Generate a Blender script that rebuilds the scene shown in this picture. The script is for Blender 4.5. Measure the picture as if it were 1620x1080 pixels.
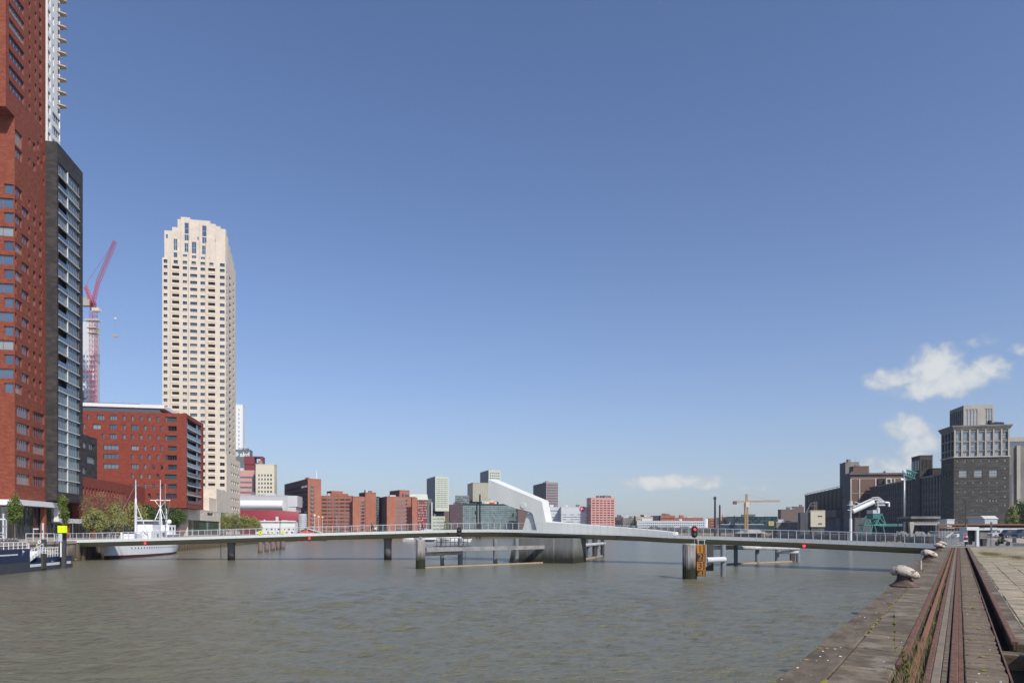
import bpy, bmesh, math, random
from mathutils import Vector, Matrix
from mathutils.geometry import tessellate_polygon
R = math.radians
random.seed(7)
sc = bpy.context.scene
for o in list(bpy.data.objects): bpy.data.objects.remove(o)
COL = sc.collection

# ------------------------------------------------------------ camera
F = 1080.0; UC = 810.0; VH = 839.0; EYE = 4.75; QZ = 3.1
cd = bpy.data.cameras.new('camera'); cam = bpy.data.objects.new('camera', cd); COL.objects.link(cam)
cam.location = (0, 0, EYE); cam.rotation_euler = (R(90), 0, 0)
cd.sensor_width = 36; cd.lens = 24; cd.shift_y = 299/1620.0; cd.clip_end = 20000; cd.clip_start = .1
sc.camera = cam
# ------------------------------------------------------------ world + sun
SUN_EL, SUN_AZ = 44.0, 145.0
w = bpy.data.worlds.new('World'); sc.world = w; w.use_nodes = True
nt = w.node_tree; nt.nodes.clear()
N = nt.nodes.new; LK = nt.links.new
wout = N('ShaderNodeOutputWorld'); bg = N('ShaderNodeBackground'); sky = N('ShaderNodeTexSky')
sky.sky_type = 'NISHITA'; sky.sun_disc = False; sky.sun_elevation = R(SUN_EL); sky.sun_rotation = R(SUN_AZ)
sky.altitude = 0; sky.air_density = 1.0; sky.dust_density = 1.0; sky.ozone_density = 3.0
SKS = .122; bg.inputs['Strength'].default_value = SKS
tint = N('ShaderNodeMix'); tint.data_type = 'RGBA'; tint.blend_type = 'MULTIPLY'; tint.inputs[0].default_value = 1
tint.inputs[7].default_value = (.95, .98, 1.15, 1)
LK(sky.outputs[0], tint.inputs[6])
def wm(op, a, b=None, c=None):
    n = N('ShaderNodeMath'); n.operation = op
    for i, x in enumerate((a, b, c)):
        if x is None: continue
        if isinstance(x, (int, float)): n.inputs[i].default_value = x
        else: LK(x, n.inputs[i])
    return n.outputs[0]
tc = N('ShaderNodeTexCoord'); sx = N('ShaderNodeSeparateXYZ'); LK(tc.outputs['Generated'], sx.inputs[0])
az = wm('ARCTAN2', sx.outputs[0], sx.outputs[1]); el = wm('ARCSINE', sx.outputs[2])
hz_ = N('ShaderNodeMix'); hz_.data_type = 'RGBA'; LK(tint.outputs[2], hz_.inputs[6]); hz_.inputs[7].default_value = (.47/SKS, .52/SKS, .585/SKS, 1)
hf = wm('MULTIPLY', wm('POWER', 2.71828, wm('MULTIPLY', wm('MAXIMUM', el, 0), -1/R(9))), .6); LK(hf, hz_.inputs[0]); LK(hz_.outputs[2], bg.inputs['Color'])
no = N('ShaderNodeTexNoise'); no.inputs['Scale'].default_value = 34; no.inputs['Detail'].default_value = 9
no.inputs['Roughness'].default_value = .62; no.inputs['Distortion'].default_value = .25
no2 = N('ShaderNodeTexNoise'); no2.inputs['Scale'].default_value = 9; no2.inputs['Detail'].default_value = 5
LK(tc.outputs['Generated'], no.inputs['Vector']); LK(tc.outputs['Generated'], no2.inputs['Vector'])
mask = None
def amul(x, k): return wm('MULTIPLY', x, k)
# clouds: azimuth, elevation, half widths in degrees and opacity
CL = [(1415,600,58,20,1.),(1478,588,62,42,1.1),(1556,588,48,30,1.05),(1490,610,105,24,1.),(1434,680,46,28,.95),(1446,712,36,34,.95),(1405,738,54,20,.85),(1470,700,26,24,.8),
      (1060,763,110,15,.95),(1120,768,60,9,.8),(975,757,26,7,.5),(1175,772,46,8,.45),(1556,540,32,11,.5),(1608,552,22,10,.5),(664,772,17,13,.5),(722,776,20,13,.5)]
EX = [(-55,7,9,2.2,.7),(62,12,8,2.5,.8),(80,5,14,2,.8),(110,9,10,3,.8),(150,6,16,2.5,.8),(-100,8,13,3,.8),(-140,5,12,2,.8),(-175,10,9,2.6,.7)]
items = []
for (u, v, ru, rv, op) in CL:
    a0 = math.atan2(u-UC, F); d = math.hypot(u-UC, F); e0 = math.atan2(VH-v, d)
    items.append((a0, e0, ru*F/(d*d), rv/d, op))
for (a, e, ra, re, op) in EX: items.append((R(a), R(e), R(ra), R(re), op))
for (a0, e0, ra, re, op) in items:
    p = wm('POWER', amul(wm('SUBTRACT', az, a0), 1/ra), 2); q = wm('POWER', amul(wm('SUBTRACT', el, e0), 1/re), 2)
    m = amul(wm('MAXIMUM', wm('SUBTRACT', 1.1, wm('ADD', p, q)), -1.2), op)
    mask = m if mask is None else wm('MAXIMUM', mask, m)
dens = wm('ADD', mask, amul(wm('SUBTRACT', no.outputs['Fac'], .50), 3.0))
mr = N('ShaderNodeMapRange'); mr.interpolation_type = 'SMOOTHSTEP'; LK(dens, mr.inputs[0])
mr.inputs[1].default_value = 0.0; mr.inputs[2].default_value = 1.0; mr.inputs[3].default_value = 0; mr.inputs[4].default_value = .88
bg2 = N('ShaderNodeBackground'); cr = N('ShaderNodeMix'); cr.data_type = 'RGBA'
cr.inputs[6].default_value = (.47, .54, .62, 1); cr.inputs[7].default_value = (.80, .82, .82, 1)
LK(wm('MINIMUM', wm('MAXIMUM', amul(dens, .8), 0), 1), cr.inputs[0]); LK(cr.outputs[2], bg2.inputs['Color']); bg2.inputs['Strength'].default_value = .95
ms = N('ShaderNodeMixShader'); LK(mr.outputs[0], ms.inputs[0]); LK(bg.outputs[0], ms.inputs[1]); LK(bg2.outputs[0], ms.inputs[2])
LK(ms.outputs[0], wout.inputs[0])
sd = bpy.data.lights.new('sun', 'SUN'); sun = bpy.data.objects.new('sun', sd); COL.objects.link(sun)
sd.energy = 4.4; sd.angle = R(.53); sd.color = (1, .935, .835)
sdir = Vector((math.sin(R(SUN_AZ))*math.cos(R(SUN_EL)), math.cos(R(SUN_AZ))*math.cos(R(SUN_EL)), math.sin(R(SUN_EL))))
sun.rotation_euler = sdir.to_track_quat('Z', 'Y').to_euler(); sun.location = (40, -40, 80)
vs = sc.view_settings; vs.view_transform = 'Standard'; vs.look = 'None'; vs.gamma = 1; vs.exposure = 0; vs.use_curve_mapping = False

# ------------------------------------------------------------ materials
MATS = {}
HAZE = 0.00010
def mat(name, col, rough=.8, var=.12, scale=1.0, bump=0.0, metal=0.0, spec=.5, col2=None, stretch=(1, 1, 1), detail=6, emit=None, thresh=None, orand=0.0):
    """procedural: base colour moved by two noises, optional second colour in blotches, optional bump"""
    m = bpy.data.materials.new(name); m.use_nodes = True; t = m.node_tree; n = t.nodes; l = t.links
    b = n['Principled BSDF']; b.inputs['Roughness'].default_value = rough; b.inputs['Metallic'].default_value = metal
    b.inputs['Specular IOR Level'].default_value = spec
    tcn = n.new('ShaderNodeTexCoord'); mp = n.new('ShaderNodeMapping'); l.new(tcn.outputs['Object'], mp.inputs[0]); mp.inputs['Scale'].default_value = stretch
    nz = n.new('ShaderNodeTexNoise'); nz.inputs['Scale'].default_value = scale; nz.inputs['Detail'].default_value = detail; nz.inputs['Roughness'].default_value = .65
    l.new(mp.outputs[0], nz.inputs['Vector'])
    rp = n.new('ShaderNodeMapRange'); rp.inputs[1].default_value = .3; rp.inputs[2].default_value = .7; rp.inputs[3].default_value = 1-var; rp.inputs[4].default_value = 1+var
    l.new(nz.outputs['Fac'], rp.inputs[0])
    base = n.new('ShaderNodeMix'); base.data_type = 'RGBA'; base.inputs[6].default_value = (*col, 1); base.inputs[7].default_value = (*(col2 or col), 1); base.inputs[0].default_value = 0
    if col2:
        nb = n.new('ShaderNodeTexNoise'); nb.inputs['Scale'].default_value = scale*.37; nb.inputs['Detail'].default_value = 8; nb.inputs['Roughness'].default_value = .6
        l.new(mp.outputs[0], nb.inputs['Vector']); r2 = n.new('ShaderNodeMapRange'); a, c = thresh or (.45, .6)
        r2.inputs[1].default_value = a; r2.inputs[2].default_value = c; l.new(nb.outputs['Fac'], r2.inputs[0]); l.new(r2.outputs[0], base.inputs[0])
    if orand:
        oi = n.new('ShaderNodeObjectInfo'); r3 = n.new('ShaderNodeMapRange'); l.new(oi.outputs['Random'], r3.inputs[0]); r3.inputs[3].default_value = 1-orand; r3.inputs[4].default_value = 1+orand
        mm = n.new('ShaderNodeMath'); mm.operation = 'MULTIPLY'; l.new(rp.outputs[0], mm.inputs[0]); l.new(r3.outputs[0], mm.inputs[1]); rp = mm
    hs = n.new('ShaderNodeMix'); hs.data_type = 'RGBA'; hs.blend_type = 'MULTIPLY'; hs.inputs[0].default_value = 1
    l.new(base.outputs[2], hs.inputs[6]); l.new(rp.outputs[0], hs.inputs[7]); l.new(hs.outputs[2], b.inputs['Base Color'])
    if bump:
        bn = n.new('ShaderNodeBump'); bn.inputs['Strength'].default_value = bump; bn.inputs['Distance'].default_value = .05
        l.new(nz.outputs['Fac'], bn.inputs['Height']); l.new(bn.outputs[0], b.inputs['Normal'])
    if emit: b.inputs['Emission Color'].default_value = (*emit[0], 1); b.inputs['Emission Strength'].default_value = emit[1]
    MATS[name] = m; return m
def mossy(m, lo, hi, sc_, col, amt=.85, st=(1, 1, 1), rot=0, det=10):
    t = m.node_tree; n = t.nodes; l = t.links; b = n['Principled BSDF']; src = b.inputs['Base Color'].links[0].from_socket
    g = n.new('ShaderNodeNewGeometry'); mp = n.new('ShaderNodeMapping'); mp.inputs['Scale'].default_value = st; mp.inputs['Rotation'].default_value = (0, 0, rot); l.new(g.outputs['Position'], mp.inputs[0])
    nz = n.new('ShaderNodeTexNoise'); nz.inputs['Scale'].default_value = sc_; nz.inputs['Detail'].default_value = det; nz.inputs['Roughness'].default_value = .7; l.new(mp.outputs[0], nz.inputs['Vector'])
    r = n.new('ShaderNodeMapRange'); r.inputs[1].default_value = lo; r.inputs[2].default_value = hi; r.inputs[4].default_value = amt; l.new(nz.outputs['Fac'], r.inputs[0])
    mx = n.new('ShaderNodeMix'); mx.data_type = 'RGBA'; l.new(r.outputs[0], mx.inputs[0]); l.new(src, mx.inputs[6]); mx.inputs[7].default_value = (*col, 1); l.new(mx.outputs[2], b.inputs['Base Color'])
def algae(m, z0, z1, col, world=True):
    """tide stain: below z1 the colour goes over to wet algae, with a ragged edge"""
    t = m.node_tree; n = t.nodes; l = t.links; b = n['Principled BSDF']
    src = b.inputs['Base Color'].links[0].from_socket
    g = n.new('ShaderNodeNewGeometry'); s = n.new('ShaderNodeSeparateXYZ'); l.new(g.outputs['Position'], s.inputs[0])
    nz = n.new('ShaderNodeTexNoise'); nz.inputs['Scale'].default_value = 1.2; nz.inputs['Detail'].default_value = 6
    mp = n.new('ShaderNodeMapping'); mp.inputs['Scale'].default_value = (1.6, 1.6, .5); l.new(g.outputs['Position'], mp.inputs[0]); l.new(mp.outputs[0], nz.inputs['Vector'])
    ad = n.new('ShaderNodeMath'); ad.operation = 'MULTIPLY_ADD'; l.new(nz.outputs['Fac'], ad.inputs[0]); ad.inputs[1].default_value = 1.4; l.new(s.outputs[2], ad.inputs[2])
    r = n.new('ShaderNodeMapRange'); l.new(ad.outputs[0], r.inputs[0]); r.inputs[1].default_value = z0+.7; r.inputs[2].default_value = z1+.7; r.inputs[3].default_value = 1; r.inputs[4].default_value = 0
    mx = n.new('ShaderNodeMix'); mx.data_type = 'RGBA'; l.new(r.outputs[0], mx.inputs[0]); l.new(src, mx.inputs[6]); mx.inputs[7].default_value = (*col, 1)
    l.new(mx.outputs[2], b.inputs['Base Color'])
M = MATS
mat('red_brick', (.20, .042, .022), .85, .28, 2.2, .4, stretch=(1, 1, 2.6), col2=(.255, .072, .036), detail=10, thresh=(.42, .62))
mat('red_brick2', (.205, .036, .021), .85, .22, 1.6, .3, stretch=(1, 1, 2.6), col2=(.235, .052, .030), detail=10)
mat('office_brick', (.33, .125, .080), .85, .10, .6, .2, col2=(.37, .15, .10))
mat('dark_brick', (.025, .022, .024), .75, .25, 1.2, .4, col2=(.055, .047, .045), stretch=(1, 1, 2.5))
mat('beige_stone', (.62, .55, .455), .8, .10, .5, .15, col2=(.67, .585, .485), detail=10)
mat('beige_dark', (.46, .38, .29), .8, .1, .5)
mat('white_paint', (.74, .75, .75), .45, .04, .8)
mat('white_panel', (.68, .71, .72), .4, .05, .4)
mat('cream_paint', (.62, .57, .45), .7, .08, .8)
mat('grey_white', (.55, .58, .60), .5, .05, .4)
mat('silver', (.52, .53, .55), .5, .06, .15, metal=.15)
mat('maroon', (.24, .018, .034), .55, .06, .3)
mat('maroon2', (.20, .035, .045), .6, .06, .3)
mat('pink', (.58, .30, .27), .8, .06, .5)
mat('purple_and_shaded_brick', (.095, .058, .070), .8, .12, .5)  # purple brick; on the red offices' left walls, shade put into the colour
mat('green_white', (.50, .54, .45), .6, .06, .5)
mat('green_grey', (.13, .155, .165), .6, .06, .4)  # also on the pale green towers' left walls, their shade in the colour
mat('gold_panel', (.36, .35, .27), .5, .08, .4)
mat('mauve_panel', (.30, .25, .26), .6, .1, .5)
mat('navy_panel', (.035, .035, .055), .6, .1, .5)  # also on the mauve tower's left wall, its shade put into the colour
mat('teal_dark', (.03, .055, .06), .25, .1, .5)
mat('sand', (.34, .30, .25), .95, .12, .8)
mat('silo_concrete', (.17, .165, .155), .85, .2, .5, .3, col2=(.25, .235, .21), stretch=(1, 1, .3))
mat('silo_dark', (.085, .09, .10), .85, .2, .5, .3, col2=(.13, .13, .135), stretch=(1, 1, .3))  # darker, bluer concrete; on left silo faces the shade is in this colour
mat('silo_brick', (.050, .047, .042), .85, .3, 1.4, .3, col2=(.085, .078, .070), stretch=(.5, .5, 2.5))
mat('brown_brick', (.15, .09, .07), .85, .12, .7, .2)
mat('brown_dull', (.14, .105, .09), .85, .12, .5)
mat('light_concrete', (.40, .37, .32), .85, .12, .7, .2, stretch=(1, 1, .4))
mat('bridge_white', (.66, .68, .655), .45, .05, .6, stretch=(1, 1, .4))
mat('pylon_white', (.69, .71, .68), .5, .04, .6, stretch=(1, 1, .25), col2=(.62, .635, .605), thresh=(.45, .75), detail=9)
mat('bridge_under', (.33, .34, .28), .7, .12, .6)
mat('deck_asphalt', (.16, .16, .16), .9, .1, 3)
mat('steel_grey', (.33, .34, .36), .45, .1, 2, metal=.5)
mat('pale_steel', (.58, .60, .60), .45, .08, 2, metal=.2)
mat('dark_steel', (.035, .037, .04), .5, .15, 2)
mat('pipe_grey', (.20, .22, .235), .55, .15, 2, col2=(.15, .16, .17))
mat('pipe_light', (.48, .50, .50), .5, .12, 2, col2=(.36, .37, .36))
mat('pile_white', (.44, .41, .39), .8, .2, 3, .3, col2=(.20, .18, .185), stretch=(3, 3, .25), thresh=(.4, .65))
algae(M['pile_white'], 1.0, 2.3, (.018, .022, .008))
mat('pile_dark', (.05, .048, .05), .8, .2, 2, .3)
mat('pile_pink', (.20, .14, .13), .85, .2, 2, .3, stretch=(2, 2, .4)); algae(M['pile_pink'], 0, .9, (.05, .045, .025))
mat('pier_concrete', (.17, .175, .17), .85, .2, .8, .3, stretch=(1, 1, .3)); algae(M['pier_concrete'], .6, 2.3, (.02, .02, .014))
mat('pier_dark', (.16, .165, .155), .85, .15, 1, .3, stretch=(1, 1, .4)); algae(M['pier_dark'], .2, 1.2, (.02, .02, .012))
mat('wet_timber', (.36, .27, .18), .8, .25, 3, .3)
mat('quay_stone', (.20, .17, .145), .9, .25, 1.2, .5, col2=(.30, .26, .21), stretch=(1, 1, .5)); algae(M['quay_stone'], .3, 2.3, (.095, .065, .022))
mat('orange', (.44, .165, .012), .65, .15, 6, col2=(.33, .12, .012))
mat('black', (.012, .012, .013), .5, .1, 4)
mat('gauge_black', (.02, .018, .014), .7, .2, 8, col2=(.06, .035, .012))
mat('lime_sign', (.70, .95, .0), .5, .02, 3, emit=((.55, .9, 0), .25))  # slight glow added to the marker board, which is no lamp
mat('yellow_sign', (.75, .80, .02), .5, .03, 3)
mat('boat_blue', (.012, .024, .075), .35, .1, 1)
mat('boat_grey', (.055, .058, .07), .6, .15, 1)
mat('boot_red', (.07, .02, .02), .6, .1, 1)
mat('ship_white', (.84, .85, .88), .35, .04, 1.2)
mat('orange_red', (.62, .07, .015), .5, .05, 2)
mat('crane_red', (.50, .035, .06), .5, .08, 2)
mat('crane_yellow', (.55, .38, .20), .5, .08, 2)
mat('crane_green', (.08, .27, .25), .6, .12, 2)
mat('teal_paint', (.04, .15, .15), .6, .12, 2)
mat('rust', (.12, .060, .037), .85, .22, 5, .4, col2=(.15, .085, .06), stretch=(1, 1, 1))
mat('rust_head', (.165, .078, .046), .75, .3, 12, .5, col2=(.095, .050, .034), detail=10)
mat('rust_orange', (.21, .095, .05), .8, .2, 5, .3)
mat('asphalt', (.075, .078, .08), .9, .12, 1.2, .2)
mat('skin', (.45, .28, .2), .6, .05, 5)
mat('cloth_red', (.45, .02, .02), .8, .1, 6)
mat('cloth_dark', (.02, .02, .025), .8, .1, 6)
mat('cloth_white', (.7, .7, .7), .8, .1, 6)
mat('cloth_blue', (.05, .09, .2), .8, .1, 6)
mat('tyre', (.015, .015, .015), .8, .1, 6)
mat('green_paint', (.05, .10, .015), .4, .1, 6)
mat('lamp_red', (.8, .02, .02), .4, 0, 3, emit=((1, .03, .05), 2.2))
mat('bark', (.12, .095, .07), .9, .2, 3, .4)
mat('leaf_green', (.095, .14, .016), .7, .3, 1.2, col2=(.14, .18, .025))
mat('leaf_dark', (.045, .075, .018), .7, .3, 1.2, col2=(.08, .12, .025))
mat('leaf_bud', (.25, .18, .10), .8, .3, 1.2, col2=(.20, .19, .07))
mat('leaf_olive', (.20, .22, .055), .8, .3, 1.2, col2=(.26, .26, .085))
mat('grass_blade', (.12, .125, .03), .8, .3, 4, col2=(.24, .17, .085))
mat('weed', (.12, .15, .03), .8, .3, 6, col2=(.26, .22, .07))
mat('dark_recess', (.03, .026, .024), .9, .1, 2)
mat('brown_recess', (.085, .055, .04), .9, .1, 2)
mat('frame_dark', (.05, .06, .07), .5, .05, 2)
mat('frame_pink', (.30, .13, .10), .5, .05, 2)
mat('frame_white', (.58, .60, .60), .5, .05, 2)
mat('frame_blue', (.20, .25, .30), .5, .05, 2)
mat('terracotta', (.24, .075, .03), .8, .1, 2)
def glass(name, col, rough=.06, spec=.9, var=.35, scale=.25):
    m = mat(name, col, rough, var, scale, 0, 0, spec); m.node_tree.nodes['Principled BSDF'].inputs['IOR'].default_value = 2.1; return m
glass('glass_a', (.020, .042, .075)); glass('glass_b', (.045, .075, .11)); glass('glass_c', (.22, .25, .25), .3); glass('glass_d', (.010, .014, .018))
glass('glass_teal', (.07, .115, .12)); glass('glass_teal2', (.17, .235, .235), .25, .5); glass('glass_green', (.015, .075, .055), .15, .5)
glass('glass_curtain', (.38, .37, .34), .4, .5)

# ------------------------------------------------------------ mesh helpers
class MB:
    def __init__(s): s.v = []; s.f = []; s.m = []
    def quad(s, pts, m=0):
        i = len(s.v); s.v += [tuple(p) for p in pts]; s.f.append(tuple(range(i, i+len(pts)))); s.m.append(m)
    def box(s, x0, x1, y0, y1, z0, z1, m=0):
        i = len(s.v)
        s.v += [(x0, y0, z0), (x1, y0, z0), (x1, y1, z0), (x0, y1, z0), (x0, y0, z1), (x1, y0, z1), (x1, y1, z1), (x0, y1, z1)]
        for f in ((0, 3, 2, 1), (4, 5, 6, 7), (0, 1, 5, 4), (1, 2, 6, 5), (2, 3, 7, 6), (3, 0, 4, 7)): s.f.append(tuple(i+k for k in f)); s.m.append(m)
    def prism(s, poly, z0, z1, m=0, cap=True):
        n = len(poly); i = len(s.v)
        s.v += [(p[0], p[1], z0) for p in poly] + [(p[0], p[1], z1) for p in poly]
        for k in range(n): s.f.append((i+k, i+(k+1) % n, i+n+(k+1) % n, i+n+k)); s.m.append(m)
        if cap: s.f.append(tuple(i+n+k for k in range(n))); s.m.append(m); s.f.append(tuple(i+k for k in reversed(range(n)))); s.m.append(m)
    def loft(s, rings, m=0, closed=True, caps=True):
        n = len(rings[0]); base = len(s.v)
        for r in rings: s.v += [tuple(p) for p in r]
        for a in range(len(rings)-1):
            for k in range(n if closed else n-1):
                k2 = (k+1) % n; s.f.append((base+a*n+k, base+a*n+k2, base+(a+1)*n+k2, base+(a+1)*n+k)); s.m.append(m)
        if caps and closed:
            s.f.append(tuple(base+k for k in reversed(range(n)))); s.m.append(m)
            s.f.append(tuple(base+(len(rings)-1)*n+k for k in range(n))); s.m.append(m)
    def tube(s, a, b, r, n=8, m=0, r2=None, caps=True):
        a = Vector(a); b = Vector(b); d = (b-a).normalized(); r2 = r if r2 is None else r2
        up = Vector((0, 0, 1)) if abs(d.z) < .95 else Vector((1, 0, 0)); x = d.cross(up).normalized(); y = d.cross(x)
        s.loft([[a+(x*math.cos(2*math.pi*k/n)+y*math.sin(2*math.pi*k/n))*r for k in range(n)], [b+(x*math.cos(2*math.pi*k/n)+y*math.sin(2*math.pi*k/n))*r2 for k in range(n)]], m, True, caps)
    def path(s, pts, r, n=6, m=0):
        for a, b in zip(pts[:-1], pts[1:]): s.tube(a, b, r, n, m)
    def lathe(s, prof, n=16, m=0, c=(0, 0)):
        s.loft([[(c[0]+r*math.cos(2*math.pi*k/n), c[1]+r*math.sin(2*math.pi*k/n), z) for k in range(n)] for r, z in prof], m)
    def bar(s, a, b, wx, wz, m=0):
        """rectangular bar between points, wx horizontal width, wz other"""
        a = Vector(a); b = Vector(b); d = (b-a).normalized(); up = Vector((0, 0, 1)) if abs(d.z) < .95 else Vector((0, 1, 0))
        x = d.cross(up).normalized()*wx/2; y = x.cross(d).normalized()*wz/2
        s.loft([[p+x+y, p-x+y, p-x-y, p+x-y] for p in (a, b)], m)
def mesh(name, mb, mats, smooth=False):
    me = bpy.data.meshes.new(name); me.from_pydata(mb.v, [], mb.f)
    for x in (mats if isinstance(mats, (list, tuple)) else [mats]): me.materials.append(M[x] if isinstance(x, str) else x)
    if len(me.materials) > 1: me.polygons.foreach_set('material_index', mb.m)
    if smooth: me.polygons.foreach_set('use_smooth', [True]*len(me.polygons))
    me.update(); return me
def fixn(me):
    b = bmesh.new(); b.from_mesh(me); bmesh.ops.remove_doubles(b, verts=b.verts, dist=1e-5); bmesh.ops.recalc_face_normals(b, faces=b.faces); b.to_mesh(me); b.free()
def tag(o, label=None, cat=None, group=None, kind=None):
    if label: o['label'] = label
    if cat: o['category'] = cat
    if group: o['group'] = group
    if kind: o['kind'] = kind
    return o
def obj(name, mb, mats, parent=None, smooth=False, loc=None, rz=0, norm=True):
    me = mb if isinstance(mb, bpy.types.Mesh) else mesh(name, mb, mats, smooth)
    if norm and not isinstance(mb, bpy.types.Mesh): fixn(me)
    o = bpy.data.objects.new(name, me); COL.objects.link(o)
    if parent: o.parent = parent
    if loc: o.location = loc
    o.rotation_euler.z = rz
    return o
def thing(name, label, cat, loc=(0, 0, 0), rz=0, group=None):
    o = bpy.data.objects.new(name, None); COL.objects.link(o); o.location = loc; o.rotation_euler.z = rz
    o.empty_display_size = .5
    return tag(o, label, cat, group)
def struct(name, mb, mats, parent=None):
    o = obj(name, mb, mats, parent)
    if not parent: o['kind'] = 'structure'
    return o
def dup(root, loc, rz=None, label=None):
    r = root.copy(); COL.objects.link(r); r.location = loc
    if rz is not None: r.rotation_euler.z = rz
    if label: r['label'] = label
    for ch in root.children:
        c = ch.copy(); COL.objects.link(c); c.parent = r
        for g in ch.children:
            d = g.copy(); COL.objects.link(d); d.parent = c
    return r
def at(u, v, D): return Vector(((u-UC)*D/F, D, EYE-(v-VH)*D/F))
def gx(u, D): return (u-UC)*D/F
def hz(v, D): return EYE-(v-VH)*D/F
def along(u, P, d):
    """distance along direction d from ground point P until the vertical at pixel column u"""
    q = u-UC; return (F*P[0]-q*P[1])/(q*d[1]-F*d[0])

# ------------------------------------------------------------ facades
WC = {}
def winmesh(w_, h_, nv, nh, fr, gl, fw):
    k = (round(w_, 2), round(h_, 2), nv, nh, fr, gl, fw)
    if k in WC: return WC[k]
    mb = MB(); g = MB()
    mb.quad([(0, 0, 0), (w_, 0, 0), (w_, 0, h_), (0, 0, h_)], 1)
    d = -.07
    mb.box(0, fw, d, -.002, 0, h_); mb.box(w_-fw, w_, d, -.002, 0, h_); mb.box(fw, w_-fw, d, -.002, 0, fw); mb.box(fw, w_-fw, d, -.002, h_-fw, h_)
    for i in range(1, nv): x = w_*i/nv; mb.box(x-fw/2, x+fw/2, d+.01, -.002, fw, h_-fw)
    for i in range(1, nh): z = h_*i/nh; mb.box(fw, w_-fw, d+.02, -.004, z-fw/2, z+fw/2)
    me = mesh('window', mb, [fr, gl]); WC[k] = me; return me
CNT = {}
def facade(parent, o, ang, L, z0, z1, wins, wallmat, dep=.25, fr='frame_dark', gls=('glass_a', 'glass_a', 'glass_b', 'glass_d'), fw=.08, name='window', limit=300, revmat=None):
    """wall with real openings and a window set in each. wins: (x0,x1,za,zb[,nv[,nh[,gl]]])"""
    a = R(ang); ux = (math.cos(a), math.sin(a)); inn = (-math.sin(a), math.cos(a))
    P = lambda x, z, d=0: (o[0]+ux[0]*x+inn[0]*d, o[1]+ux[1]*x+inn[1]*d, z)
    mb = MB(); zs = sorted({z0, z1, *[round(q[2], 3) for q in wins], *[round(q[3], 3) for q in wins]})
    zs = [z for z in zs if z0 <= z <= z1]
    for za, zb in zip(zs[:-1], zs[1:]):
        zm = (za+zb)/2; hs = sorted((q[0], q[1]) for q in wins if q[2] < zm < q[3]); x = 0
        for h0, h1 in hs:
            if h0 > x+1e-4: mb.quad([P(x, za), P(h0, za), P(h0, zb), P(x, zb)])
            x = max(x, h1)
        if x < L-1e-4: mb.quad([P(x, za), P(L, za), P(L, zb), P(x, zb)])
    for q in wins:
        x0, x1, za, zb = q[:4]
        for A, B in (((x0, za), (x1, za)), ((x1, za), (x1, zb)), ((x1, zb), (x0, zb)), ((x0, zb), (x0, za))):
            mb.quad([P(*A), P(*B), P(*B, dep), P(*A, dep)], 1)
    wo = obj('wall', mb, [wallmat, revmat or wallmat], parent, norm=False)
    extra = MB()
    for q in wins:
        x0, x1, za, zb = q[:4]; nv = q[4] if len(q) > 4 else 1; nh = q[5] if len(q) > 5 else 1; gl = q[6] if len(q) > 6 and q[6] else random.choice(gls)
        key = (parent.name, name); CNT[key] = CNT.get(key, 0)+1
        if CNT[key] > limit:
            extra.quad([P(x0, za, dep-.01), P(x1, za, dep-.01), P(x1, zb, dep-.01), P(x0, zb, dep-.01)]); continue
        wo_ = bpy.data.objects.new(name, winmesh(x1-x0, zb-za, nv, nh, fr, gl, fw)); COL.objects.link(wo_); wo_.parent = parent
        wo_.location = P(x0, za, dep); wo_.rotation_euler.z = a
    if extra.f: tag(obj('window', extra, [gls[0]], parent, norm=False), kind='stuff')
    return wo
def plain(parent, o, ang, L, z0, z1, m):
    a = R(ang); mb = MB(); p = (o[0]+math.cos(a)*L, o[1]+math.sin(a)*L)
    mb.quad([(*o, z0), (*p, z0), (*p, z1), (*o, z1)]); return obj('wall', mb, m, parent, norm=False)
def roofbox(parent, x0, x1, y0, y1, z, m, rim=.35, rimm=None, th=.35):
    mb = MB(); mb.box(x0+.02, x1-.02, y0+.02, y1-.02, z-.5, z-.004); obj('roof', mb, m, parent)
    if rim:
        mb = MB(); e = .04; t = .3
        mb.box(x0-e, x1+e, y0-e, y0+t, z+.002, z+rim); mb.box(x0-e, x1+e, y1-t, y1+e, z+.002, z+rim); mb.box(x0-e, x0+t, y0+t, y1-t, z+.002, z+rim); mb.box(x1-t, x1+e, y0+t, y1-t, z+.002, z+rim)
        obj('parapet', mb, rimm or m, parent)
def grid(n, x0, x1, frac, rows, nv=1, nh=1):
    """n evenly spaced openings between x0 and x1, for each (za,zb) of rows"""
    out = []; p = (x1-x0)/n
    for za, zb in rows:
        for i in range(n): c = x0+p*(i+.5); out.append((c-p*frac/2, c+p*frac/2, za, zb, nv, nh))
    return out

mat('beam_grey', (.27, .26, .255), .8, .2, 2, .2, col2=(.20, .19, .18))

mat('van_blue', (.035, .05, .085), .4, .1, 3)
mat('dull_yellow', (.50, .50, .16), .6, .05, 3)
mat('lantern_yellow', (.62, .42, .08), .6, .05, 3)
WR = .21; WB = (.25, .2, .3, .08); WC_ = (.128, .124, .082); WS = .20

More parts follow.
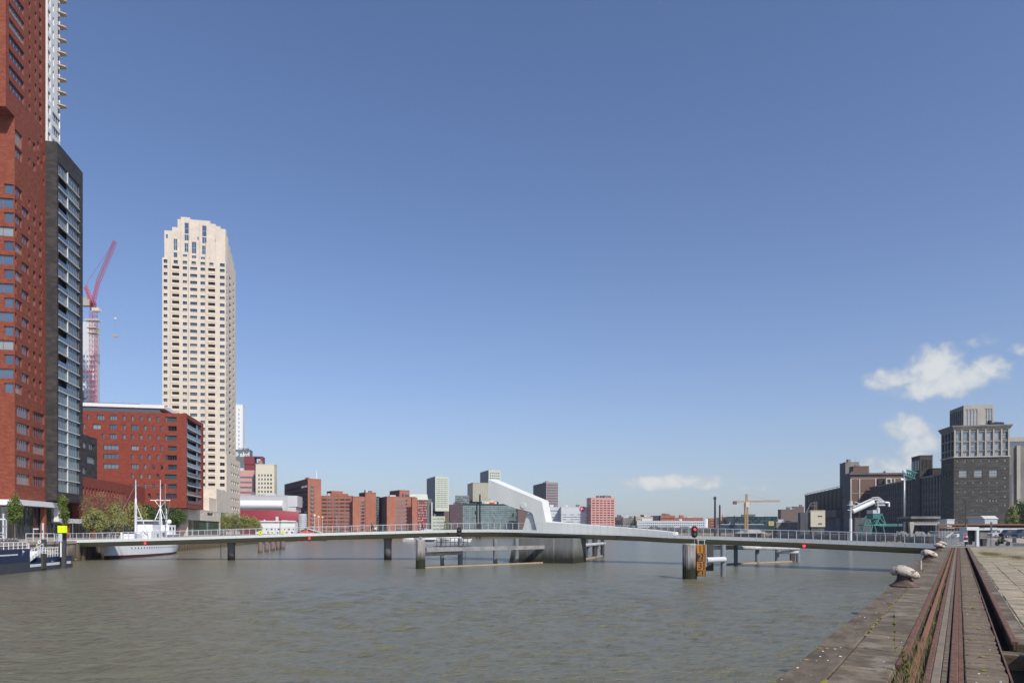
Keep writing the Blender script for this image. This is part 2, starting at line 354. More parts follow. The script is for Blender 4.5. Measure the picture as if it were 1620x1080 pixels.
# ------------------------------------------------------------ setting: water, ground, quays
def Q(s, w_): return (s*.5477+w_*.8367, s*.8367-w_*.5477)
QROT = math.atan2(.8367, .5477)
wmat = bpy.data.materials.new('water'); wmat.use_nodes = True
t = wmat.node_tree; n = t.nodes; l = t.links; b = n['Principled BSDF']
b.inputs['IOR'].default_value = 1.33; b.inputs['Roughness'].default_value = WR
g = n.new('ShaderNodeNewGeometry')
def wnoise(sc_, stx, rot, det, rough=.55, dist=0):
    mp = n.new('ShaderNodeMapping'); mp.inputs['Scale'].default_value = stx; mp.inputs['Rotation'].default_value = (0, 0, R(rot)); l.new(g.outputs['Position'], mp.inputs[0])
    z = n.new('ShaderNodeTexNoise'); z.inputs['Scale'].default_value = sc_; z.inputs['Detail'].default_value = det; z.inputs['Roughness'].default_value = rough; z.inputs['Distortion'].default_value = dist
    l.new(mp.outputs[0], z.inputs['Vector']); return z.outputs['Fac']
def bumpn(h, st, dist, prev=None):
    q = n.new('ShaderNodeBump'); q.inputs['Strength'].default_value = st; q.inputs['Distance'].default_value = dist; l.new(h, q.inputs['Height'])
    if prev: l.new(prev, q.inputs['Normal'])
    return q.outputs[0]
n1 = wnoise(.16, (1, 1.6, 1), 12, 3, .5); n2 = wnoise(1.1, (.8, 1.5, 1), -14, 5, .6, .3); n3 = wnoise(4.2, (.8, 1.3, 1), 8, 5, .6, .2)
n4 = wnoise(.42, (.7, 1.6, 1), 5, 4, .55, .4); bb = bumpn(n1, 1, WB[0]); bb = bumpn(n4, 1, WB[1], bb); bb = bumpn(n2, 1, WB[2], bb); bb = bumpn(n3, 1, WB[3], bb); l.new(bb, b.inputs['Normal'])
mx = n.new('ShaderNodeMix'); mx.data_type = 'RGBA'; mx.inputs[6].default_value = (WC_[0], WC_[1], WC_[2], 1); mx.inputs[7].default_value = (WC_[0]*1.2, WC_[1]*1.2, WC_[2]*1.25, 1)
l.new(wnoise(.05, (1, 2, 1), 0, 4), mx.inputs[0]); l.new(mx.outputs[2], b.inputs['Base Color'])
import numpy as np
def wave_sheet():
    """wind ripples as real relief: a grid that gets coarser with distance from the quay head, plus a flat sheet below for the rest"""
    ys = [2.0]
    while ys[-1] < 430: ys.append(ys[-1]+max(.075, ys[-1]**2/6500))
    ys = np.array(ys); nx = 860; u_ = np.linspace(-1, 1, nx); dy = np.maximum(.075, ys**2/6500)
    X = u_[None, :]*(.84*ys[:, None]+6); Y = np.repeat(ys[:, None], nx, 1); Z = np.zeros_like(X); rg = np.random.RandomState(4)
    nw = 90; lam = np.exp(rg.uniform(math.log(.22), math.log(2.8), nw)); ang = rg.normal(R(80), R(30), nw); ph = rg.uniform(0, 6.28, nw)
    s_ = np.where(lam < 2, 1.0, (2/lam)**.8); s_ *= WS*math.sqrt(2)/math.sqrt((s_**2).sum())
    gust = .75+.35*np.sin(X*.045+Y*.021+1)*np.sin(Y*.038-X*.017)+.25*np.sin(X*.013-Y*.09)
    for L, a_, f, s in zip(lam, ang, ph, s_):
        k = 2*math.pi/L; att = np.clip((L/dy-1.6)/2.0, 0, 1)[:, None]
        if att.max() <= 0: continue
        q = np.sin(k*(X*math.cos(a_)+Y*math.sin(a_))+f+.6*np.sin(X*.31/L+Y*.11/L+f)); Z += att*(s/k)*(q+.22*(q*q-.5))
    Z *= gust
    V = np.stack([X, Y, Z], -1).reshape(-1, 3).astype(np.float32); nr = len(ys); i = np.arange(nr*nx).reshape(nr, nx)
    Fq = np.stack([i[:-1, :-1], i[:-1, 1:], i[1:, 1:], i[1:, :-1]], -1).reshape(-1, 4)
    n0 = len(V); V = np.vstack([V, np.array([(-400, -200, -.3), (400, -200, -.3), (400, 700, -.3), (-400, 700, -.3)], np.float32)]); Fq = np.vstack([Fq, [[n0, n0+1, n0+2, n0+3]]]).astype(np.int32)
    me = bpy.data.meshes.new('water'); me.vertices.add(len(V)); me.vertices.foreach_set('co', V.ravel()); me.loops.add(Fq.size); me.loops.foreach_set('vertex_index', Fq.ravel()); me.polygons.add(len(Fq))
    me.polygons.foreach_set('loop_start', np.arange(len(Fq), dtype=np.int32)*4); me.polygons.foreach_set('use_smooth', np.ones(len(Fq), bool)); me.materials.append(wmat); me.update(calc_edges=True); me.validate()
    return me
wo = obj('water', wave_sheet(), None); wo['kind'] = 'structure'

SEND = 81
basin = [Q(-40, .9), Q(SEND, .9), Q(SEND, -1.7), Q(237, -1.7), (183, 480), (-60, 425), (-100, 345), (-97, 280), (-92, 235), (-68.7, 107.5), (-64, 70), (-60, 0), (-58, -60)]
mat('ground', (.215, .20, .185), .95, .15, .25, .2, col2=(.17, .17, .165))
BG = 9000
outer = [(-BG, -BG), (BG, -BG), (BG, BG), (-BG, BG)]
tri = tessellate_polygon([[Vector((*p, 0)) for p in outer], [Vector((*p, 0)) for p in basin]])
allp = outer+basin; mb = MB()
mb.v = [(p[0], p[1], QZ-.012) for p in allp]; mb.f = [tuple(x) for x in tri]; mb.m = [0]*len(tri)
struct('ground', mb, 'ground')
mb = MB()
for i in range(2, len(basin)-1):
    p, q = basin[i], basin[i+1]; mb.quad([(*p, -1), (*q, -1), (*q, QZ-.01), (*p, QZ-.01)])
qw = struct('quay_wall', mb, 'quay_stone')
# coping and timber fender posts of the far side quay
mat('coping', (.36, .31, .275), .9, .15, 1, .2)
mb = MB(); lp = [(-97, 280), (-92, 235), (-68.7, 107.5), (-64, 70), (-60, 0)]
for p, q in zip(lp[:-1], lp[1:]):
    d = (Vector(q)-Vector(p)).normalized(); nn = Vector((-d.y, d.x))
    a = [Vector(p)+nn*.12, Vector(q)+nn*.12, Vector(q)-nn*.9, Vector(p)-nn*.9]
    mb.prism([tuple(x) for x in a], QZ-.35, QZ+.08)
obj('coping', mb, 'coping', qw)
mb = MB(); p = Vector((-68.9, 108)); q = Vector((-96.5, 280)); L = (q-p).length; k = 0
dd = (Vector((-92, 235))-Vector((-68.7, 107.5))).normalized()
while k < 128:
    c = Vector((-68.7, 107.5))+dd*k+Vector((.35, .05)); mb.box(c.x-.22, c.x+.12, c.y-.2, c.y+.2, -.5, QZ-.4); k += 2.1
tag(obj('fender_post', mb, 'brown_dull', qw), kind='stuff')
algae(M['brown_dull'], 0, 1.5, (.10, .08, .03))

# ------------------------------------------------------------ near quay with its stones, rails and ties
mat('cap_stone', (.085, .062, .040), .92, .35, 3.0, .7, col2=(.145, .115, .083), thresh=(.45, .6), stretch=(.6, 1.6, 1), detail=10, orand=.12)
mat('quay_slab', (.100, .077, .050), .93, .4, 3.5, .8, col2=(.195, .153, .103), thresh=(.48, .60), stretch=(1.2, .7, 1), detail=10, orand=.14)
mat('quay_soil', (.06, .045, .03), .95, .3, 9, .6, col2=(.10, .075, .04))
mat('strip_concrete', (.205, .165, .115), .93, .15, 5, .4, col2=(.17, .14, .11))
mat('tie_wood', (.155, .120, .083), .93, .4, 6, .8, col2=(.075, .056, .038), stretch=(3.5, .8, 1), thresh=(.48, .62), detail=10, orand=.18)
mat('paving', (.42, .35, .245), .95, .28, 3.0, .5, col2=(.25, .21, .15), thresh=(.45, .6), detail=10, orand=.12)
mat('moss', (.16, .165, .025), .95, .35, 12, .6, col2=(.26, .20, .04))
mat('pit', (.02, .017, .014), .95, .2, 5)
quay = thing('quay', None, None, (0, 0, 0), QROT); quay['kind'] = 'structure'
# local frame: x = s (along the edge), y = -w
def qbox(mb, s0, s1, w0, w1, z0, z1, m=0): mb.box(s0, s1, -w1, -w0, z0, z1, m)
mb = MB(); qbox(mb, -40, SEND, -1.68, -.62, -1, QZ-.14); qbox(mb, -40, SEND, -.615, .50, -1, QZ-.075); qbox(mb, -40, SEND, .503, .9, -1, QZ-.34)
obj('quay_body', mb, ['quay_stone'], quay)
mb = MB(); qbox(mb, -40, SEND, -.612, .478, QZ-.07, QZ-.055); obj('soil', mb, 'quay_soil', quay)
mb = MB(); qbox(mb, -40, SEND, .51, .80, QZ-.335, QZ-.33); obj('pit_floor', mb, 'pit', quay)
rnd = random.Random(3)
def piece(name, m, s0, s1, w0, w1, z0, z1, tilt=.0, bev=.012):
    mb = MB(); L = s1-s0; W = w1-w0; e = bev
    j = lambda a: a+rnd.uniform(-1, 1)*tilt
    r0 = [(0, -0, z0), (L, 0, z0), (L, -W, z0), (0, -W, z0)]
    r1 = [(0, 0, z1-e), (L, 0, z1-e), (L, -W, z1-e), (0, -W, z1-e)]
    r2 = [(e, -e, j(z1)), (L-e, -e, j(z1)), (L-e, -W+e, j(z1)), (e, -W+e, j(z1))]
    mb.loft([r0, r1, r2]); o = obj(name, mb, m, quay, loc=(s0, -w0, 0)); return o
s = 1.0
while s < SEND-1:
    L = rnd.uniform(1.5, 2.6) if s < 30 else rnd.uniform(3, 5)
    piece('cap_stone', 'cap_stone', s, min(s+L, SEND), -1.7, -1.245, QZ-.14, QZ+rnd.uniform(-.012, .004), .005); s += L+.014
s = .5
while s < SEND-1:
    L = rnd.uniform(2.6, 4.4) if s < 30 else rnd.uniform(4, 7)
    piece('slab', 'quay_slab', s, min(s+L, SEND), -1.228, -.655, QZ-.14, QZ+rnd.uniform(-.008, .004), .003); s += L+.012
s = .5
while s < SEND-1:
    L = rnd.uniform(3, 5); piece('kerb_strip', 'strip_concrete', s, min(s+L, SEND), -.262, -.175, QZ-.07, QZ-.002, .002, .006); s += L+.01
    L0 = L
s = .5
while s < SEND-1:
    L = rnd.uniform(2.5, 4); piece('edge_timber', 'tie_wood', s, min(s+L, SEND), -.17, -.108, QZ-.07, QZ-.012, .003, .006); s += L+.015
s = 2.0; k = 0
while s < SEND-.5:
    L = .165+rnd.uniform(-.02, .03) if s < 46 else .5
    if rnd.random() > .02: piece('tie', 'tie_wood', s, s+L, .055+rnd.uniform(0, .008), .475-rnd.uniform(0, .03), QZ-.07, QZ-.004+rnd.uniform(-.012, .006), .006, .012)
    s += L+rnd.uniform(.006, .016) if s < 46 else L+.02
# moss in the joints and lichen spots, small uneven pads
mossm = MB(); r = random.Random(5)
def pad(mb, s, w_, a, b_, h, n=7):
    c = Q(s, w_); pts = []
    base = len(mb.v); mb.v.append((c[0], c[1], QZ+h))
    for i in range(n):
        th = 2*math.pi*i/n; rr = r.uniform(.6, 1.15); q = Q(s+a*rr*math.cos(th), w_+b_*rr*math.sin(th)); mb.v.append((q[0], q[1], QZ-.004))
    for i in range(n): mb.f.append((base, base+1+i, base+1+(i+1) % n)); mb.m.append(0)
for i in range(150):
    s = 7+r.random()**1.5*45; c = (s*.9) % 5
    if c > 2.6 and r.random() < .8: continue
    pad(mossm, s, -1.236+r.uniform(-.03, .03), r.uniform(.03, .13), r.uniform(.015, .05), r.uniform(.008, .02))
for i in range(40):
    s = 7.5+r.random()*20; pad(mossm, s, r.choice([-1.5, -1.4, .2, .3, .25, -1.65])+r.uniform(-.06, .06), r.uniform(.03, .1), r.uniform(.02, .06), r.uniform(.006, .012))
o = obj('moss', mossm, 'moss', None, norm=False); tag(o, 'yellow green moss growing in the joints of the quay stones', 'moss', kind='stuff')
spot = MB()
for i in range(120):
    s = 6.5+r.random()**1.6*30; w_ = r.choice([r.uniform(-1.68, -1.3), r.uniform(-1.68, -1.3), r.uniform(-1.2, -.7), r.uniform(.1, .4)])
    a = r.uniform(.004, .017); pad(spot, s, w_, a*r.uniform(.7, 1.8), a*r.uniform(.7, 1.6), .0065, 8)
mat('droppings', (.62, .60, .55), .9, .1, 9)
tag(obj('bird_droppings', spot, 'droppings', None, norm=False), 'white bird droppings spotted over the quay edge stones', 'droppings', kind='stuff')

def rail(label, s0, s1, w0, w1, top, m='rust_head', web=True, group=None):
    mb = MB(); c = (w0+w1)/2; h = (w1-w0)/2
    L = s1-s0
    pr = [(-h, -.03), (-h, 0), (-h+.008, .006), (h-.008, .006), (h, 0), (h, -.03), (.012, -.045), (.012, -.12), (-.012, -.12), (-.012, -.045)]
    mb.loft([[(x, -y, z) for y, z in pr] for x in (0, L)])
    p = Q(s0, c); return tag(obj('crane_rail', mb, m, loc=(p[0], p[1], top), rz=QROT), label, 'rail')
rail('outer rusty rail along the seaward side of the weedy groove', 9.6, SEND, -.652, -.562, QZ+.004)
rail('middle rusty rail inside the weedy groove', 1, SEND, -.49, -.415, QZ-.006, 'rust_orange')
rail('rusty rail between the weedy groove and the pale concrete strip', 1, SEND, -.335, -.266, QZ-.003)
rail('wide rusty rail directly in front of the camera beside the timber ties', 1, SEND, -.092, -.008, QZ+.012)
rail('raised rusty rail standing on the right side of the dark open slot', 12.4, SEND, .645, .725, QZ+.02)
rail('nearest shifted length of rusty rail beside the dark slot in the lower right corner', 3, 12.1, .83, .90, QZ+.0)
mb = MB(); qbox(mb, 0, SEND, -.004, .048, QZ-.06, QZ-.012); qbox(mb, 0, SEND, .480, .500, QZ-.07, QZ-.004)
obj('rail_flange', mb, 'rust', quay)
mb = MB(); qbox(mb, 12.4, SEND, .705, .90, QZ-.33, QZ-.008); qbox(mb, 0, 12.38, .875, .90, QZ-.33, QZ-.03); obj('slot_wall', mb, 'quay_slab', quay)
mb = MB(); qbox(mb, 12.0, 12.38, .51, .80, QZ-.33, QZ-.12); obj('slot_block', mb, 'quay_slab', quay)
# paving slabs right of the rail
gp = MB(); pts = [Q(-10, .902), Q(SEND, .902), Q(SEND+3, 8), Q(SEND-6, 40), Q(-10, 40)]
mat('quay_paving', (.41, .34, .235), .95, .3, 2.5, .5, col2=(.24, .20, .14), thresh=(.42, .62), detail=10)
nm = M['quay_paving']; t = nm.node_tree; b_ = t.nodes['Principled BSDF']; src = b_.inputs['Base Color'].links[0].from_socket
g_ = t.nodes.new('ShaderNodeNewGeometry'); mp = t.nodes.new('ShaderNodeMapping'); mp.inputs['Rotation'].default_value = (0, 0, -QROT); mp.inputs['Scale'].default_value = (.6, 1.4, 1)
nz = t.nodes.new('ShaderNodeTexNoise'); nz.inputs['Scale'].default_value = .45; nz.inputs['Detail'].default_value = 9; nz.inputs['Roughness'].default_value = .68
t.links.new(g_.outputs['Position'], mp.inputs[0]); t.links.new(mp.outputs[0], nz.inputs['Vector'])
rr = t.nodes.new('ShaderNodeMapRange'); rr.inputs[1].default_value = .53; rr.inputs[2].default_value = .66; rr.inputs[4].default_value = .8; t.links.new(nz.outputs['Fac'], rr.inputs[0])
mx = t.nodes.new('ShaderNodeMix'); mx.data_type = 'RGBA'; t.links.new(rr.outputs[0], mx.inputs[0]); t.links.new(src, mx.inputs[6]); mx.inputs[7].default_value = (.15, .145, .05, 1)
t.links.new(mx.outputs[2], b_.inputs['Base Color'])
gp.quad([(*p, QZ-.004) for p in pts]); struct('quay_paving', gp, 'quay_paving')
for row, (w0, w1) in enumerate(((.93, 1.42), (1.44, 2.05), (2.07, 2.75))):
    s = 8+rnd.random()
    while s < 42:
        L = rnd.uniform(.95, 1.25)
        if rnd.random() > .12: piece('paving_slab', 'paving', s, s+L, w0, w1, QZ-.04, QZ+.012+rnd.uniform(-.006, .008), .006, .015)
        s += L+.03
# asphalt road and pale verge beyond the gate
rd = MB(); rd.quad([(*p, QZ+.004) for p in [(54, 73.5), (130, 76), (130, 90), (66, 90)]]); struct('road', rd, 'asphalt')
rd = MB(); rd.quad([(*p, QZ+.002) for p in [(67, 90.1), (200, 92), (220, 150), (104, 150)]]); struct('verge', rd, 'sand')
rd = MB(); rd.quad([(*p, QZ+.001) for p in [(106, 152), (300, 152), (300, 258), (142, 212)]]); struct('yard', rd, 'asphalt')
rd = MB(); rd.quad([(*p, QZ+.003) for p in [(-69.9, 107.5), (-93.2, 235), (-120, 235), (-105, 100), (-80, 60), (-66, 60)]]); mat('pavement', (.33, .29, .25), .95, .12, .8, .1); struct('pavement', rd, 'pavement')

mossy(M['quay_paving'], .50, .60, .9, (.16, .15, .055), .8, (.5, 1.5, 1), -QROT); mossy(M['quay_paving'], .55, .63, .13, (.17, .165, .05), .85, (.5, 1.6, 1), -QROT)
mossy(M['quay_paving'], .52, .62, 6, (.15, .12, .085), .7); mossy(M['paving'], .54, .62, 2.2, (.15, .14, .055), .8); mossy(M['paving'], .50, .60, 9, (.17, .14, .10), .6)
mossy(M['cap_stone'], .56, .66, 3.5, (.12, .11, .035), .7); mossy(M['quay_slab'], .53, .6, 1.1, (.24, .205, .16), .7, (1, 1, 1)); mossy(M['quay_slab'], .58, .66, 7, (.06, .05, .04), .7); mossy(M['tie_wood'], .56, .62, 11, (.04, .032, .026), .85)
# weeds and grass in the groove: blades as thin triangles
gr = MB(); r = random.Random(11)
def blade(mb, c, h, lean, wd):
    a = r.uniform(0, 6.28); x, y = math.cos(a), math.sin(a); dx, dy = -y*wd, x*wd
    lx, ly = lean*math.cos(a+r.uniform(-1, 1)), lean*math.sin(a+r.uniform(-1, 1)); i = len(mb.v)
    mb.v += [(c[0]-dx, c[1]-dy, c[2]), (c[0]+dx, c[1]+dy, c[2]), (c[0]+lx*.4+dx*.7, c[1]+ly*.4+dy*.7, c[2]+h*.6), (c[0]+lx*.4-dx*.7, c[1]+ly*.4-dy*.7, c[2]+h*.6), (c[0]+lx, c[1]+ly, c[2]+h)]
    mb.f += [(i, i+1, i+2, i+3), (i+3, i+2, i+4)]; mb.m += [0, 0]
for i in range(4600):
    s = 6.5+r.random()**1.9*60
    dn = .5+.5*math.sin(s*1.7)*math.sin(s*.63+1)
    if s < 12: w_ = r.gauss(-.46, .085); h = r.uniform(.03, .17)
    else:
        if r.random() > dn: continue
        w_ = r.choice([-.525, -.375, -.375])+r.gauss(0, .018); h = r.uniform(.02, .09)
    if w_ > -.27: continue
    q = Q(s, w_); blade(gr, (q[0], q[1], QZ-.06), h+.04, h*.5, r.uniform(.0015, .004))
tag(obj('grass', gr, 'grass_blade', None, norm=False), 'green and straw coloured grass growing in the rail groove', 'grass', kind='stuff')
gr = MB()
for i in range(9000):
    s = 8+r.random()*48; w_ = r.choice([r.uniform(.95, 3.2), .92, .92, 1.43, 2.06, 2.76, 3.4])
    if math.sin(s*2.3+w_*9)+math.sin(s*.9+w_*3) < .3: continue; q = Q(s, w_+r.gauss(0, .02)); blade(gr, (q[0], q[1], QZ), r.uniform(.01, .05), .02, .004)
for i in range(15000):
    c = r.choice([(38, 7.5, .8), (41, 9, .9), (46, 12, 1), (24, 3.6, .5), (18, 3.3, .25), (58, 2, .3), (52, 3, .3), (60, 1.6, .2), (30, 4.6, .5), (34, 5.5, .6), (44, 7, .8)]); q = Q(c[0]+r.gauss(0, 2.4), c[1]+r.gauss(0, c[2])); blade(gr, (q[0], q[1], QZ), r.uniform(.01, .06), .02, .007)
tag(obj('verge_grass', gr, 'grass_blade', None, norm=False), 'low tufts of grass between the pale paving slabs', 'grass', kind='stuff')
def weed(label, s, w_, h, n):
    mb = MB(); q = Q(s, w_); st = MB(); p = Vector((0, 0, 0)); pts = [p.copy()]
    for k in range(6): p = p+Vector((r.uniform(-.012, .012), r.uniform(-.012, .012), h/6)); pts.append(p.copy())
    st.path(pts, .004, 5)
    for k in range(n):
        f = r.uniform(.25, 1); c = pts[min(5, int(f*6))]; blade(mb, (c.x, c.y, c.z), r.uniform(.02, .06), r.uniform(.03, .08), .006)
    t_ = thing('weed', label, 'weed', (q[0], q[1], QZ-.05)); obj('stem', st, 'weed', t_); obj('leaves', mb, 'weed', t_, norm=False)
weed('tall thin weed rising alone from the slab joint left of the rusty rails', 10.6, -.72, .62, 60)
weed('short bushy weed in front of the tall thin weed in the groove', 9.3, -.56, .30, 80)
weed('seeding weed leaning over the groove near the bottom edge of the picture', 8.6, -.47, .30, 80)

# bollards
def bollard(label, s, sc_=1.0, w_=-1.37, seed=1):
    q = Q(s, w_); t_ = thing('bollard', label, 'bollard', (q[0], q[1], QZ), QROT, 'mooring bollards along the quay edge')
    mb = MB(); mb.lathe([(.40, 0), (.385, .035), (.30, .08), (.235, .15), (.20, .22), (.185, .30), (.20, .38), (.23, .44)], 24)
    b1 = obj('post', mb, 'bollard_rust', t_, smooth=True)
    rr_ = random.Random(seed); rings = []; nseg = 36
    prof = [(.02, .625), (.12, .615), (.20, .59), (.265, .55), (.305, .495), (.32, .44), (.305, .385), (.25, .35), (.17, .36)]
    jit = [rr_.uniform(-1, 1) for _ in range(nseg)]; j2 = [rr_.uniform(-1, 1) for _ in range(nseg)]
    for pi, (rad, z) in enumerate(prof):
        ring = []
        for k in range(nseg):
            th = 2*math.pi*k/nseg; lobe = max(0, math.cos(th+math.pi/2))**1.5
            rj = rad*(1+.05*math.sin(3*th+seed)+(.035*j2[k] if pi > 2 else .01*j2[k])); x = rj*math.cos(th); y = rj*math.sin(th)-lobe*rad*.42
            dz = -lobe*rad*.40+(jit[k]*.03-abs(j2[k])*.02 if pi > 5 else jit[(k*5) % nseg]*.010); ring.append((x*.92, y+.03, z+dz))
        rings.append(ring)
    mb = MB(); mb.loft(rings); cap_ = obj('cap', mb, 'bollard_paint', t_, smooth=True)
    for k in range(7):
        mb = MB(); th = rr_.uniform(0, 6.28); x, y = .24*math.cos(th), .24*math.sin(th); z = .42; mb.tube((x, y, z), (x, y, z-rr_.uniform(.05, .16)), .012, 5, r2=.003); obj('drip', mb, 'rust', cap_)
    t_.scale = (sc_,)*3
mat('bollard_paint', (.50, .45, .385), .6, .28, 22, .8, col2=(.17, .085, .06), thresh=(.54, .60), detail=10); mat('bollard_rust', (.075, .048, .04), .8, .3, 5, .4, col2=(.17, .11, .09))
bollard('nearest and largest white painted rusty bollard on the quay edge', 23.3, 1.0, -1.36, 2)
bollard('second white topped bollard along the quay edge, just past the bent rail', 42.5, 1.05, -1.37, 5)
bollard('third bollard along the quay edge, just below the end of the bridge', 66, 1.05, -1.37, 9)
bollard('farthest bollard on the quay edge, its cap against the bridge railing', 77.5, 1.05, -1.37, 14)
mb = MB(); q = Vector((*Q(33.6, -1.35), QZ)); ld = thing('broken_handrail', 'short bent rusty handrail standing on the quay edge behind the nearest bollard', 'handrail', q, QROT)
mb.tube((0, 0, 0), (0, 0, .42), .045, 8); obj('post', mb, 'bollard_paint', ld)
mb = MB(); mb.path([(0, 0, .40), (-1.0, .10, .37), (-2.0, .22, .26), (-2.6, .32, .1), (-2.8, .36, -.2)], .03, 6); obj('bar', mb, 'rust', ld)

# ------------------------------------------------------------ left bank buildings
TL = R(11); DB = (math.cos(TL), math.sin(TL)); DA = (-math.sin(TL), math.cos(TL))
GL = QZ   # ground level
rt = thing('red_brick_tower', 'tall red brick apartment tower cropped by the left edge of the photo', 'tower', (-94.7, 130, 0), TL)
wins = []
def zf(h): return h+EYE
z0u = 27.4+QZ-1.65+1.65
side = []; front = []
# six lower floors with wide windows
for zc in (24.6, 21.4, 18.2, 15.0, 11.6):
    z = zc+QZ; side += [(.7, 5.7, z-1.05, z+1.05, 6), (6.95, 11.7, z-1.05, z+1.05, 6)]
k = 0; z = 27.9+QZ
while z < 71.5:
    if k % 2 == 0: side += [(.12, 2.75, z, z+1.8, 3), (5.2, 5.95, z, z+1.5), (7.7, 8.4, z-.1, z+1.5), (10.2, 10.8, z-.3, z+1.2)]; front += [(10.2, 11.94, z, z+1.8, 1), (5.2, 7.6, z, z+1.8, 2)]
    else: side += [(.12, .8, z, z+1.8, 1), (2.6, 5.45, z, z+1.75, 3), (7.0, 8.1, z, z+1.6, 2), (9.4, 10.6, z, z+1.7, 2)]; front += [(6.0, 11.92, z, z+1.8, 3), (1.2, 4, z, z+1.8, 2)]
    z += 2.7; k += 1
zt = z
side += [(.12, 2.75, 72.0+QZ+1.0, 72.0+QZ+3.0, 3), (.12, 2.75, 72.0+QZ+3.4, 72.0+QZ+6.2, 3), (7, 8.1, 74+QZ, 75.5+QZ, 1), (8.7, 9.6, 76+QZ, 77.6+QZ, 1), (5.2, 5.9, 74+QZ, 75.5+QZ), (5.2, 5.9, 78+QZ, 79.5+QZ), (8.7, 9.6, 79+QZ, 80.7+QZ), (7, 8, 78+QZ, 79.6+QZ)]
for i_, z_ in enumerate((73.2, 75.9, 78.6, 81.3)):
    side += [(10.2, 10.8, z_+QZ, z_+1.5+QZ)] if i_ % 2 else [(11.2, 11.8, z_+QZ-.4, z_+1.1+QZ)]
ZO = 79.5+QZ   # underside of the overhang
kw = dict(fr='frame_pink', dep=.3, gls=('glass_a', 'glass_a', 'glass_b', 'glass_b', 'glass_c'))
ZG = 7.6+QZ
facade(rt, (0, 0), 90, 12.2, ZG, 84.4+QZ, [q for q in side if q[3] < 84.2+QZ], 'red_brick', **kw)
facade(rt, (-12, 0), 0, 12, ZG, 84.4+QZ, [q for q in front if q[3] < 77+QZ], 'red_brick', **kw)
plain(rt, (-12, 12.2), 0, 12, ZG, 130, 'red_brick')
roofbox(rt, -12, 0, 0, 12.2, 129.5, 'red_brick', 0)
# overhanging upper block
up = []; z = 84.6+QZ
while z < 128:
    up += [(1.1, 6.7, z, z+1.6, 5), (8.5, 9.2, z+.1, z+1.6), (10.9, 11.6, z-.2, z+1.4), (12.6, 13.7, z, z+1.6, 2)]; z += 2.9
facade(rt, (.02, -3.2), 90, 15.42, 84.42+QZ, 129.4, [q for q in up if q[3] < 129], 'red_brick', **kw)
plain(rt, (-12, -3.2), 0, 12.02, 80.4+QZ, 129.4, 'red_brick')
mb = MB(); mb.quad([(.02, -3.2, 80.4+QZ), (.02, 0, 80.4+QZ), (.02, .0, 84.42+QZ), (.02, -3.2, 84.42+QZ)]); mb.quad([(-12, -3.2, 80.4+QZ), (.02, -3.2, 80.4+QZ), (.02, 0, 80.4+QZ), (-12, 0, 80.4+QZ)]); obj('soffit', mb, 'red_brick', rt, norm=False)
# dark brick block with the white framed glazing
DC = (-94.9, 142.4); bt = thing('dark_brick_block', 'dark brick apartment block with white slab edges, cantilevered beside the red tower', 'building', (*DC, 0), TL)
zb, zt = 7.9+QZ, 82.7+QZ; n_ = 26; o0, o1 = .64, 10.9; zo0, zo1 = 9.7+QZ, 78.9+QZ
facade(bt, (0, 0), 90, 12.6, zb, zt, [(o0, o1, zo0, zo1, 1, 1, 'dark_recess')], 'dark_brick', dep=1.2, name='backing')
plain(bt, (-2.3, 0), 0, 2.3, zb, zt, 'dark_brick'); plain(bt, (-2.3, 12.6), 0, 2.3, zb, zt, 'dark_brick')
mb = MB(); mb.quad([(-2.3, 0, zb), (0, 0, zb), (0, 12.6, zb), (-2.3, 12.6, zb)]); obj('soffit', mb, 'dark_brick', bt, norm=False)
roofbox(bt, -2.3, 0, 0, 12.6, zt, 'dark_brick', 0)
ph = (zo1-zo0)/n_; slab = MB(); slab.box(-.18, .12, o0+.02, o1-.02, -.09, .09); slabm = mesh('slab_edge', slab, 'frame_white')
post = MB(); post.box(-.16, .06, -.11, .11, .10, ph-.10); postm = mesh('post', post, 'frame_white')
for k in range(n_):
    z = zo0+k*ph
    if k: o = bpy.data.objects.new('slab_edge', slabm); COL.objects.link(o); o.parent = bt; o.location = (0, 0, z)
    lower = k < 8; pst = lower or k % 2 == 1
    if pst: o = bpy.data.objects.new('post', postm); COL.objects.link(o); o.parent = bt; o.location = (0, 5.0, z)
    for (a, c, nv) in ((o0+.05, 4.85, 6), (5.15, o1-.05, 7)):
        if not pst and a < 5:
            a2 = 2.8; rc = -1.0
            mbb = MB(); mbb.box(-.12, -.08, a, 4.9, z+.12, z+1.05); obj('balustrade', mbb, 'glass_b', bt, norm=False); continue
        wob = bpy.data.objects.new('window', winmesh(c-a, ph-.22, nv, 1, 'frame_blue', random.choice(('glass_teal', 'glass_a', 'glass_d', 'glass_a')), .07)); COL.objects.link(wob)
        wob.parent = bt; wob.location = (-.28, a, z+.11); wob.rotation_euler.z = R(90)
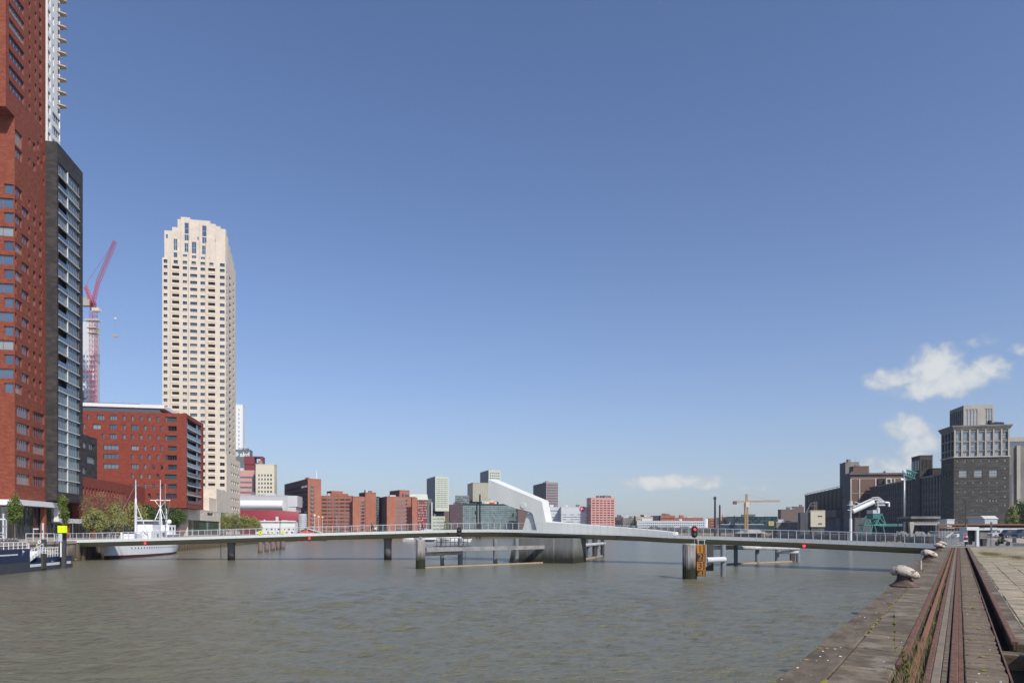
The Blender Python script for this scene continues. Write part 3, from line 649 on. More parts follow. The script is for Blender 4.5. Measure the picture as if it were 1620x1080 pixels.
# white upper tower behind
wt = thing('white_tower', 'white tower with protruding balconies rising behind the red brick tower', 'tower', (-102, 150, 0), TL)
wn = []; z = 86+QZ-1.5; k = 0
while z < 134:
    wn.append((.05, 1.3, z, z+1.9, 1))
    if k < 4: wn.append((2.2, 5.88, z-.3, z+1.6, 4))
    else: wn += [(2.25, 2.95, z, z+1.7, 1), (4.75, 5.86, z-.5, z+2.4, 1)]
    z += 3.0; k += 1
facade(wt, (0, 0), 90, 5.9, 75, 136, [q for q in wn if q[3] < 135.5], 'white_paint', fr='frame_white', gls=('glass_a', 'glass_b'))
plain(wt, (-10, 0), 0, 10, 75, 136, 'white_paint'); plain(wt, (-10, 5.9), 0, 10, 75, 136, 'white_paint'); roofbox(wt, -10, 0, 0, 5.9, 136, 'white_paint')
sl = MB(); sl.prism([(0, 4.4), (1.5, 5.1), (1.5, 5.9), (0, 6.3)], 0, .25); slm = mesh('balcony', sl, 'beige_dark')
z = 98+QZ
while z < 134: o = bpy.data.objects.new('balcony', slm); COL.objects.link(o); o.parent = wt; o.location = (0.02, 0, z); z += 3.0
# ground floor canopy, columns and shopfront
sf = thing('shopfront', 'white canopy over a dark glazed ground floor at the foot of the red tower', 'shopfront', (-94.7, 130, 0), TL)
mb = MB(); mb.box(-16, 1.2, -1.3, 16.5, 6.5+QZ, 7.55+QZ); mb.box(.2, 1.2, 15.4, 16.5, 3.6+QZ, 6.49+QZ); mb.box(-16, .9, 16.6, 60, 3.3+QZ, 4.3+QZ); obj('canopy', mb, 'white_paint', sf)
mb = MB(); x = 0
for y0, y1, zt_ in ((.3, 16, 6.5), (16.6, 59, 3.3)):
    y = y0
    while y < y1-1.4:
        w1 = winmesh(1.5, zt_-.15, 1, 2, 'frame_dark', random.choice(('glass_d', 'glass_d', 'glass_a')), .09); o = bpy.data.objects.new('glass_panel', w1); COL.objects.link(o); o.parent = sf; o.location = (-.5, y, QZ+.05); o.rotation_euler.z = R(90); y += 1.55
y = -12
while y < -1.6: o = bpy.data.objects.new('glass_panel', winmesh(1.5, 6.3, 1, 2, 'frame_dark', 'glass_d', .09)); COL.objects.link(o); o.parent = sf; o.location = (y, .3, QZ+.05); y += 1.55
for yy in (10.6, 21.5, 36): mb = MB(); mb.box(-.3, .5, yy, yy+.9, QZ, QZ+(6.49 if yy < 16 else 3.29)); obj('pillar', mb, 'terracotta', sf)
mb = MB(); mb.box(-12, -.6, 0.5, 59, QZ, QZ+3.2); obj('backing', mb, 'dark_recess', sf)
mb = MB(); mb.box(-8, -.9, 12.3, 27, 3.4+QZ+1, 7.9+QZ); obj('glazed_storey', mb, 'glass_d', sf)
# low annex with the dark box on it
an = thing('brick_annex', 'low red brick wing with a row of narrow windows below a dark brick box', 'building', (-99.6, 157, 0), TL)
wn = [(2.0+i*1.9, 3.1+i*1.9, 10.2+QZ, 11.9+QZ, 1, 1) for i in range(15)]
facade(an, (0, 0), 90, 45, 4.35+QZ, 14.3+QZ, wn, 'red_brick2', fr='frame_pink', gls=('glass_d', 'glass_a'), dep=.3)
roofbox(an, -12, 0, 0, 45, 14.3+QZ, 'red_brick2', 0); plain(an, (-3, 0), 0, 3, 4.35+QZ, 14.3+QZ, 'red_brick2')
db = thing('dark_brick_box', 'small dark brick block standing on the low red wing behind the tower', 'building', (-99.4, 155, 0), TL)
wn = [(3.0, 6.6, 21+QZ, 22.6+QZ, 3, 1, 'glass_c'), (1.2, 4.2, 17.7+QZ, 19.4+QZ, 3, 1, 'glass_b'), (7, 11.5, 17.7+QZ, 19.4+QZ, 4, 1, 'glass_c'), (2.5, 7, 14.9+QZ, 16.4+QZ, 4, 1, 'glass_b'), (8, 11.0, 21+QZ, 22.4+QZ, 2, 1, 'glass_d')]
facade(db, (0, 0), 90, 12.8, 13.6+QZ, 24.2+QZ, wn, 'dark_brick'); plain(db, (-9, 0), 0, 9, 13.6+QZ, 24.2+QZ, 'dark_brick'); plain(db, (-9, 12.8), 0, 9, 13.6+QZ, 24.2+QZ, 'dark_brick'); roofbox(db, -9, 0, 0, 12.8, 24.2+QZ, 'dark_brick', 0)

# middle red block
P3 = (-97.8, 205); rb = thing('red_brick_block', 'nine storey red brick block with white penthouse and glazed balcony end', 'building', (*P3, 0), TL)
def rs(u, P=P3): return along(u, P, (-DB[0], -DB[1]))
def zoomu(x): return 120+x/4.7
Dm = 203.5
def zoomz(y): return EYE+(VH-(620+y/4.7))*Dm/F
rows = [200, 268, 338, 417, 485, 556, 627, 700, 771]
N1 = [(347, 370), (411, 430), (474, 495), (536, 556), (600, 620)]
Rw = [[(82, 98), (155, 212, 3), (250, 305, 3)]+N1+[(662, 750, 5)],
      [(52, 68), (125, 185, 2, 'glass_c'), (250, 305, 3), (350, 370), (411, 467, 3), (505, 523), (568, 587), (630, 648), (685, 750, 3)],
      [(193, 213), (250, 305, 3)]+N1+[(662, 750, 5)],
      [(203, 317, 4), (411, 467, 3, 'glass_c'), (505, 523), (568, 587), (630, 648), (685, 750, 3)],
      [(203, 317, 4)]+N1[1:]+[(662, 750, 5)],
      [(203, 317, 4), (411, 467, 3), (505, 523), (568, 587), (630, 648), (685, 750, 3)],
      N1[1:]+[(662, 750, 5)],
      [(411, 467, 3), (505, 523), (568, 587), (630, 648), (685, 750, 3)],
      N1[1:]+[(662, 750, 5)]]
wn = []
for y, rw in zip(rows, Rw):
    zc = zoomz(y)
    for q in rw:
        s0, s1 = rs(zoomu(q[0])), rs(zoomu(q[1])); wn.append((46-s0, 46-s1, zc-.72, zc+.72, q[2] if len(q) > 2 else 1, 1, q[3] if len(q) > 3 else None))
zb3 = hz(803, 205); zt3 = hz(654, 205)
facade(rb, (-46, 0), 0, 46, zb3, zt3, wn, 'red_brick2', fr='frame_dark', gls=('glass_d', 'glass_d', 'glass_a', 'glass_b', 'glass_teal'), dep=.35)
tR = along(321.8, P3, DA); ta = along(295.6, P3, DA); tb = along(318.6, P3, DA)
zo0, zo1 = hz(800, 206), hz(661, 206); ph = (zo1-zo0)/9
zo0 = zb3+1.2; ph = (zo1-zo0)/9
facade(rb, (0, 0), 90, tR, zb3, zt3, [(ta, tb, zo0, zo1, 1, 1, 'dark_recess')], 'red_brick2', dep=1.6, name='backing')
plain(rb, (-46, tR), 0, 46, zb3, zt3, 'red_brick2')
for k in range(9):
    z = zo0+k*ph; mb = MB(); mb.box(-1.55, -.02, ta+.02, tb-.02, z-.12, z+.12); obj('slab_edge', mb, 'frame_white', rb) if k else None
    mb = MB(); mb.box(-.16, -.12, ta+.1, tb-.1, z+.13, z+1.15); obj('balustrade', mb, 'glass_teal2' if 0 else 'glass_b', rb)
    for a, c in ((ta+.1, ta+2.6), (tb-4.6, tb-.2)):
        o = bpy.data.objects.new('window', winmesh(c-a, ph-.3, 2, 1, 'frame_blue', 'glass_a', .1)); COL.objects.link(o); o.parent = rb; o.location = (-.5, a, z+.14); o.rotation_euler.z = R(90)
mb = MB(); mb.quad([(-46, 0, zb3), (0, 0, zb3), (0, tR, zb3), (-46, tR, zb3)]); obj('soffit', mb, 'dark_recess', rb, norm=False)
roofbox(rb, -46, 0, 0, tR, zt3, 'red_brick2', 0)
sR = rs(257); pz = hz(640.5, 207)
mb = MB(); mb.box(-46, -sR, 1.6, tR-4, zt3+1.6, zt3+2.6); obj('penthouse_roof', mb, 'white_paint', rb)
mb = MB(); mb.box(-45, -sR-1.5, 3.0, tR-5, zt3+.01, zt3+1.59); obj('penthouse', mb, 'glass_d', rb)
mb = MB(); mb.box(-40, -sR-8, 6, tR-8, zt3+2.61, zt3+3.5); mb.tube((-31, 7, zt3+3.5), (-31, 7, zt3+6.4), .35, 6); mb.box(-31.8, -30.2, 6.5, 7.5, zt3+4.6, zt3+5.0); mb.tube((-31.3, 7, zt3+6.3), (-31.3, 7, zt3+7.5), .15, 5); obj('rooftop_plant', mb, 'dark_steel', rb)
mb = MB(); mb.bar((-22, 2, QZ+.5), (-13.4, 1.2, zb3-.05), .8, .8); obj('strut', mb, 'white_paint', rb)
mb = MB(); mb.bar((-12.5, 3, QZ+.5), (-3.5, 3, zb3-.05), .8, .8); obj('strut', mb, 'dark_steel', rb)

# beige tower, stepped crown
P4 = (-121.6, 290); bg_ = thing('beige_tower', 'tall beige stone apartment tower with a stepped crown and rows of dark loggias', 'tower', (*P4, 0), TL)
def bs(x): return 25.0-(along(240+x/6.35, P4, (-DB[0], -DB[1])))  # from the left corner
def bz(y): return EYE+(VH-(330+y/6.35))*288/F
H0 = bz(515); wf = []
zrow = []; y = 608.0; fl = 2.93; zz = bz(608); rowz = []
while zz > 14: rowz.append(zz); zz -= fl
for i, zc in enumerate(rowz):
    for (a, c, nv) in ((120, 158, 2), (312, 355, 2), (387, 457, 4), (490, 535, 2), (685, 733, 2)):
        wf.append((bs(a), bs(c), zc-.62, zc+.70, nv, 1))
zx = bz(550)
for (a, c, nv) in ((120, 158, 2), (220, 263, 1), (312, 355, 2), (400, 443, 2), (490, 535, 2), (580, 620, 1), (685, 733, 2)): wf.append((bs(a), bs(c), zx-.8, zx+.65, nv, 1))
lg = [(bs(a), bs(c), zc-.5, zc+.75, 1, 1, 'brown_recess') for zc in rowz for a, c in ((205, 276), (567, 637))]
# each loggia is an own dark recess with a proud slab
facade(bg_, (-25, 0), 0, 25, 4+QZ, H0, wf, 'beige_stone', fr='frame_blue', gls=('glass_a', 'glass_a', 'glass_b', 'glass_b', 'glass_curtain'), dep=.3, name='window') if 0 else None
def multi(parent, o, ang, L, z0, z1, a, b_, **k):
    facade(parent, o, ang, L, z0, z1, a+b_, **k)
_old = CNT.copy()
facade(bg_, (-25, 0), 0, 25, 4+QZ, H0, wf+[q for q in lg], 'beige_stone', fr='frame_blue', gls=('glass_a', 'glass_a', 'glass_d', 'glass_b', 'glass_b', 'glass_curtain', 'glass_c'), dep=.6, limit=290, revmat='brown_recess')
bal = MB(); bal.box(0, 2.95, -.14, -.012, -1.25, -.52); balm = mesh('balcony', bal, 'beige_stone')
for zc in rowz:
    for a in (198, 560): o = bpy.data.objects.new('balcony', balm); COL.objects.link(o); o.parent = bg_; o.location = (-25+bs(a), 0, zc-.3)
gv = MB()
for x in (185, 369, 543): p = -25+bs(x); gv.box(p-.1, p+.1, -.06, -.004, 6+QZ, bz(330 if x != 185 else 500))
obj('groove', gv, 'beige_dark', bg_)
sd_ = []
for zc in rowz:
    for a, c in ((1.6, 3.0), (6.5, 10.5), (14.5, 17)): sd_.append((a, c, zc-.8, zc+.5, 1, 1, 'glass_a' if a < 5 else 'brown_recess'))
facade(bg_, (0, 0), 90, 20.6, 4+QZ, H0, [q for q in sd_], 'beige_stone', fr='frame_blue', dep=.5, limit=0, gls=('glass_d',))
plain(bg_, (-25, 0), 90, 20.6, 4+QZ, H0, 'beige_stone'); plain(bg_, (-25, 20.6), 0, 25, 4+QZ, H0, 'beige_stone'); roofbox(bg_, -25, 0, 0, 20.6, H0, 'beige_stone', 0)
# crown: bays of different height and depth (zoom columns x0,x1, top y, y-back, front offset)
cw = {}
tall = [(218, 265, 322, 435, 2, 2), (218, 265, 458, 505), (328, 372, 155, 262, 1, 2), (328, 372, 272, 330, 2, 1), (328, 370, 357, 445, 2, 2), (398, 445, 335, 450, 2, 2), (398, 445, 472, 500, 2, 1), (505, 550, 168, 275, 1, 2), (505, 550, 284, 345, 2, 1), (503, 546, 370, 455, 2, 2), (578, 622, 350, 455, 2, 2), (578, 622, 482, 500), (140, 162, 283, 322), (312, 355, 470, 494, 2, 1), (492, 535, 482, 506, 2, 1), (455, 470, 280, 315), (632, 648, 290, 325)]
for (a, c, yt, y0, yb) in ((127, 205, 245, .0, 16), (205, 258, 205, .0, 18), (258, 292, 120, .3, 14), (292, 385, 98, .0, 16), (385, 480, 112, .35, 17), (480, 585, 116, .0, 16), (585, 640, 140, .25, 10), (640, 690, 162, .0, 6), (690, 741, 186, .1, 2.5)):
    x0, x1 = bs(a), bs(c); zt_ = bz(yt)
    ww = [(bs(q[0])-x0, bs(q[1])-x0, bz(q[3]), bz(q[2]), q[4] if len(q) > 4 else 1, q[5] if len(q) > 5 else 1) for q in tall if a <= q[0] < c]
    facade(bg_, (-25+x0, y0), 0, x1-x0, H0+.002, zt_, [(max(.05, q[0]), min(x1-x0-.05, q[1]), *q[2:]) for q in ww if q[2] > H0], 'beige_stone', fr='frame_white', gls=('glass_a', 'glass_b', 'glass_a'), limit=400)
    mb = MB(); e = .003; mb.quad([(-25+x0+e, y0, H0), (-25+x0+e, yb, H0), (-25+x0+e, yb, zt_), (-25+x0+e, y0, zt_)]); mb.quad([(-25+x1-e, y0, H0), (-25+x1-e, yb, H0), (-25+x1-e, yb, zt_), (-25+x1-e, y0, zt_)])
    mb.quad([(-25+x0, y0, zt_), (-25+x1, y0, zt_), (-25+x1, yb, zt_), (-25+x0, yb, zt_)]); mb.quad([(-25+x0, yb, H0), (-25+x1, yb, H0), (-25+x1, yb, zt_), (-25+x0, yb, zt_)]); obj('crown_bay', mb, 'beige_stone', bg_, norm=False)
mb = MB()
for i, (y0, y1, yt) in enumerate(((2.6, 5.5, 232), (5.5, 9, 285), (9, 13.5, 330), (13.5, 17, 372), (17, 20.4, 430))): mb.box(-6+i*.3, .0-.01*i, y0, y1-.01, H0+.004, bz(yt))
obj('crown_step', mb, 'beige_stone', bg_)
mb = MB(); mb.box(-15.5, -14, 5, 8, bz(98), bz(80)); mb.box(-13, -11.5, 5, 8, bz(98), bz(84)); obj('rooftop_plant', mb, 'dark_steel', bg_)
# lower wing with groups of square windows
wg = thing('beige_wing', 'lower beige wing with rows of small paired windows beside the beige tower', 'building', (-121.6+.3*DB[0], 290+.3*DB[1], 0), TL)
wn = []
for k in range(9):
    zc = hz(735, 300)-k*2.95*1.28
    for j in range(4): wn.append((9.2+j*4.6, 12.3+j*4.6, zc-.7, zc+.7, 2, 1))
facade(wg, (0, 0), 90, 29, QZ, hz(720, 290), [q for q in wn if q[2] > QZ+4], 'beige_stone', fr='beige_dark', gls=('glass_d', 'brown_recess'), dep=.3); plain(wg, (-.3+.01, 0), 0, .3, QZ, hz(720, 290), 'beige_stone')
roofbox(wg, -3, 0, .02, 29, hz(720, 290), 'beige_stone', 0)
plain(wg, (-3, 29), 0, 3, QZ, hz(720, 290), 'beige_stone')
# podium with green glazing
P5 = (gx(297, 215), 215); pdm = thing('beige_podium', 'low beige podium with green glazed front below the red and beige blocks', 'building', (*P5, 0), TL)
zt5 = hz(803, 215)-.3
facade(pdm, (0, 0), 90, 46, QZ, zt5, [(0.6, 44.5, QZ+.2, QZ+5.1, 1, 1, 'dark_recess'), (25, 34, QZ+7.0, QZ+8.2, 6, 1, 'glass_d'), (17.2, 19, QZ+7.2, QZ+8.4, 1, 1, 'glass_d')], 'beige_stone', dep=.6, name='opening')
for j in range(20): o = bpy.data.objects.new('glass_panel', winmesh(2.1, 4.85, 1, 1, 'pale_steel' if j % 9 == 2 else 'frame_dark', 'glass_green', .09)); COL.objects.link(o); o.parent = pdm; o.location = (-.3, .7+j*2.19, QZ+.22); o.rotation_euler.z = R(90)
facade(pdm, (-25, 0), 0, 25, QZ, zt5, [], 'beige_stone'); roofbox(pdm, -25, 0, 0, 46, zt5, 'beige_stone', .25)
mb = MB(); mb.prism([(-12, 34), (-1.5, 34), (-1.5, 45), (-12, 45)], zt5+.3, zt5+5.2); mb.prism([(-14, 45), (-1.4, 45.02), (-1.4, 70), (-14, 70)], zt5+.2, zt5+9); obj('upper_storey', mb, 'beige_stone', pdm)

# ------------------------------------------------------------ far buildings
def cbox(name, label, cat, uL, uc, uR, vt, D, th, mf, ml=None, wf=None, wl=None, z0=QZ-.05, rim=0, group=None, vb=None, roofm=None):
    """block with its visible corner at column uc: front face to uR, left face receding to uL. wf/wl: (cols, rows, fracx, fracz, mat, x margin, z0off, z1off)"""
    t_ = R(th); bdir = (math.cos(t_), math.sin(t_)); adir = (-math.sin(t_), math.cos(t_)); P = (gx(uc, D), D)
    W = along(uR, P, bdir); L = along(uL, P, adir) if uL is not None and abs(uL-uc) > .3 else max(8, W*.6)
    zt = hz(vt, D); zb_ = z0 if vb is None else hz(vb, D)
    r_ = thing(name, label, cat, (*P, 0), t_, group)
    mb = MB(); mb.quad([(0, 0, zb_), (W, 0, zb_), (W, 0, zt), (0, 0, zt)]); mb.quad([(W, 0, zb_), (W, L, zb_), (W, L, zt), (W, 0, zt)]); mb.quad([(0, L, zb_), (W, L, zb_), (W, L, zt), (0, L, zt)])
    if vb is not None: mb.quad([(0, 0, zb_), (W, 0, zb_), (W, L, zb_), (0, L, zb_)])
    obj('wall', mb, mf, r_, norm=False)
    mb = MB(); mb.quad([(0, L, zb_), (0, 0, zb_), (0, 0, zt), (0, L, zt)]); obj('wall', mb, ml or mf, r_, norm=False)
    mb = MB(); mb.box(-.1, W+.1, -.1, L+.1, zt, zt+.35); rf_ = obj('roof', mb, roofm or mf, r_)
    if vb is None and W > 7 and L > 5:
        r9 = random.Random(int(D*7+uc))
        for k in range(r9.choice((1, 2, 2, 3))):
            mb = MB(); a = r9.uniform(.8, W*.7); w9 = min(W-a-.5, r9.uniform(1.5, W*.25)); h9 = r9.uniform(.8, 2.2); mb.box(a, a+w9, L*.25, L*.25+3, zt+.352, zt+.35+h9); obj('rooftop_unit', mb, r9.choice(('silver', 'silo_concrete', mf)), rf_)
        if r9.random() < .5: mb = MB(); a = r9.uniform(1, W-1); mb.tube((a, L*.3, zt+.35), (a, L*.3, zt+r9.uniform(2.5, 5)), .07, 4); obj('antenna', mb, 'steel_grey', rf_)
    def wins_(spec, X, face, nm='window'):
        n, m_, fx, fz, wm_, mg, a0, a1 = spec; mb = MB(); za, zc = zb_+a0, zt-a1; ph = (zc-za)/m_; pw = (X-2*mg)/n; rr = random.Random(n*m_)
        for j in range(m_):
            for i in range(n):
                x0 = mg+pw*(i+.5)-pw*fx/2; x1 = x0+pw*fx; y0 = za+ph*(j+.5)-ph*fz/2; y1 = y0+ph*fz; e = -.06; mi = rr.choice((0, 0, 1)) if isinstance(wm_, tuple) else 0
                if face == 'f': mb.box(x0, x1, e, -.005, y0, y1, mi)
                else: mb.box(e, -.005, L-x1, L-x0, y0, y1, mi)
        tag(obj(nm, mb, list(wm_) if isinstance(wm_, tuple) else wm_, r_, norm=False), kind='stuff')
    for sp in ([wf] if wf and not isinstance(wf, list) else wf or []): wins_(sp, W, 'f')
    for sp in ([wl] if wl and not isinstance(wl, list) else wl or []): wins_(sp, L, 'l')
    return r_, W, L, zt
GD = ('glass_d', 'glass_a'); GB = ('glass_b', 'glass_a')
# behind the beige tower
cbox('white_slab_tower', 'slim white and pale green tower behind the right edge of the beige tower', 'tower', None, 372, 384, 640, 470, 11, 'white_paint', wf=[(1, 26, .28, .45, GD, 1.6, 10, 2)])
ak, W, L, zt = cbox('grey_office_tower', 'dark grey glass office tower with white lettering sign on top', 'tower', None, 372, 396, 711.5, 440, 11, 'green_grey', wf=[(7, 14, .8, .55, ('glass_teal', 'glass_b'), .3, 8, 9)])
tx = bpy.data.curves.new('lettering', 'FONT'); tx.body = 'akd'; tx.size = 3.6; tx.extrude = .05; to = bpy.data.objects.new('tmp', tx); COL.objects.link(to)
def textmesh(body, size, ext, m, bold=0):
    c = bpy.data.curves.new('t', 'FONT'); c.body = body; c.size = size; c.extrude = ext; c.offset = bold; c.align_x = 'CENTER'; c.align_y = 'CENTER'
    o = bpy.data.objects.new('t', c); COL.objects.link(o); bpy.context.view_layer.update()
    me = bpy.data.meshes.new_from_object(o.evaluated_get(bpy.context.evaluated_depsgraph_get())); bpy.data.objects.remove(o); me.materials.clear(); me.materials.append(M[m]); return me
bpy.data.objects.remove(to)
o = obj('lettering', textmesh('akd', 4.2, .05, 'white_paint', .10), None, ak); o.rotation_euler = (R(90), 0, 0); o.location = (W-3.4, -.12, zt-2.9)
mb = MB(); mb.tube((0, -.12, 0), (0, -.02, 0), 1.5, 16); mb.box(-.9, .9, -.2, -.125, -.9, .9); o = obj('emblem', mb, 'grey_white', ak); o.location = (W-8.6, 0, zt-2.7)
mb = MB(); 
for x in (W-4, W-3.1): mb.tube((x, 2, zt), (x, 2, zt+3.2), .12, 5)
obj('mast', mb, 'white_paint', ak)
mh = thing('maroon_hall', 'maroon box building with a square hole in its overhanging top', 'building', (gx(386, 425), 425, 0), TL)
q = lambda u: along(u, (gx(386, 425), 425), DB)
za, zb_ = hz(721, 425), hz(734.5, 428)
mb = MB(); h0, h1, hzz0, hzz1 = q(402.2), q(412), hz(731.5, 426), hz(723, 426)
for y in (0, 9): 
    mb.quad([(0, y, zb_), (h0, y, zb_), (h0, y, za), (0, y, za)]); mb.quad([(h1, y, zb_), (q(415.5), y, zb_), (q(415.5), y, za), (h1, y, za)]); mb.quad([(h0, y, zb_), (h1, y, zb_), (h1, y, hzz0), (h0, y, hzz0)]); mb.quad([(h0, y, hzz1), (h1, y, hzz1), (h1, y, za), (h0, y, za)])
for A, B in (((h0, hzz0), (h1, hzz0)), ((h1, hzz0), (h1, hzz1)), ((h1, hzz1), (h0, hzz1)), ((h0, hzz1), (h0, hzz0)), ((q(415.5), zb_), (q(415.5), za)), ((0, za), (h0, za)), ((h1, za), (q(415.5), za)), ((0, zb_), (q(415.5), zb_))):
    mb.quad([(A[0], 0, A[1]), (B[0], 0, B[1]), (B[0], 9, B[1]), (A[0], 9, A[1])])
obj('upper_box', mb, 'maroon2', mh, norm=False)
mb = MB(); mb.box(.1, q(403), .4, 12, QZ, zb_-.01); obj('lower_box', mb, 'maroon2', mh); mb = MB(); mb.box(q(388), q(388.6), .33, .39, QZ, zb_-1); obj('joint', mb, 'dark_recess', mh)
cbox('pink_striped_block', 'pink brick office block with grey window bands beside the cream block', 'building', None, 376, 402, 744.5, 405, 11, 'pink', wf=[(1, 11, 1, .36, GB, .6, 2, 2.2)], roofm='cream_paint')
cbox('cream_block', 'cream office block with five columns of small square windows', 'building', None, 404.5, 434, 734.5, 400, 8, 'cream_paint', 'green_grey', wf=[(5, 14, .5, .5, GD, 1, 2, 5)])
# theatre
th, W, L, zt = cbox('theatre', 'silver clad theatre with a bright curved wall panel on its front', 'theatre', None, 374, 455, 783.5, 372, 8, 'silver')
mb = MB(); n_ = 10; z0_, z1_ = hz(807, 372), hz(791, 372); xr = along(447.5, (gx(374, 372), 372), (math.cos(R(8)), math.sin(R(8))))
mb.loft([[(x, -.1-1.9*math.sin(math.pi*k/n_), z0_+(z1_-z0_)*k/n_) for k in range(n_+1)]+[(x, -.02, z1_), (x, -.02, z0_)] for x in (0.2, xr)]); obj('curved_panel', mb, 'white_panel', th)
mb = MB(); mb.prism([(W+.02, .2), (W+4.2, 1.4), (W+4.2, 18), (W+.02, 18)], QZ, zt-6); mb.prism([(W+.02, .0), (W+5, 1.2), (W+5, 18), (W+.02, 18)], zt-5.9, zt+.2); obj('stage_tower', mb, 'silver', th)
mw = thing('maroon_wall', 'long curved maroon wall in front of the silver theatre', 'wall', (gx(374, 355), 355, 0), R(6))
xr = along(471, (gx(374, 355), 355), (math.cos(R(6)), math.sin(R(6)))); mb = MB(); rings = []
for i in range(25):
    f = i/24; x = xr*f; y = 3.5*f**3; top = hz(806.3, 356)-.9*f**4; rings.append([(x, y-(.9*math.sin(math.pi*min(1, k/9))), QZ+(top-QZ)*k/9) for k in range(10)]+[(x, y+6, top), (x, y+6, QZ)])
mb.loft(rings); obj('wall', mb, 'maroon', mw, smooth=False)
mb = MB(); mb.box(14, 14.8, -1.0, -.6, QZ+4, QZ+7.5); mb.box(20, 21.4, -1.0, -.5, QZ+5, QZ+9); obj('window', mb, 'silver', mw)
stt = thing('spiral_stair', 'pale slatted round stair tower at the end of the maroon wall', 'staircase', (gx(478, 356), 357, 0))
for k in range(9):
    mb = MB(); zc = QZ+1.2+k*1.05; mb.lathe([(2.2, zc), (2.35-.05*abs(k-5), zc+.05), (2.35-.05*abs(k-5), zc+.5), (2.2, zc+.55)], 18); obj('slat', mb, 'grey_white', stt)
mb = MB(); mb.lathe([(1.9, QZ), (1.9, QZ+10.4)], 14); obj('core', mb, 'silver', stt)
lw, W, L, zt = cbox('white_low_building', 'two storey white quayside building with small dark windows', 'building', None, 404, 466.5, 826, 347, 6, 'white_paint', roofm='white_paint')
mb = MB(); rr = random.Random(4)
for zz, hh in ((QZ+2.0, .75), (QZ+.35, .7)):
    x = 4
    while x < W-1.4:
        x += rr.uniform(.9, 2.2); w_ = rr.choice((.5, .9, 1.2)); mb.box(x, min(x+w_, W-.3), -.05, -.004, zz, zz+hh); x += w_
tag(obj('window', mb, 'glass_d', lw, norm=False), kind='stuff')
mb = MB(); mb.box(-.4, W+.4, -.7, 2, zt+.36, zt+.9); obj('roof_edge', mb, 'white_paint', lw)
# red offices
r1, W, L, zt = cbox('red_office_slab', 'tallest red brick office slab with shaded purple side and one column of bay windows', 'building', 450, 487, 508, 757.5, 400, 31, 'office_brick', 'purple_and_shaded_brick', wl=[(8, 9, .86, .36, ('dark_recess', 'glass_d'), 1, 2, 2.5)], rim=.5)
mb = MB(); zz = QZ+2.2
for k in range(12):
    z_ = zt-4.6-k*2.45
    mb.prism([(1.5, -.04), (3.8, -.04), (3.3, -.45), (2.0, -.45)], z_, z_+1.1)
tag(obj('bay_window', mb, 'glass_b', r1), kind='stuff')
mb = MB(); mb.tube((6, 4, zt+.3), (6, 4, zt+4.5), .35, 6); mb.tube((6, 4, zt+.3), (6, 4, zt+6), .1, 5); obj('antenna', mb, 'white_paint', r1)
OB = dict(fracx=.8)
cbox('red_office_wing', 'red brick office wing with rows of grey window bands right of the tallest slab', 'building', None, 507, 556.5, 784.5, 415, 4, 'office_brick', wf=[(5, 9, .84, .42, ('glass_b', 'glass_b', 'glass_d')[:2], .5, 1.5, .9)])
cbox('red_penthouse', 'plain red brick penthouse on the office wing behind the tallest slab', 'building', 517, 524.5, 542.5, 777, 422, 34, 'office_brick', 'purple_and_shaded_brick', vb=786)
r3, W, L, zt = cbox('red_office_bay', 'red brick office front with a column of bay windows, left of the teal glass strip', 'building', 556.5, 558, 577.5, 785.5, 412, 38, 'office_brick', 'purple_and_shaded_brick')
mb = MB()
for k in range(9): mb.prism([(W*.62, -.04), (W*.95, -.04), (W*.88, -.4), (W*.7, -.4)], zt-3.2-k*2.1, zt-2.2-k*2.1)
tag(obj('bay_window', mb, 'glass_b', r3), kind='stuff')
cbox('red_office_tower', 'red brick office tower with shaded left side beside the teal glass strip', 'building', 568, 578, 595, 779, 428, 32, 'office_brick', 'purple_and_shaded_brick')
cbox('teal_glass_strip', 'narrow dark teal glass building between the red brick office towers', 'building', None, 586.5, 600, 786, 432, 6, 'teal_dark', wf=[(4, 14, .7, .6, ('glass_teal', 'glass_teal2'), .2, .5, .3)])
cbox('red_corner_block', 'red brick corner block with dark left side and three window columns', 'building', 600.5, 612, 658, 785.5, 420, 24, 'office_brick', 'purple_and_shaded_brick', wf=[(1, 9, .9, .42, GB, 5.2, 1, .8)])
cbox('red_corner_pilaster', 'plain red brick end bay at the right of the corner block', 'building', 650.6, 652, 660.5, 787.5, 419, 30, 'office_brick', 'purple_and_shaded_brick')
cbox('red_corner_penthouse', 'red brick penthouse block with one square window above the corner block', 'building', 616.5, 632, 648, 775.5, 430, 33, 'office_brick', 'purple_and_shaded_brick', wf=[(1, 1, .5, .3, GD, .5, 9, 20)])
cbox('white_roof_block', 'red brick block with checkered windows under a pale green roof', 'building', None, 646, 676, 791, 520, 8, 'maroon2', wf=[(14, 12, .45, .45, ('cream_paint', 'glass_b'), .2, .5, .5)])
wr = thing('pale_roof', 'pale green white sloping roof above the checkered brick block', 'roof', (gx(646, 520), 520, hz(791, 520)+.4), R(8))
mb = MB(); mb.loft([[(0, 0, 0), (15, 0, 0), (14.3, 5, 4.6), (0, 5, 4.6)], [(0, 12, 0), (15, 12, 0), (14.3, 12, 4.6), (0, 12, 4.6)]]); obj('roof_panel', mb, 'green_white', wr)
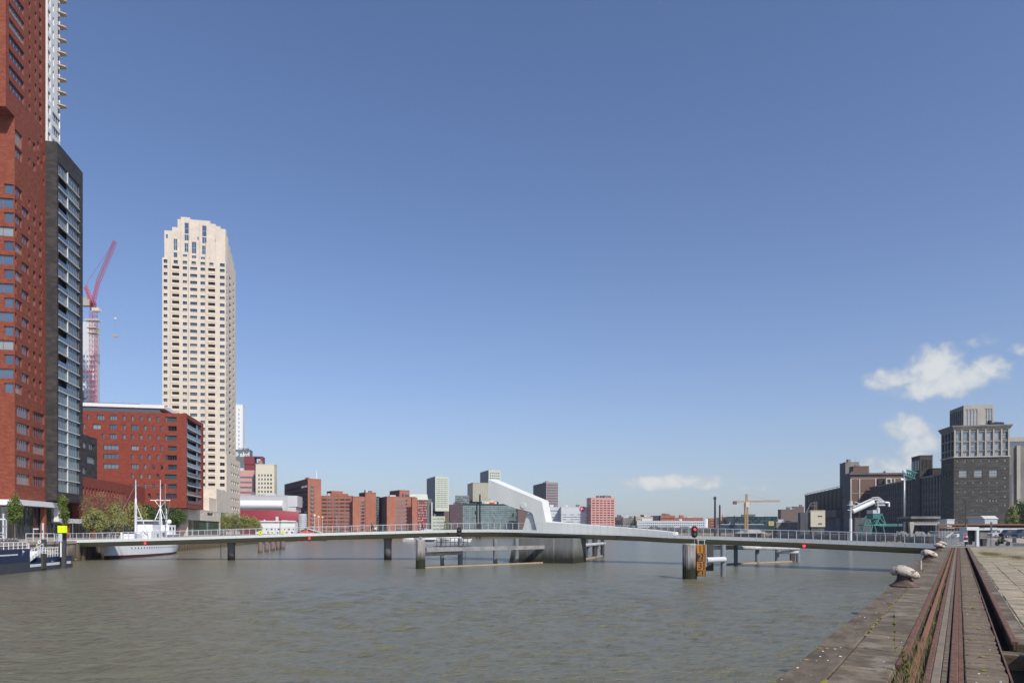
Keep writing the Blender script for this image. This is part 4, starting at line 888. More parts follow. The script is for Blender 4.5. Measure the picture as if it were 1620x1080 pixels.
# towers in the middle distance
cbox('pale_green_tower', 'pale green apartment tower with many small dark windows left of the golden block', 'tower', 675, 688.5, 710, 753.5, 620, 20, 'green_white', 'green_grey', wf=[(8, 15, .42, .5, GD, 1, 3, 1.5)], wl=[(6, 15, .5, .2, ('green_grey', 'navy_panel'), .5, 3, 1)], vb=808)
cbox('dark_tower_base', 'dark recessed storeys below the pale green tower', 'building', 682.2, 684, 702.5, 807, 625, 12, 'navy_panel', 'green_grey')
cbox('dark_green_wing', 'dark grey green block left below the pale green tower', 'building', None, 669, 683, 789, 600, 8, 'green_grey')
cbox('pale_green_block', 'low pale green block with small windows under the dark recess', 'building', None, 684, 704, 816.8, 605, 8, 'green_white', wf=[(9, 4, .42, .5, GD, .4, 1.5, .5)])
cbox('pale_green_fin', 'thin tall pale green wall slab beside the dark green block', 'wall', None, 682.2, 684.4, 794.5, 598, 8, 'green_white')
cbox('far_cream_block', 'small cream and brown block seen low between the pale and purple blocks', 'building', None, 701, 713, 808, 640, 8, 'brown_dull', roofm='green_white')
cbox('purple_block', 'dark purple brick block left of the teal glass building', 'building', None, 712, 731.8, 798.5, 478, 10, 'purple_and_shaded_brick', 'purple_and_shaded_brick', wf=[(4, 7, .4, .3, ('navy_panel', 'glass_d'), .5, 2, 1)])
cbox('teal_roof_box', 'dark teal glass box above the purple block', 'building', 720, 722, 742, 784, 500, 18, 'glass_teal', 'glass_teal', wf=[(6, 5, .86, .5, ('teal_dark', 'glass_teal'), .2, 20, .5)])
tg, W, L, zt = cbox('teal_glass_building', 'wide teal glass building with thin horizontal floor lines', 'building', None, 731.8, 822, 797, 480, 10, 'teal_dark')
mb = MB(); rr = random.Random(9); nx, nz_ = 30, 13; ph = (zt-QZ-3)/nz_
for j in range(nz_):
    for i in range(nx): mb.box(.1+i*(W-.2)/nx, (i+1)*(W-.2)/nx, -.15-.02*rr.random(), -.01, QZ+2+j*ph+.22, QZ+2+(j+1)*ph, rr.choice((0, 0, 0, 0, 0, 0, 1)))
tag(obj('glass_panel', mb, ['glass_teal2', 'glass_teal', 'glass_b'], tg, norm=False), kind='stuff')
mb = MB(); mb.box(W*.38, W*.6, 1, 5, zt+.3, zt+1.8); obj('roof_sign', mb, 'cream_paint', tg); mb = MB(); mb.box(W*.47, W*.56, .7, .95, zt+.5, zt+1.5); obj('roof_lettering', mb, 'orange_red', tg)
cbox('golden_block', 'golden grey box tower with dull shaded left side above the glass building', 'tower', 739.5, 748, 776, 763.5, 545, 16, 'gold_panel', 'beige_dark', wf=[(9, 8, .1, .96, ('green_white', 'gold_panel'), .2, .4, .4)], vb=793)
cbox('recessed_block', 'dark recessed storey under the golden box tower', 'building', None, 741, 775, 792, 548, 12, 'navy_panel')
cbox('far_green_tower', 'farthest pale green tower partly hidden by the white bridge pylon', 'tower', 759.5, 773, 792, 743.5, 720, 18, 'green_white', 'green_grey', wf=[(5, 22, .55, .5, GD, 1, 3, 1.5)])
cbox('brown_end_block', 'brown tinted end block seen through the arch of the bridge pylon', 'building', None, 819, 835, 803, 470, 5, 'brown_dull', wf=[(4, 8, .6, .2, ('maroon2', 'glass_d'), .3, 1, .5)])
cbox('mauve_tower', 'dark mauve gridded office tower with black shaded left side behind the pylon', 'tower', 843.5, 864, 883, 763, 640, 14, 'mauve_panel', 'navy_panel', wf=[(10, 17, .55, .62, ('navy_panel', 'dark_recess'), .4, 3, 1)])
cbox('grey_white_office', 'grey white office block with dark window lines right of the pylon', 'building', None, 862, 886, 802, 560, 4, 'grey_white', wf=[(1, 5, .96, .25, ('silver', 'glass_b'), 1, 6, 1.5)])
cbox('pale_office_round_logo', 'wide pale office block with a round pink logo on its top right corner', 'building', None, 888, 928, 802, 550, 2, 'grey_white', wf=[(6, 6, .92, .28, ('glass_b', 'silver'), 1, 4, 5)])
lg_ = COL.objects['pale_office_round_logo']; W = along(928, (gx(888, 550), 550), (math.cos(R(2)), math.sin(R(2))))
mb = MB(); mb.tube((0, -.3, 0), (0, -.05, 0), 2.3, 20); o = obj('round_logo', mb, 'maroon_pink' if 'maroon_pink' in M else mat('maroon_pink', (.62, .06, .17), .5, .02), lg_); o.location = (W-3.4, -.05, hz(804.5, 550))
mb = MB(); mb.box(-1.1, 1.1, -.36, -.31, -.5, .5); o = obj('logo_mark', mb, 'white_paint', lg_); o.location = (W-3.4, -.05, hz(804.5, 550))
pk, W, L, zt = cbox('pink_apartment_tower', 'pink apartment block with rows of white balconies and dark loggias', 'tower', 928, 935, 973, 787.5, 540, 12, 'pink', 'pink', wf=[(6, 13, .74, .42, ('dark_recess', 'brown_recess'), .6, 1.5, 1.0)], wl=[(2, 13, .6, .5, GD, .5, 1.5, 1)])
mb = MB()
for k in range(7): mb.box(.6+W*k/7, .2+W*k/7+W/8, -.5, -.1, zt-26+0*k, zt-25) if 0 else None
for x in (W*.3, W*.45, W*.8): mb.box(x, x+1.8, 3, 5, zt+.35, zt+2.2)
obj('rooftop_plant', mb, 'brown_dull', pk)
low = [('dark_brick_shed', 'small dark brick block right of the pink tower', 974, 986, 823, 560, 'navy_panel', None), ('brown_roofed_block', 'low brown block with a pitched roof right of the pink tower', 974, 993, 818, 575, 'brown_dull', None),
       ('beige_row_block', 'low beige row building behind the dark conifer', 1006, 1033, 817.5, 560, 'beige_dark', (7, 2, .5, .4, GD, .4, 9, 1)), ('dark_end_block', 'dark side block attached to the reddish roofed building', 1033, 1045, 816, 565, 'navy_panel', None),
       ('reddish_block', 'low reddish brick block right of the dark end block', 1045, 1068, 815.5, 563, 'office_brick', (7, 3, .6, .4, GD, .4, 6, 1)), ('brown_row', 'long low brown row of houses behind the white flats', 1068, 1112, 819, 580, 'office_brick', (12, 2, .5, .3, GD, .4, 8, 1)),
       ('grey_low_block', 'small grey block behind the conifer', 985, 1003, 819.5, 540, 'silo_concrete', (5, 3, .5, .4, GD, .4, 4, 1)),
       ('brick_low_block', 'low brick block left of the twin dark poles', 1122, 1131, 820, 560, 'office_brick', (3, 3, .5, .4, GD, .4, 4, 1)),
       ('cream_brick_block', 'small cream brick block right of the twin dark poles', 1138, 1150, 819, 540, 'pink', (4, 4, .5, .4, GD, .4, 2, 1))]
for nm, lb, a, c, vt, D, m_, ws in low: cbox(nm, lb, 'building', None, a, c, vt, D, 0, m_, wf=[ws] if ws else None)
wfz, W, L, zt = cbox('white_flats', 'long low row of white flats with a rounded bright end', 'building', None, 1008, 1116, 824, 520, 0, 'grey_white', wf=[(32, 3, .62, .35, ('glass_b', 'glass_d'), .6, 3, .5)])
mb = MB(); mb.lathe([(1.9, QZ), (1.9, hz(820, 520))], 16, c=(W+.6, 1.9)); obj('rounded_end', mb, 'white_paint', wfz)
cbox('grey_quay_shed', 'long low grey shed on the far quay below the white flats', 'building', None, 1000, 1130, 835, 500, 0, 'silo_dark', wf=[(26, 1, .5, .5, ('silo_concrete', 'glass_d'), .5, .5, 1)])
cbox('teal_glass_hall', 'long low dark teal glass hall behind the yellow crane', 'building', None, 1150, 1230, 817.5, 530, -6, 'teal_dark', wf=[(26, 4, .8, .7, ('glass_teal', 'glass_a'), .5, 5, .5)])
cbox('grey_glass_pavilion', 'low pavilion with a sloped pale roof in front of the teal glass hall', 'building', None, 1140, 1208, 829.5, 480, -4, 'glass_b', roofm='grey_white')
mb = MB(); mb.loft([[(0, 0, 0), (21, 0, 0), (14, 0, 2.6), (8, 0, 2.2)], [(0, 8, 0), (21, 8, 0), (14, 8, 2.6), (8, 8, 2.2)]]); o = obj('sloped_roof', mb, 'silver', None, loc=(gx(1166, 470), 470, QZ-.1)); tag(o, 'pale grey sloped ramp roof beside the foot of the yellow crane', 'roof')
ys = thing('yellow_screen_sign', 'small yellow green billboard at the right end of the teal glass hall', 'sign', (gx(1216, 500), 500, 0)); mb = MB(); mb.box(0, 3.6, -.3, 0, hz(831, 500), hz(824, 500)); obj('board', mb, 'dull_yellow', ys); mb = MB(); mb.tube((.9, -.1, QZ), (.9, -.1, hz(831, 500)), .12, 5); mb.tube((2.7, -.1, QZ), (2.7, -.1, hz(831, 500)), .12, 5); obj('leg', mb, 'dark_steel', ys)
mb = MB(); mb.box(.9, 1.2, -.34, -.305, hz(830, 500), hz(825, 500)); mb.box(2.1, 2.4, -.34, -.305, hz(830, 500), hz(825, 500)); obj('stripe', mb, 'black', ys)
cbox('brown_warehouse', 'plain brown warehouse at the far end left of the grain silos', 'building', None, 1235.5, 1262, 806, 600, -4, 'brown_dull')
cbox('brown_warehouse_tower', 'brown stair block on the plain brown warehouse', 'building', None, 1256, 1272, 801.5, 610, -4, 'brown_dull')
cbox('low_pale_shed', 'low pale shed in front of the brown warehouse', 'building', None, 1228, 1262, 826, 500, -4, 'silo_concrete', roofm='grey_white')

# ------------------------------------------------------------ grain silos on the right bank
TR = R(-10.7); ar = (-math.sin(TR), math.cos(TR)); br = (math.cos(TR), math.sin(TR))
PS = (gx(1509, 260), 260); st_ = thing('grain_silo_tower', 'dark brick grain silo tower with gridded upper windows and wide cornice', 'tower', (*PS, 0), TR)
W = along(1597, PS, br); L = along(1489, PS, ar); zc = hz(680, 260); zg = hz(723, 260)
bands = []
wn = []
cols7 = [W*(i+.5)/7 for i in range(7)]
for i, c in enumerate(cols7):
    if i < 6:
        wn += [(c-.98, c+.98, hz(696.5, 259), hz(683.2, 259), 2, 2, random.choice(('glass_b', 'glass_c', 'glass_b'))), (c-.98, c+.98, hz(711.5, 259), hz(699, 259), 2, 2, random.choice(('glass_b', 'glass_c')))]
        wn.append((c-.9, c+.9, hz(721.6, 259), hz(713.6, 259), 2, 1, 'glass_c'))
    else: wn += [(c-1, c+1, hz(z+12, 259), hz(z, 259), 3, 3, 'glass_d') for z in (683.5, 699)]+[(c-1, c+1, hz(721.6, 259), hz(713.6, 259), 3, 2, 'glass_d')]
facade(st_, (0, 0), 0, W, zg, zc, wn, 'silo_concrete', dep=.5, fr='silver', gls=('glass_b', 'glass_c'), fw=.1)
wl_ = []
for i in range(4):
    y = L*(i+.5)/4
    for z in (684, 699): wl_.append((L-y-1.0, L-y+1.0, hz(z+12.5, 262), hz(z, 262), 2, 2, 'glass_d'))
    wl_.append((L-y-1, L-y+1, hz(721, 262), hz(714, 262), 2, 1, 'glass_d'))
facade(st_, (0, L), -90, L, zg, zc, wl_, 'silo_concrete', dep=.5, fr='silo_dark', gls=('glass_d',))
lo = []
for v_ in (729, 763, 777, 806, 825):
    for i in range(6): lo.append((cols7[i]-.35, cols7[i]+.35, hz(v_+1.5, 260), hz(v_-1.2, 260), 1, 1, 'glass_d'))
for k, v_ in enumerate((729, 741, 756, 770, 785, 799, 812)): lo.append((cols7[6]-.45, cols7[6]+.45, hz(v_+1.5, 260), hz(v_-1.5, 260), 1, 1, 'glass_d'))
for a in (1517, 1541, 1565): x = along(a, PS, br); lo.append((x, x+2.9, hz(755, 260), hz(743.5, 260), 4, 3, 'glass_c'))
for a in (1541, 1545, 1552, 1565, 1570, 1575): x = along(a, PS, br); lo.append((x, x+.8, hz(793.3, 260), hz(790, 260), 1, 1, 'glass_curtain'))
lo = [q for q in lo if not any((p is not q and abs((p[0]+p[1])/2-(q[0]+q[1])/2) < 1.2 and p[2] < q[3] and q[2] < p[3] and p[1]-p[0] > q[1]-q[0]) for p in lo)]
facade(st_, (0, 0), 0, W, QZ, zg-.002, lo, 'silo_brick', dep=.3, fr='silver', gls=('glass_d',), fw=.09)
facade(st_, (0, L), -90, L, QZ, zg-.002, [(2+i*2.6, 2.8+i*2.6, hz(749, 262)-1, hz(744, 262), 1, 1, 'glass_d') for i in range(3)], 'silo_brick', dep=.3)
plain(st_, (W, 0), 90, L, QZ, zc, 'silo_brick'); plain(st_, (0, L), 0, W, QZ, zc, 'silo_brick')
mb = MB()
for k in range(24): z = QZ+1.2+k*1.05; mb.box(-.04, W+.04, -.05, -.004, z, z+.12) if z < zg-.5 else None
o = obj('brick_band', mb, 'silo_brick', st_)
mb = MB(); mb.box(-.3, W+.3, -.35, L+.3, zg-.2, zg+.25); obj('string_course', mb, 'light_concrete', st_)
mb = MB(); e = .5
for i, (z, e) in enumerate(((zc, .3), (zc+.5, .5), (zc+.95, .75), (zc+1.25, .85))): mb.box(-e, W+e, -e, L+e, z+.002*i, z+.5 if i < 3 else z+.35)
obj('cornice', mb, 'silo_concrete', st_)
mb = MB()
for i in range(8): x = min(W-.3, max(.3, W*i/7)); mb.box(x-.26, x+.26, -.22, -.004, zg+.26, zc-.003)
obj('pier', mb, 'light_concrete', st_)
for c in cols7[:6]: mb = MB(); mb.box(c-.9, c+.9, -.3, -.05, hz(698.6, 259)-.1, hz(698.6, 259)+.1); obj('sill', mb, 'light_concrete', st_)
zt2 = hz(642, 262); x0, x1 = along(1531.5, PS, br)-.9, along(1580, PS, br)-1.0
pp = thing('silo_penthouse', 'concrete and glass penthouse with tall windows on top of the silo tower', 'building', (*PS, 0), TR)
zb2 = zc+1.62
wn = [(x, x+.75, zb2+.1, zt2-1.5, 1, 3, 'glass_c') for x in (.7, 1.8, 2.9, 4.0)]+[(x, x+.7, zb2+.1, zt2-1.5, 1, 3, 'glass_c') for x in (7.3, 8.2, 9.1, 10)]
facade(pp, (x0, 1.5), 0, x1-x0, zb2, zt2, [q for q in wn if q[1] < x1-x0-.1], 'light_concrete', fr='white_paint', gls=('glass_c',), dep=.25)
facade(pp, (x0, 1.5+12), -90, 12, zb2, zt2, [(.6+i*1.6, 1.9+i*1.6, zb2+.2, zt2-1.5, 1, 2, 'glass_b') for i in range(7)], 'silo_concrete', dep=.25, fr='silo_dark')
plain(pp, (x1, 1.5), 90, 12, zb2, zt2, 'light_concrete'); roofbox(pp, x0, x1, 1.5, 13.5, zt2, 'light_concrete', 0)
tk = thing('roof_machine', 'black flat machine with a small box on the silo tower roof', 'machine', (*PS, zb2), TR)
mb = MB(); mb.loft([[(12.6, .8, 0), (17.6, .8, 0), (17.4, .8, 1.0), (14.5, .8, 1.2), (13, .8, .7)], [(12.6, 3.4, 0), (17.6, 3.4, 0), (17.4, 3.4, 1.0), (14.5, 3.4, 1.2), (13, 3.4, .7)]]); mb.box(12.5, 13.3, .9, 2, 0.71, 1.9); obj('casing', mb, 'black', tk)
# silo block on the far right
sr = thing('ribbed_silo_block', 'beige grey silo block with light column at the right edge of the photo', 'building', (gx(1596.5, 275), 275, 0), TR)
mb = MB(); mb.box(0, 30, 0, 20, QZ, hz(706, 275)); obj('wall', mb, 'silo_concrete', sr); mb = MB(); mb.box(-.4, 30, -.3, 20, hz(698.5, 275), hz(691.5, 275)); obj('cornice', mb, 'light_concrete', sr)
mb = MB(); mb.box(0, 30, .3, 19, hz(706, 275)+.003, hz(698.5, 275)-.003); obj('glazed_storey', mb, 'glass_d', sr); mb = MB(); x = along(1607, (gx(1596.5, 275), 275), br); mb.box(x, x+1.25, -.8, -.01, QZ, hz(706, 275)+.2); obj('column', mb, 'light_concrete', sr)
# long pilastered warehouse
P6 = (PS[0]+ar[0]*(L+.02), PS[1]+ar[1]*(L+.02)); lw6 = thing('pilastered_silo_hall', 'long shaded silo building with rows of vertical concrete pilasters', 'building', (*P6, 0), TR)
L6 = along(1376, P6, ar); zt6 = hz(750, 271.3)
mb = MB(); mb.box(.4, 25, 0, L6, QZ, zt6-.4); obj('wall', mb, 'silo_dark', lw6)
mb = MB(); mb.box(-.3, 25.2, 0, L6+.3, zt6-.398, zt6+.3); obj('cornice', mb, 'silo_concrete', lw6)
pm = MB(); pm.box(-.15, .395, -.28, .28, QZ+.01, zt6-.41); pmm = mesh('pilaster', pm, 'silo_concrete'); np_ = 30
fixn(pmm)
for i in range(np_): o = bpy.data.objects.new('pilaster', pmm); COL.objects.link(o); o.parent = lw6; o.location = (0, 1+(L6-2)*i/(np_-1), 0)
wi = MB()
for i in range(np_-1):
    for k in range(7): y = 1+(L6-2)*(i+.5)/(np_-1); z = QZ+1.2+k*3.2; wi.box(.33, .398, y-.75, y+.75, z, z+1.9)
tag(obj('window', wi, 'glass_d', lw6), kind='stuff')
mb = MB()
for k in range(1, 3): mb.box(.2, .396, 0, L6, QZ+7.5*k, QZ+7.5*k+.3)
obj('floor_band', mb, 'silo_concrete', lw6)
rt_ = thing('dark_roof_tower', 'dark box tower with curved parapet standing on the silo hall roof', 'building', (*P6, zt6+.302), TR)
x0 = 6; y0, y1 = 18, 32; u_ = lambda y: 0
D7 = 300; P7 = (gx(1456, D7), D7)
bpy.data.objects.remove(rt_)
cbox('dark_roof_tower', 'dark box tower rising from the silo hall roof left of the brick silo tower', 'building', 1442, 1455, 1475.5, 721, 290, -10.7, 'silo_brick', 'dark_brick', wf=[(5, 1, .35, .9, ('dark_recess', 'glass_d'), .6, 27, 1.2)], wl=[(5, 1, .4, .85, GD, .4, 27, 1.2)], roofm='silo_dark')
cbox('roof_link', 'low dark roof storey between the dark box and the brick silo tower', 'building', None, 1475, 1489.5, 741.5, 285, -10.7, 'dark_brick')
# brown warehouse with pale pilasters
bw, W, L, zt = cbox('brown_pilaster_hall', 'tall brown silo hall with pale pilasters behind the white loading crane', 'building', 1336, 1345, 1430, 749, 358, -6, 'brown_brick', 'silo_dark')
mb = MB()
for x in (.35, 4.6, 12.6, 22): mb.box(x-.35, x+.35, -.3, -.02, QZ, zt-2.8)
obj('pilaster', mb, 'light_concrete', bw); mb = MB(); mb.box(-.6, W+.4, -.8, 4, zt-.6, zt+.2); obj('eaves', mb, 'silo_dark', bw); mb = MB(); mb.box(.7, W, -.1, -.02, zt-2.79, zt-2.5); mb.box(.7, 12, -.1, -.02, hz(780, 358), hz(779.3, 358)); obj('band', mb, 'light_concrete', bw)
mb = MB(); x = along(1399, (gx(1345, 358), 358), (math.cos(R(-6)), math.sin(R(-6)))); mb.box(x, x+2.6, -2.4, -.1, hz(766, 358), hz(757, 358)); obj('hoist_box', mb, 'cream_paint', bw); mb = MB(); mb.box(x-3.2, x-.3, -.6, -.1, hz(766, 358), hz(757, 358)); obj('hatch', mb, 'dark_recess', bw)
mb = MB(); mb.box(x+.5, x+2.1, -2.5, -2.41, hz(764.5, 358), hz(758.5, 358)); obj('window', mb, 'glass_b', bw)
cbox('grey_silo_tower', 'grey narrow lift tower left of the brown silo hall', 'tower', 1328.5, 1337.5, 1359, 731.5, 400, -9, 'silo_concrete', 'silo_dark', wl=[(1, 10, .35, .35, ('silo_dark', 'glass_d'), 1, 6, 3)])
cbox('brown_roof_block', 'brown brick block on the roof between the grey tower and the hall', 'building', 1343.5, 1350, 1374.5, 738, 385, -8, 'brown_brick', 'dark_brick')
# far row of round silos
P8 = (gx(1328, 405), 405); sb = thing('round_silo_row', 'long row of dark round silos with a ribbed lower gallery', 'silo', (*P8, 0), TR)
L8 = along(1270.5, P8, ar); zt8 = hz(769.5, 405); zm = hz(806, 405); mb = MB(); mb.box(.5, 20, 0, L8, QZ, zm); obj('wall', mb, 'silo_dark', sb)
cy = MB(); cy.lathe([(4.3, zm+.01), (4.3, zt8-1.2), (4.6, zt8-1.0), (4.6, zt8-.6), (4.2, zt8-.4)], 20); cym = mesh('silo', cy, 'silo_dark', True); fixn(cym)
nsl = int(L8/9)
for i in range(nsl):
    o = bpy.data.objects.new('silo', cym); COL.objects.link(o); o.parent = sb; o.location = (4.6, 4.6+(L8-9.2)*i/(nsl-1), 0)
    mb = MB(); y = 4.6+(L8-9.2)*i/(nsl-1); mb.path([(1, y-3.6, zt8-.5), (1, y-3.6, zt8+.5), (1, y+3.6, zt8+.5), (1, y+3.6, zt8-.5)], .14, 5); obj('railing', mb, 'silo_concrete', sb)
mb = MB(); mb.box(-1.2, .49, 2, L8-2, zm-4.2, zm+.2); obj('gallery', mb, 'silo_dark', sb)
mb = MB()
for i in range(44): mb.box(-1.3, -1.21, 2.5+i*(L8-5)/44, 2.9+i*(L8-5)/44, zm-3.8, zm-.2)
tag(obj('rib', mb, 'silo_concrete', sb), kind='stuff')

# ------------------------------------------------------------ footbridge
CP = [(100, 107.5, 3.22), (240, 108, 3.55), (366, 108, 3.92), (490, 108.6, 4.3), (613, 108.8, 4.62), (700, 108.2, 4.83), (760, 107, 4.92), (815, 105.4, 4.88), (870, 103, 4.74), (935, 100.6, 4.56), (1000, 98, 4.38), (1060, 95, 4.12), (1130, 91.6, 3.95), (1215, 87.6, 3.75), (1300, 83.2, 3.57), (1400, 78.6, 3.34), (1495, 74.2, 3.15)]
cps = [Vector((gx(u, D), D, z)) for u, D, z in CP]; cps[0].x = -70.6
fine = []
for i in range(len(cps)-1):
    p0, p1, p2, p3 = cps[max(i-1, 0)], cps[i], cps[i+1], cps[min(i+2, len(cps)-1)]
    for k in range(24):
        t = k/24; fine.append(.5*((2*p1)+(p2-p0)*t+(2*p0-5*p1+4*p2-p3)*t*t+(3*p1-p0-3*p2+p3)*t**3))
fine.append(cps[-1])
def resample(pts, step):
    tot = sum((b-a).length for a, b in zip(pts[:-1], pts[1:])); n = round(tot/step); st = tot/n; out = [pts[0]]; acc = 0; tgt = st
    for a, b in zip(pts[:-1], pts[1:]):
        d = (b-a).length
        while acc+d >= tgt-1e-9 and len(out) < n: out.append(a.lerp(b, (tgt-acc)/d)); tgt += st
        acc += d
    out.append(pts[-1]); return out
BP = resample(fine, 1.0); NB = len(BP); BW = 6.2
def bdir(i):
    a = BP[max(i-1, 0)]; b_ = BP[min(i+1, NB-1)]; d = Vector((b_.x-a.x, b_.y-a.y, 0)).normalized(); return d
BD = [bdir(i) for i in range(NB)]; BN = [Vector((-d.y, d.x, 0)) for d in BD]   # BN points away from the camera side
def bp(i, w_, dz=0): return BP[i]+BN[i]*w_+Vector((0, 0, dz))
def near_i(u):
    return min(range(NB), key=lambda i: abs(UC+F*BP[i].x/BP[i].y-u))
br_ = thing('footbridge', 'long curving white footbridge crossing the whole harbour basin', 'bridge', tuple(cps[0]))
off = -cps[0]
def bobj(name, mb, m, smooth=False, norm=True):
    o = obj(name, mb, m, br_, smooth, loc=tuple(off), norm=norm); return o
prof = [(.03, -.02), (.03, -.42), (.28, -.50), (.9, -.80), (1.8, -1.12), (4.4, -1.12), (5.3, -.80), (5.92, -.50), (6.17, -.42), (6.17, -.02)]
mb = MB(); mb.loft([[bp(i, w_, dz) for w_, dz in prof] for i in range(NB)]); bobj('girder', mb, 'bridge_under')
mb = MB(); mb.loft([[bp(i, .05, .0), bp(i, .05, -.018), bp(i, 6.15, -.018), bp(i, 6.15, .0)] for i in range(NB)]); bobj('deck', mb, 'deck_asphalt')
fm = MB(); fm.box(.012, .988, -.03, .028, -.40, .03); fmm = mesh('fascia_panel', fm, 'bridge_white'); fixn(fmm)
pm = MB(); pm.box(-.028, .028, -.03, .05, .031, 1.05); pmm_ = mesh('railing_post', pm, 'pale_steel'); fixn(pmm_)
pm2 = MB(); pm2.box(-.018, .018, -.03, .03, .0, 1.05); pmm2 = mesh('railing_post', pm2, 'steel_grey'); fixn(pmm2)
for i in range(NB-1):
    a, b_ = BP[i], BP[i+1]; d = b_-a; hd = math.hypot(d.x, d.y)
    o = bpy.data.objects.new('fascia_panel', fmm); COL.objects.link(o); o.parent = br_; o.location = a+off; o.rotation_euler = (0, -math.atan2(d.z, hd), math.atan2(d.y, d.x)); o.scale = (d.length, 1, 1)
for i in range(NB):
    for me, w_ in ((pmm_, 0.0), (pmm2, 6.15)):
        if w_ and i % 2: continue
        o = bpy.data.objects.new('railing_post', me); COL.objects.link(o); o.parent = br_; o.location = bp(i, w_)+off; o.rotation_euler.z = math.atan2(BD[i].y, BD[i].x)
for w_ in (0.02, 6.15):
    mb = MB(); mb.loft([[bp(i, w_-.035, 1.05), bp(i, w_-.035, 1.10), bp(i, w_+.035, 1.10), bp(i, w_+.035, 1.05)] for i in range(NB)]); bobj('handrail', mb, 'pale_steel')
    mb = MB()
    for h in (.2, .36, .52, .68, .84): mb.loft([[bp(i, w_+.01, h), bp(i, w_+.016, h+.010), bp(i, w_+.022, h)] for i in range(NB)])
    tag(bobj('railing_cable', mb, 'steel_grey'), kind='stuff')
# central spine beam right of the pylon and the leaning white arm
i0, i1 = near_i(852), near_i(1054); rings = []
for i in range(i0, i1+1):
    f = (i-i0)/(i1-i0); h = 1.34+(.36-1.34)*f; rings.append([bp(i, 2.3, .0), bp(i, 2.3, h), bp(i, 4.3, h+.12*(1-f)+.05), bp(i, 4.3, 0)])
mb = MB(); mb.loft(rings); bobj('spine_beam', mb, 'pylon_white')
ip = near_i(866); base = bp(ip, 2.3, 0); ed = BD[near_i(842)].copy(); en = Vector((-ed.y, ed.x, 0))
def ppt(u, v, back=0.0, dz=0.0):
    t_ = along(u, (base.x, base.y), (ed.x, ed.y)); p = base+ed*t_; z = hz(v, p.y); return Vector((p.x, p.y, z+dz))+en*back
TH = 2.7
outl = [(772.5, 758), (857, 793), (864, 826.5), (864.5, 839), (848.5, 839), (841.5, 812.5), (836.5, 810.3), (832.5, 812.5), (824.8, 839), (822.3, 839), (820.3, 805), (796, 796.5), (772.5, 787.5)]
ftop = {0: .25, 1: .2}
fr_ = [ppt(u, v) for u, v in outl]; bk = [ppt(u, v, TH, ftop.get(i, 0)) for i, (u, v) in enumerate(outl)]
# body and the left leg as separate solids: body polygon (convex pieces joined)
def solid(idx, nm, m='pylon_white', back=TH, extra=0):
    mb = MB(); a = [fr_[i]+en*extra for i in idx]; b_ = [bk[i] if back == TH else fr_[i]+en*(extra+back) for i in idx]; n = len(idx)
    mb.v = [tuple(x) for x in a+b_]; mb.f = [tuple(range(n)), tuple(range(2*n-1, n-1, -1))]+[(k, n+k, n+(k+1) % n, (k+1) % n) for k in range(n)]; mb.m = [0]*len(mb.f)
    me = mesh(nm, mb, m); b = bmesh.new(); b.from_mesh(me); bmesh.ops.triangulate(b, faces=[f for f in b.faces if len(f.verts) > 4], ngon_method='EAR_CLIP'); bmesh.ops.recalc_face_normals(b, faces=b.faces); b.to_mesh(me); b.free()
    o = bpy.data.objects.new(nm, me); COL.objects.link(o); o.parent = br_; o.location = off; return o
fr_ += [ppt(820.3, 805)]; bk += [ppt(820.3, 805, TH)]
solid([0, 1, 2, 3, 4, 5, 6, 10, 11, 12], 'pylon_arm')
lg1 = [(836.0, 810.8), (841.0, 812.6), (848.0, 839.2), (824.8, 839.2), (832.5, 812.5)]
fr_b = len(fr_); fr_ += [ppt(u, v, .35) for u, v in lg1]; bk += [ppt(u, v, TH+.25) for u, v in lg1]
solid(list(range(fr_b, fr_b+5)), 'pylon_leg')
mb = MB(); c = ppt(827.8, 799.5); mb.tube(c-en*.07, c+en*.05, .48, 32); mb.tube(c-en*.10, c-en*.071, .40, 32); bobj('pivot_disc', mb, 'pylon_white')
mb = MB(); pp_ = [ppt(u, v, -.012) for u, v in ((820.6, 805.4), (829, 807.4), (836.5, 809.4), (841, 811.2), (842.2, 813), (848.8, 839))]; mb.path(pp_, .05, 4); bobj('arch_joint', mb, 'dark_steel')
# pier columns and big pivot pier
def thingpile(name, label, cat, u, D, r_, ztop, m, cap=True, zb_=-1.2, n=20):
    t_ = thing(name, label, cat, (gx(u, D), D, 0)); mb = MB(); mb.lathe([(r_, zb_), (r_, ztop-.06), (r_-.06, ztop)], n); obj('shaft', mb, m, t_, smooth=False); return t_
for lb, u, r_ in (('round concrete bridge pier nearest the white ship', 366, .58), ('round concrete bridge pier between the pile row and the fender walkway', 613.5, .62)):
    i = near_i(u); c = bp(i, 2.6); t_ = thing('bridge_pier', lb, 'pier', (gx(u, c.y), c.y, 0), group='round bridge piers'); mb = MB(); zt_ = BP[i].z-1.1; mb.lathe([(r_, -1), (r_, zt_-.5), (r_+.12, zt_)], 20); obj('shaft', mb, 'pier_dark', t_, smooth=True)
pv = thing('pivot_pier', 'massive concrete pier under the white pylon with slanted left end', 'pier', (0, 0, 0))
D0 = 102.4; xs0, xs1 = gx(803.5, D0), gx(902, D0-1.2); pd = Vector((BD[near_i(850)].x, BD[near_i(850)].y)); Wp = (xs1-xs0)/pd.x; pn = Vector((-pd.y, pd.x)); o_ = Vector((xs0, D0+.4)); zt_ = 3.62
L_ = lambda a, c, z: (o_.x+pd.x*a+pn.x*c, o_.y+pd.y*a+pn.y*c, z)
mb = MB(); mb.loft([[L_(0, 0, -1), L_(Wp*.72, 0, -1), L_(Wp*.72, 6, -1), L_(0, 6, -1)], [L_(.95, 0, zt_), L_(Wp*.72, 0, zt_), L_(Wp*.72, 6, zt_), L_(.95, 6, zt_)]]); obj('base', mb, 'pier_concrete', pv)
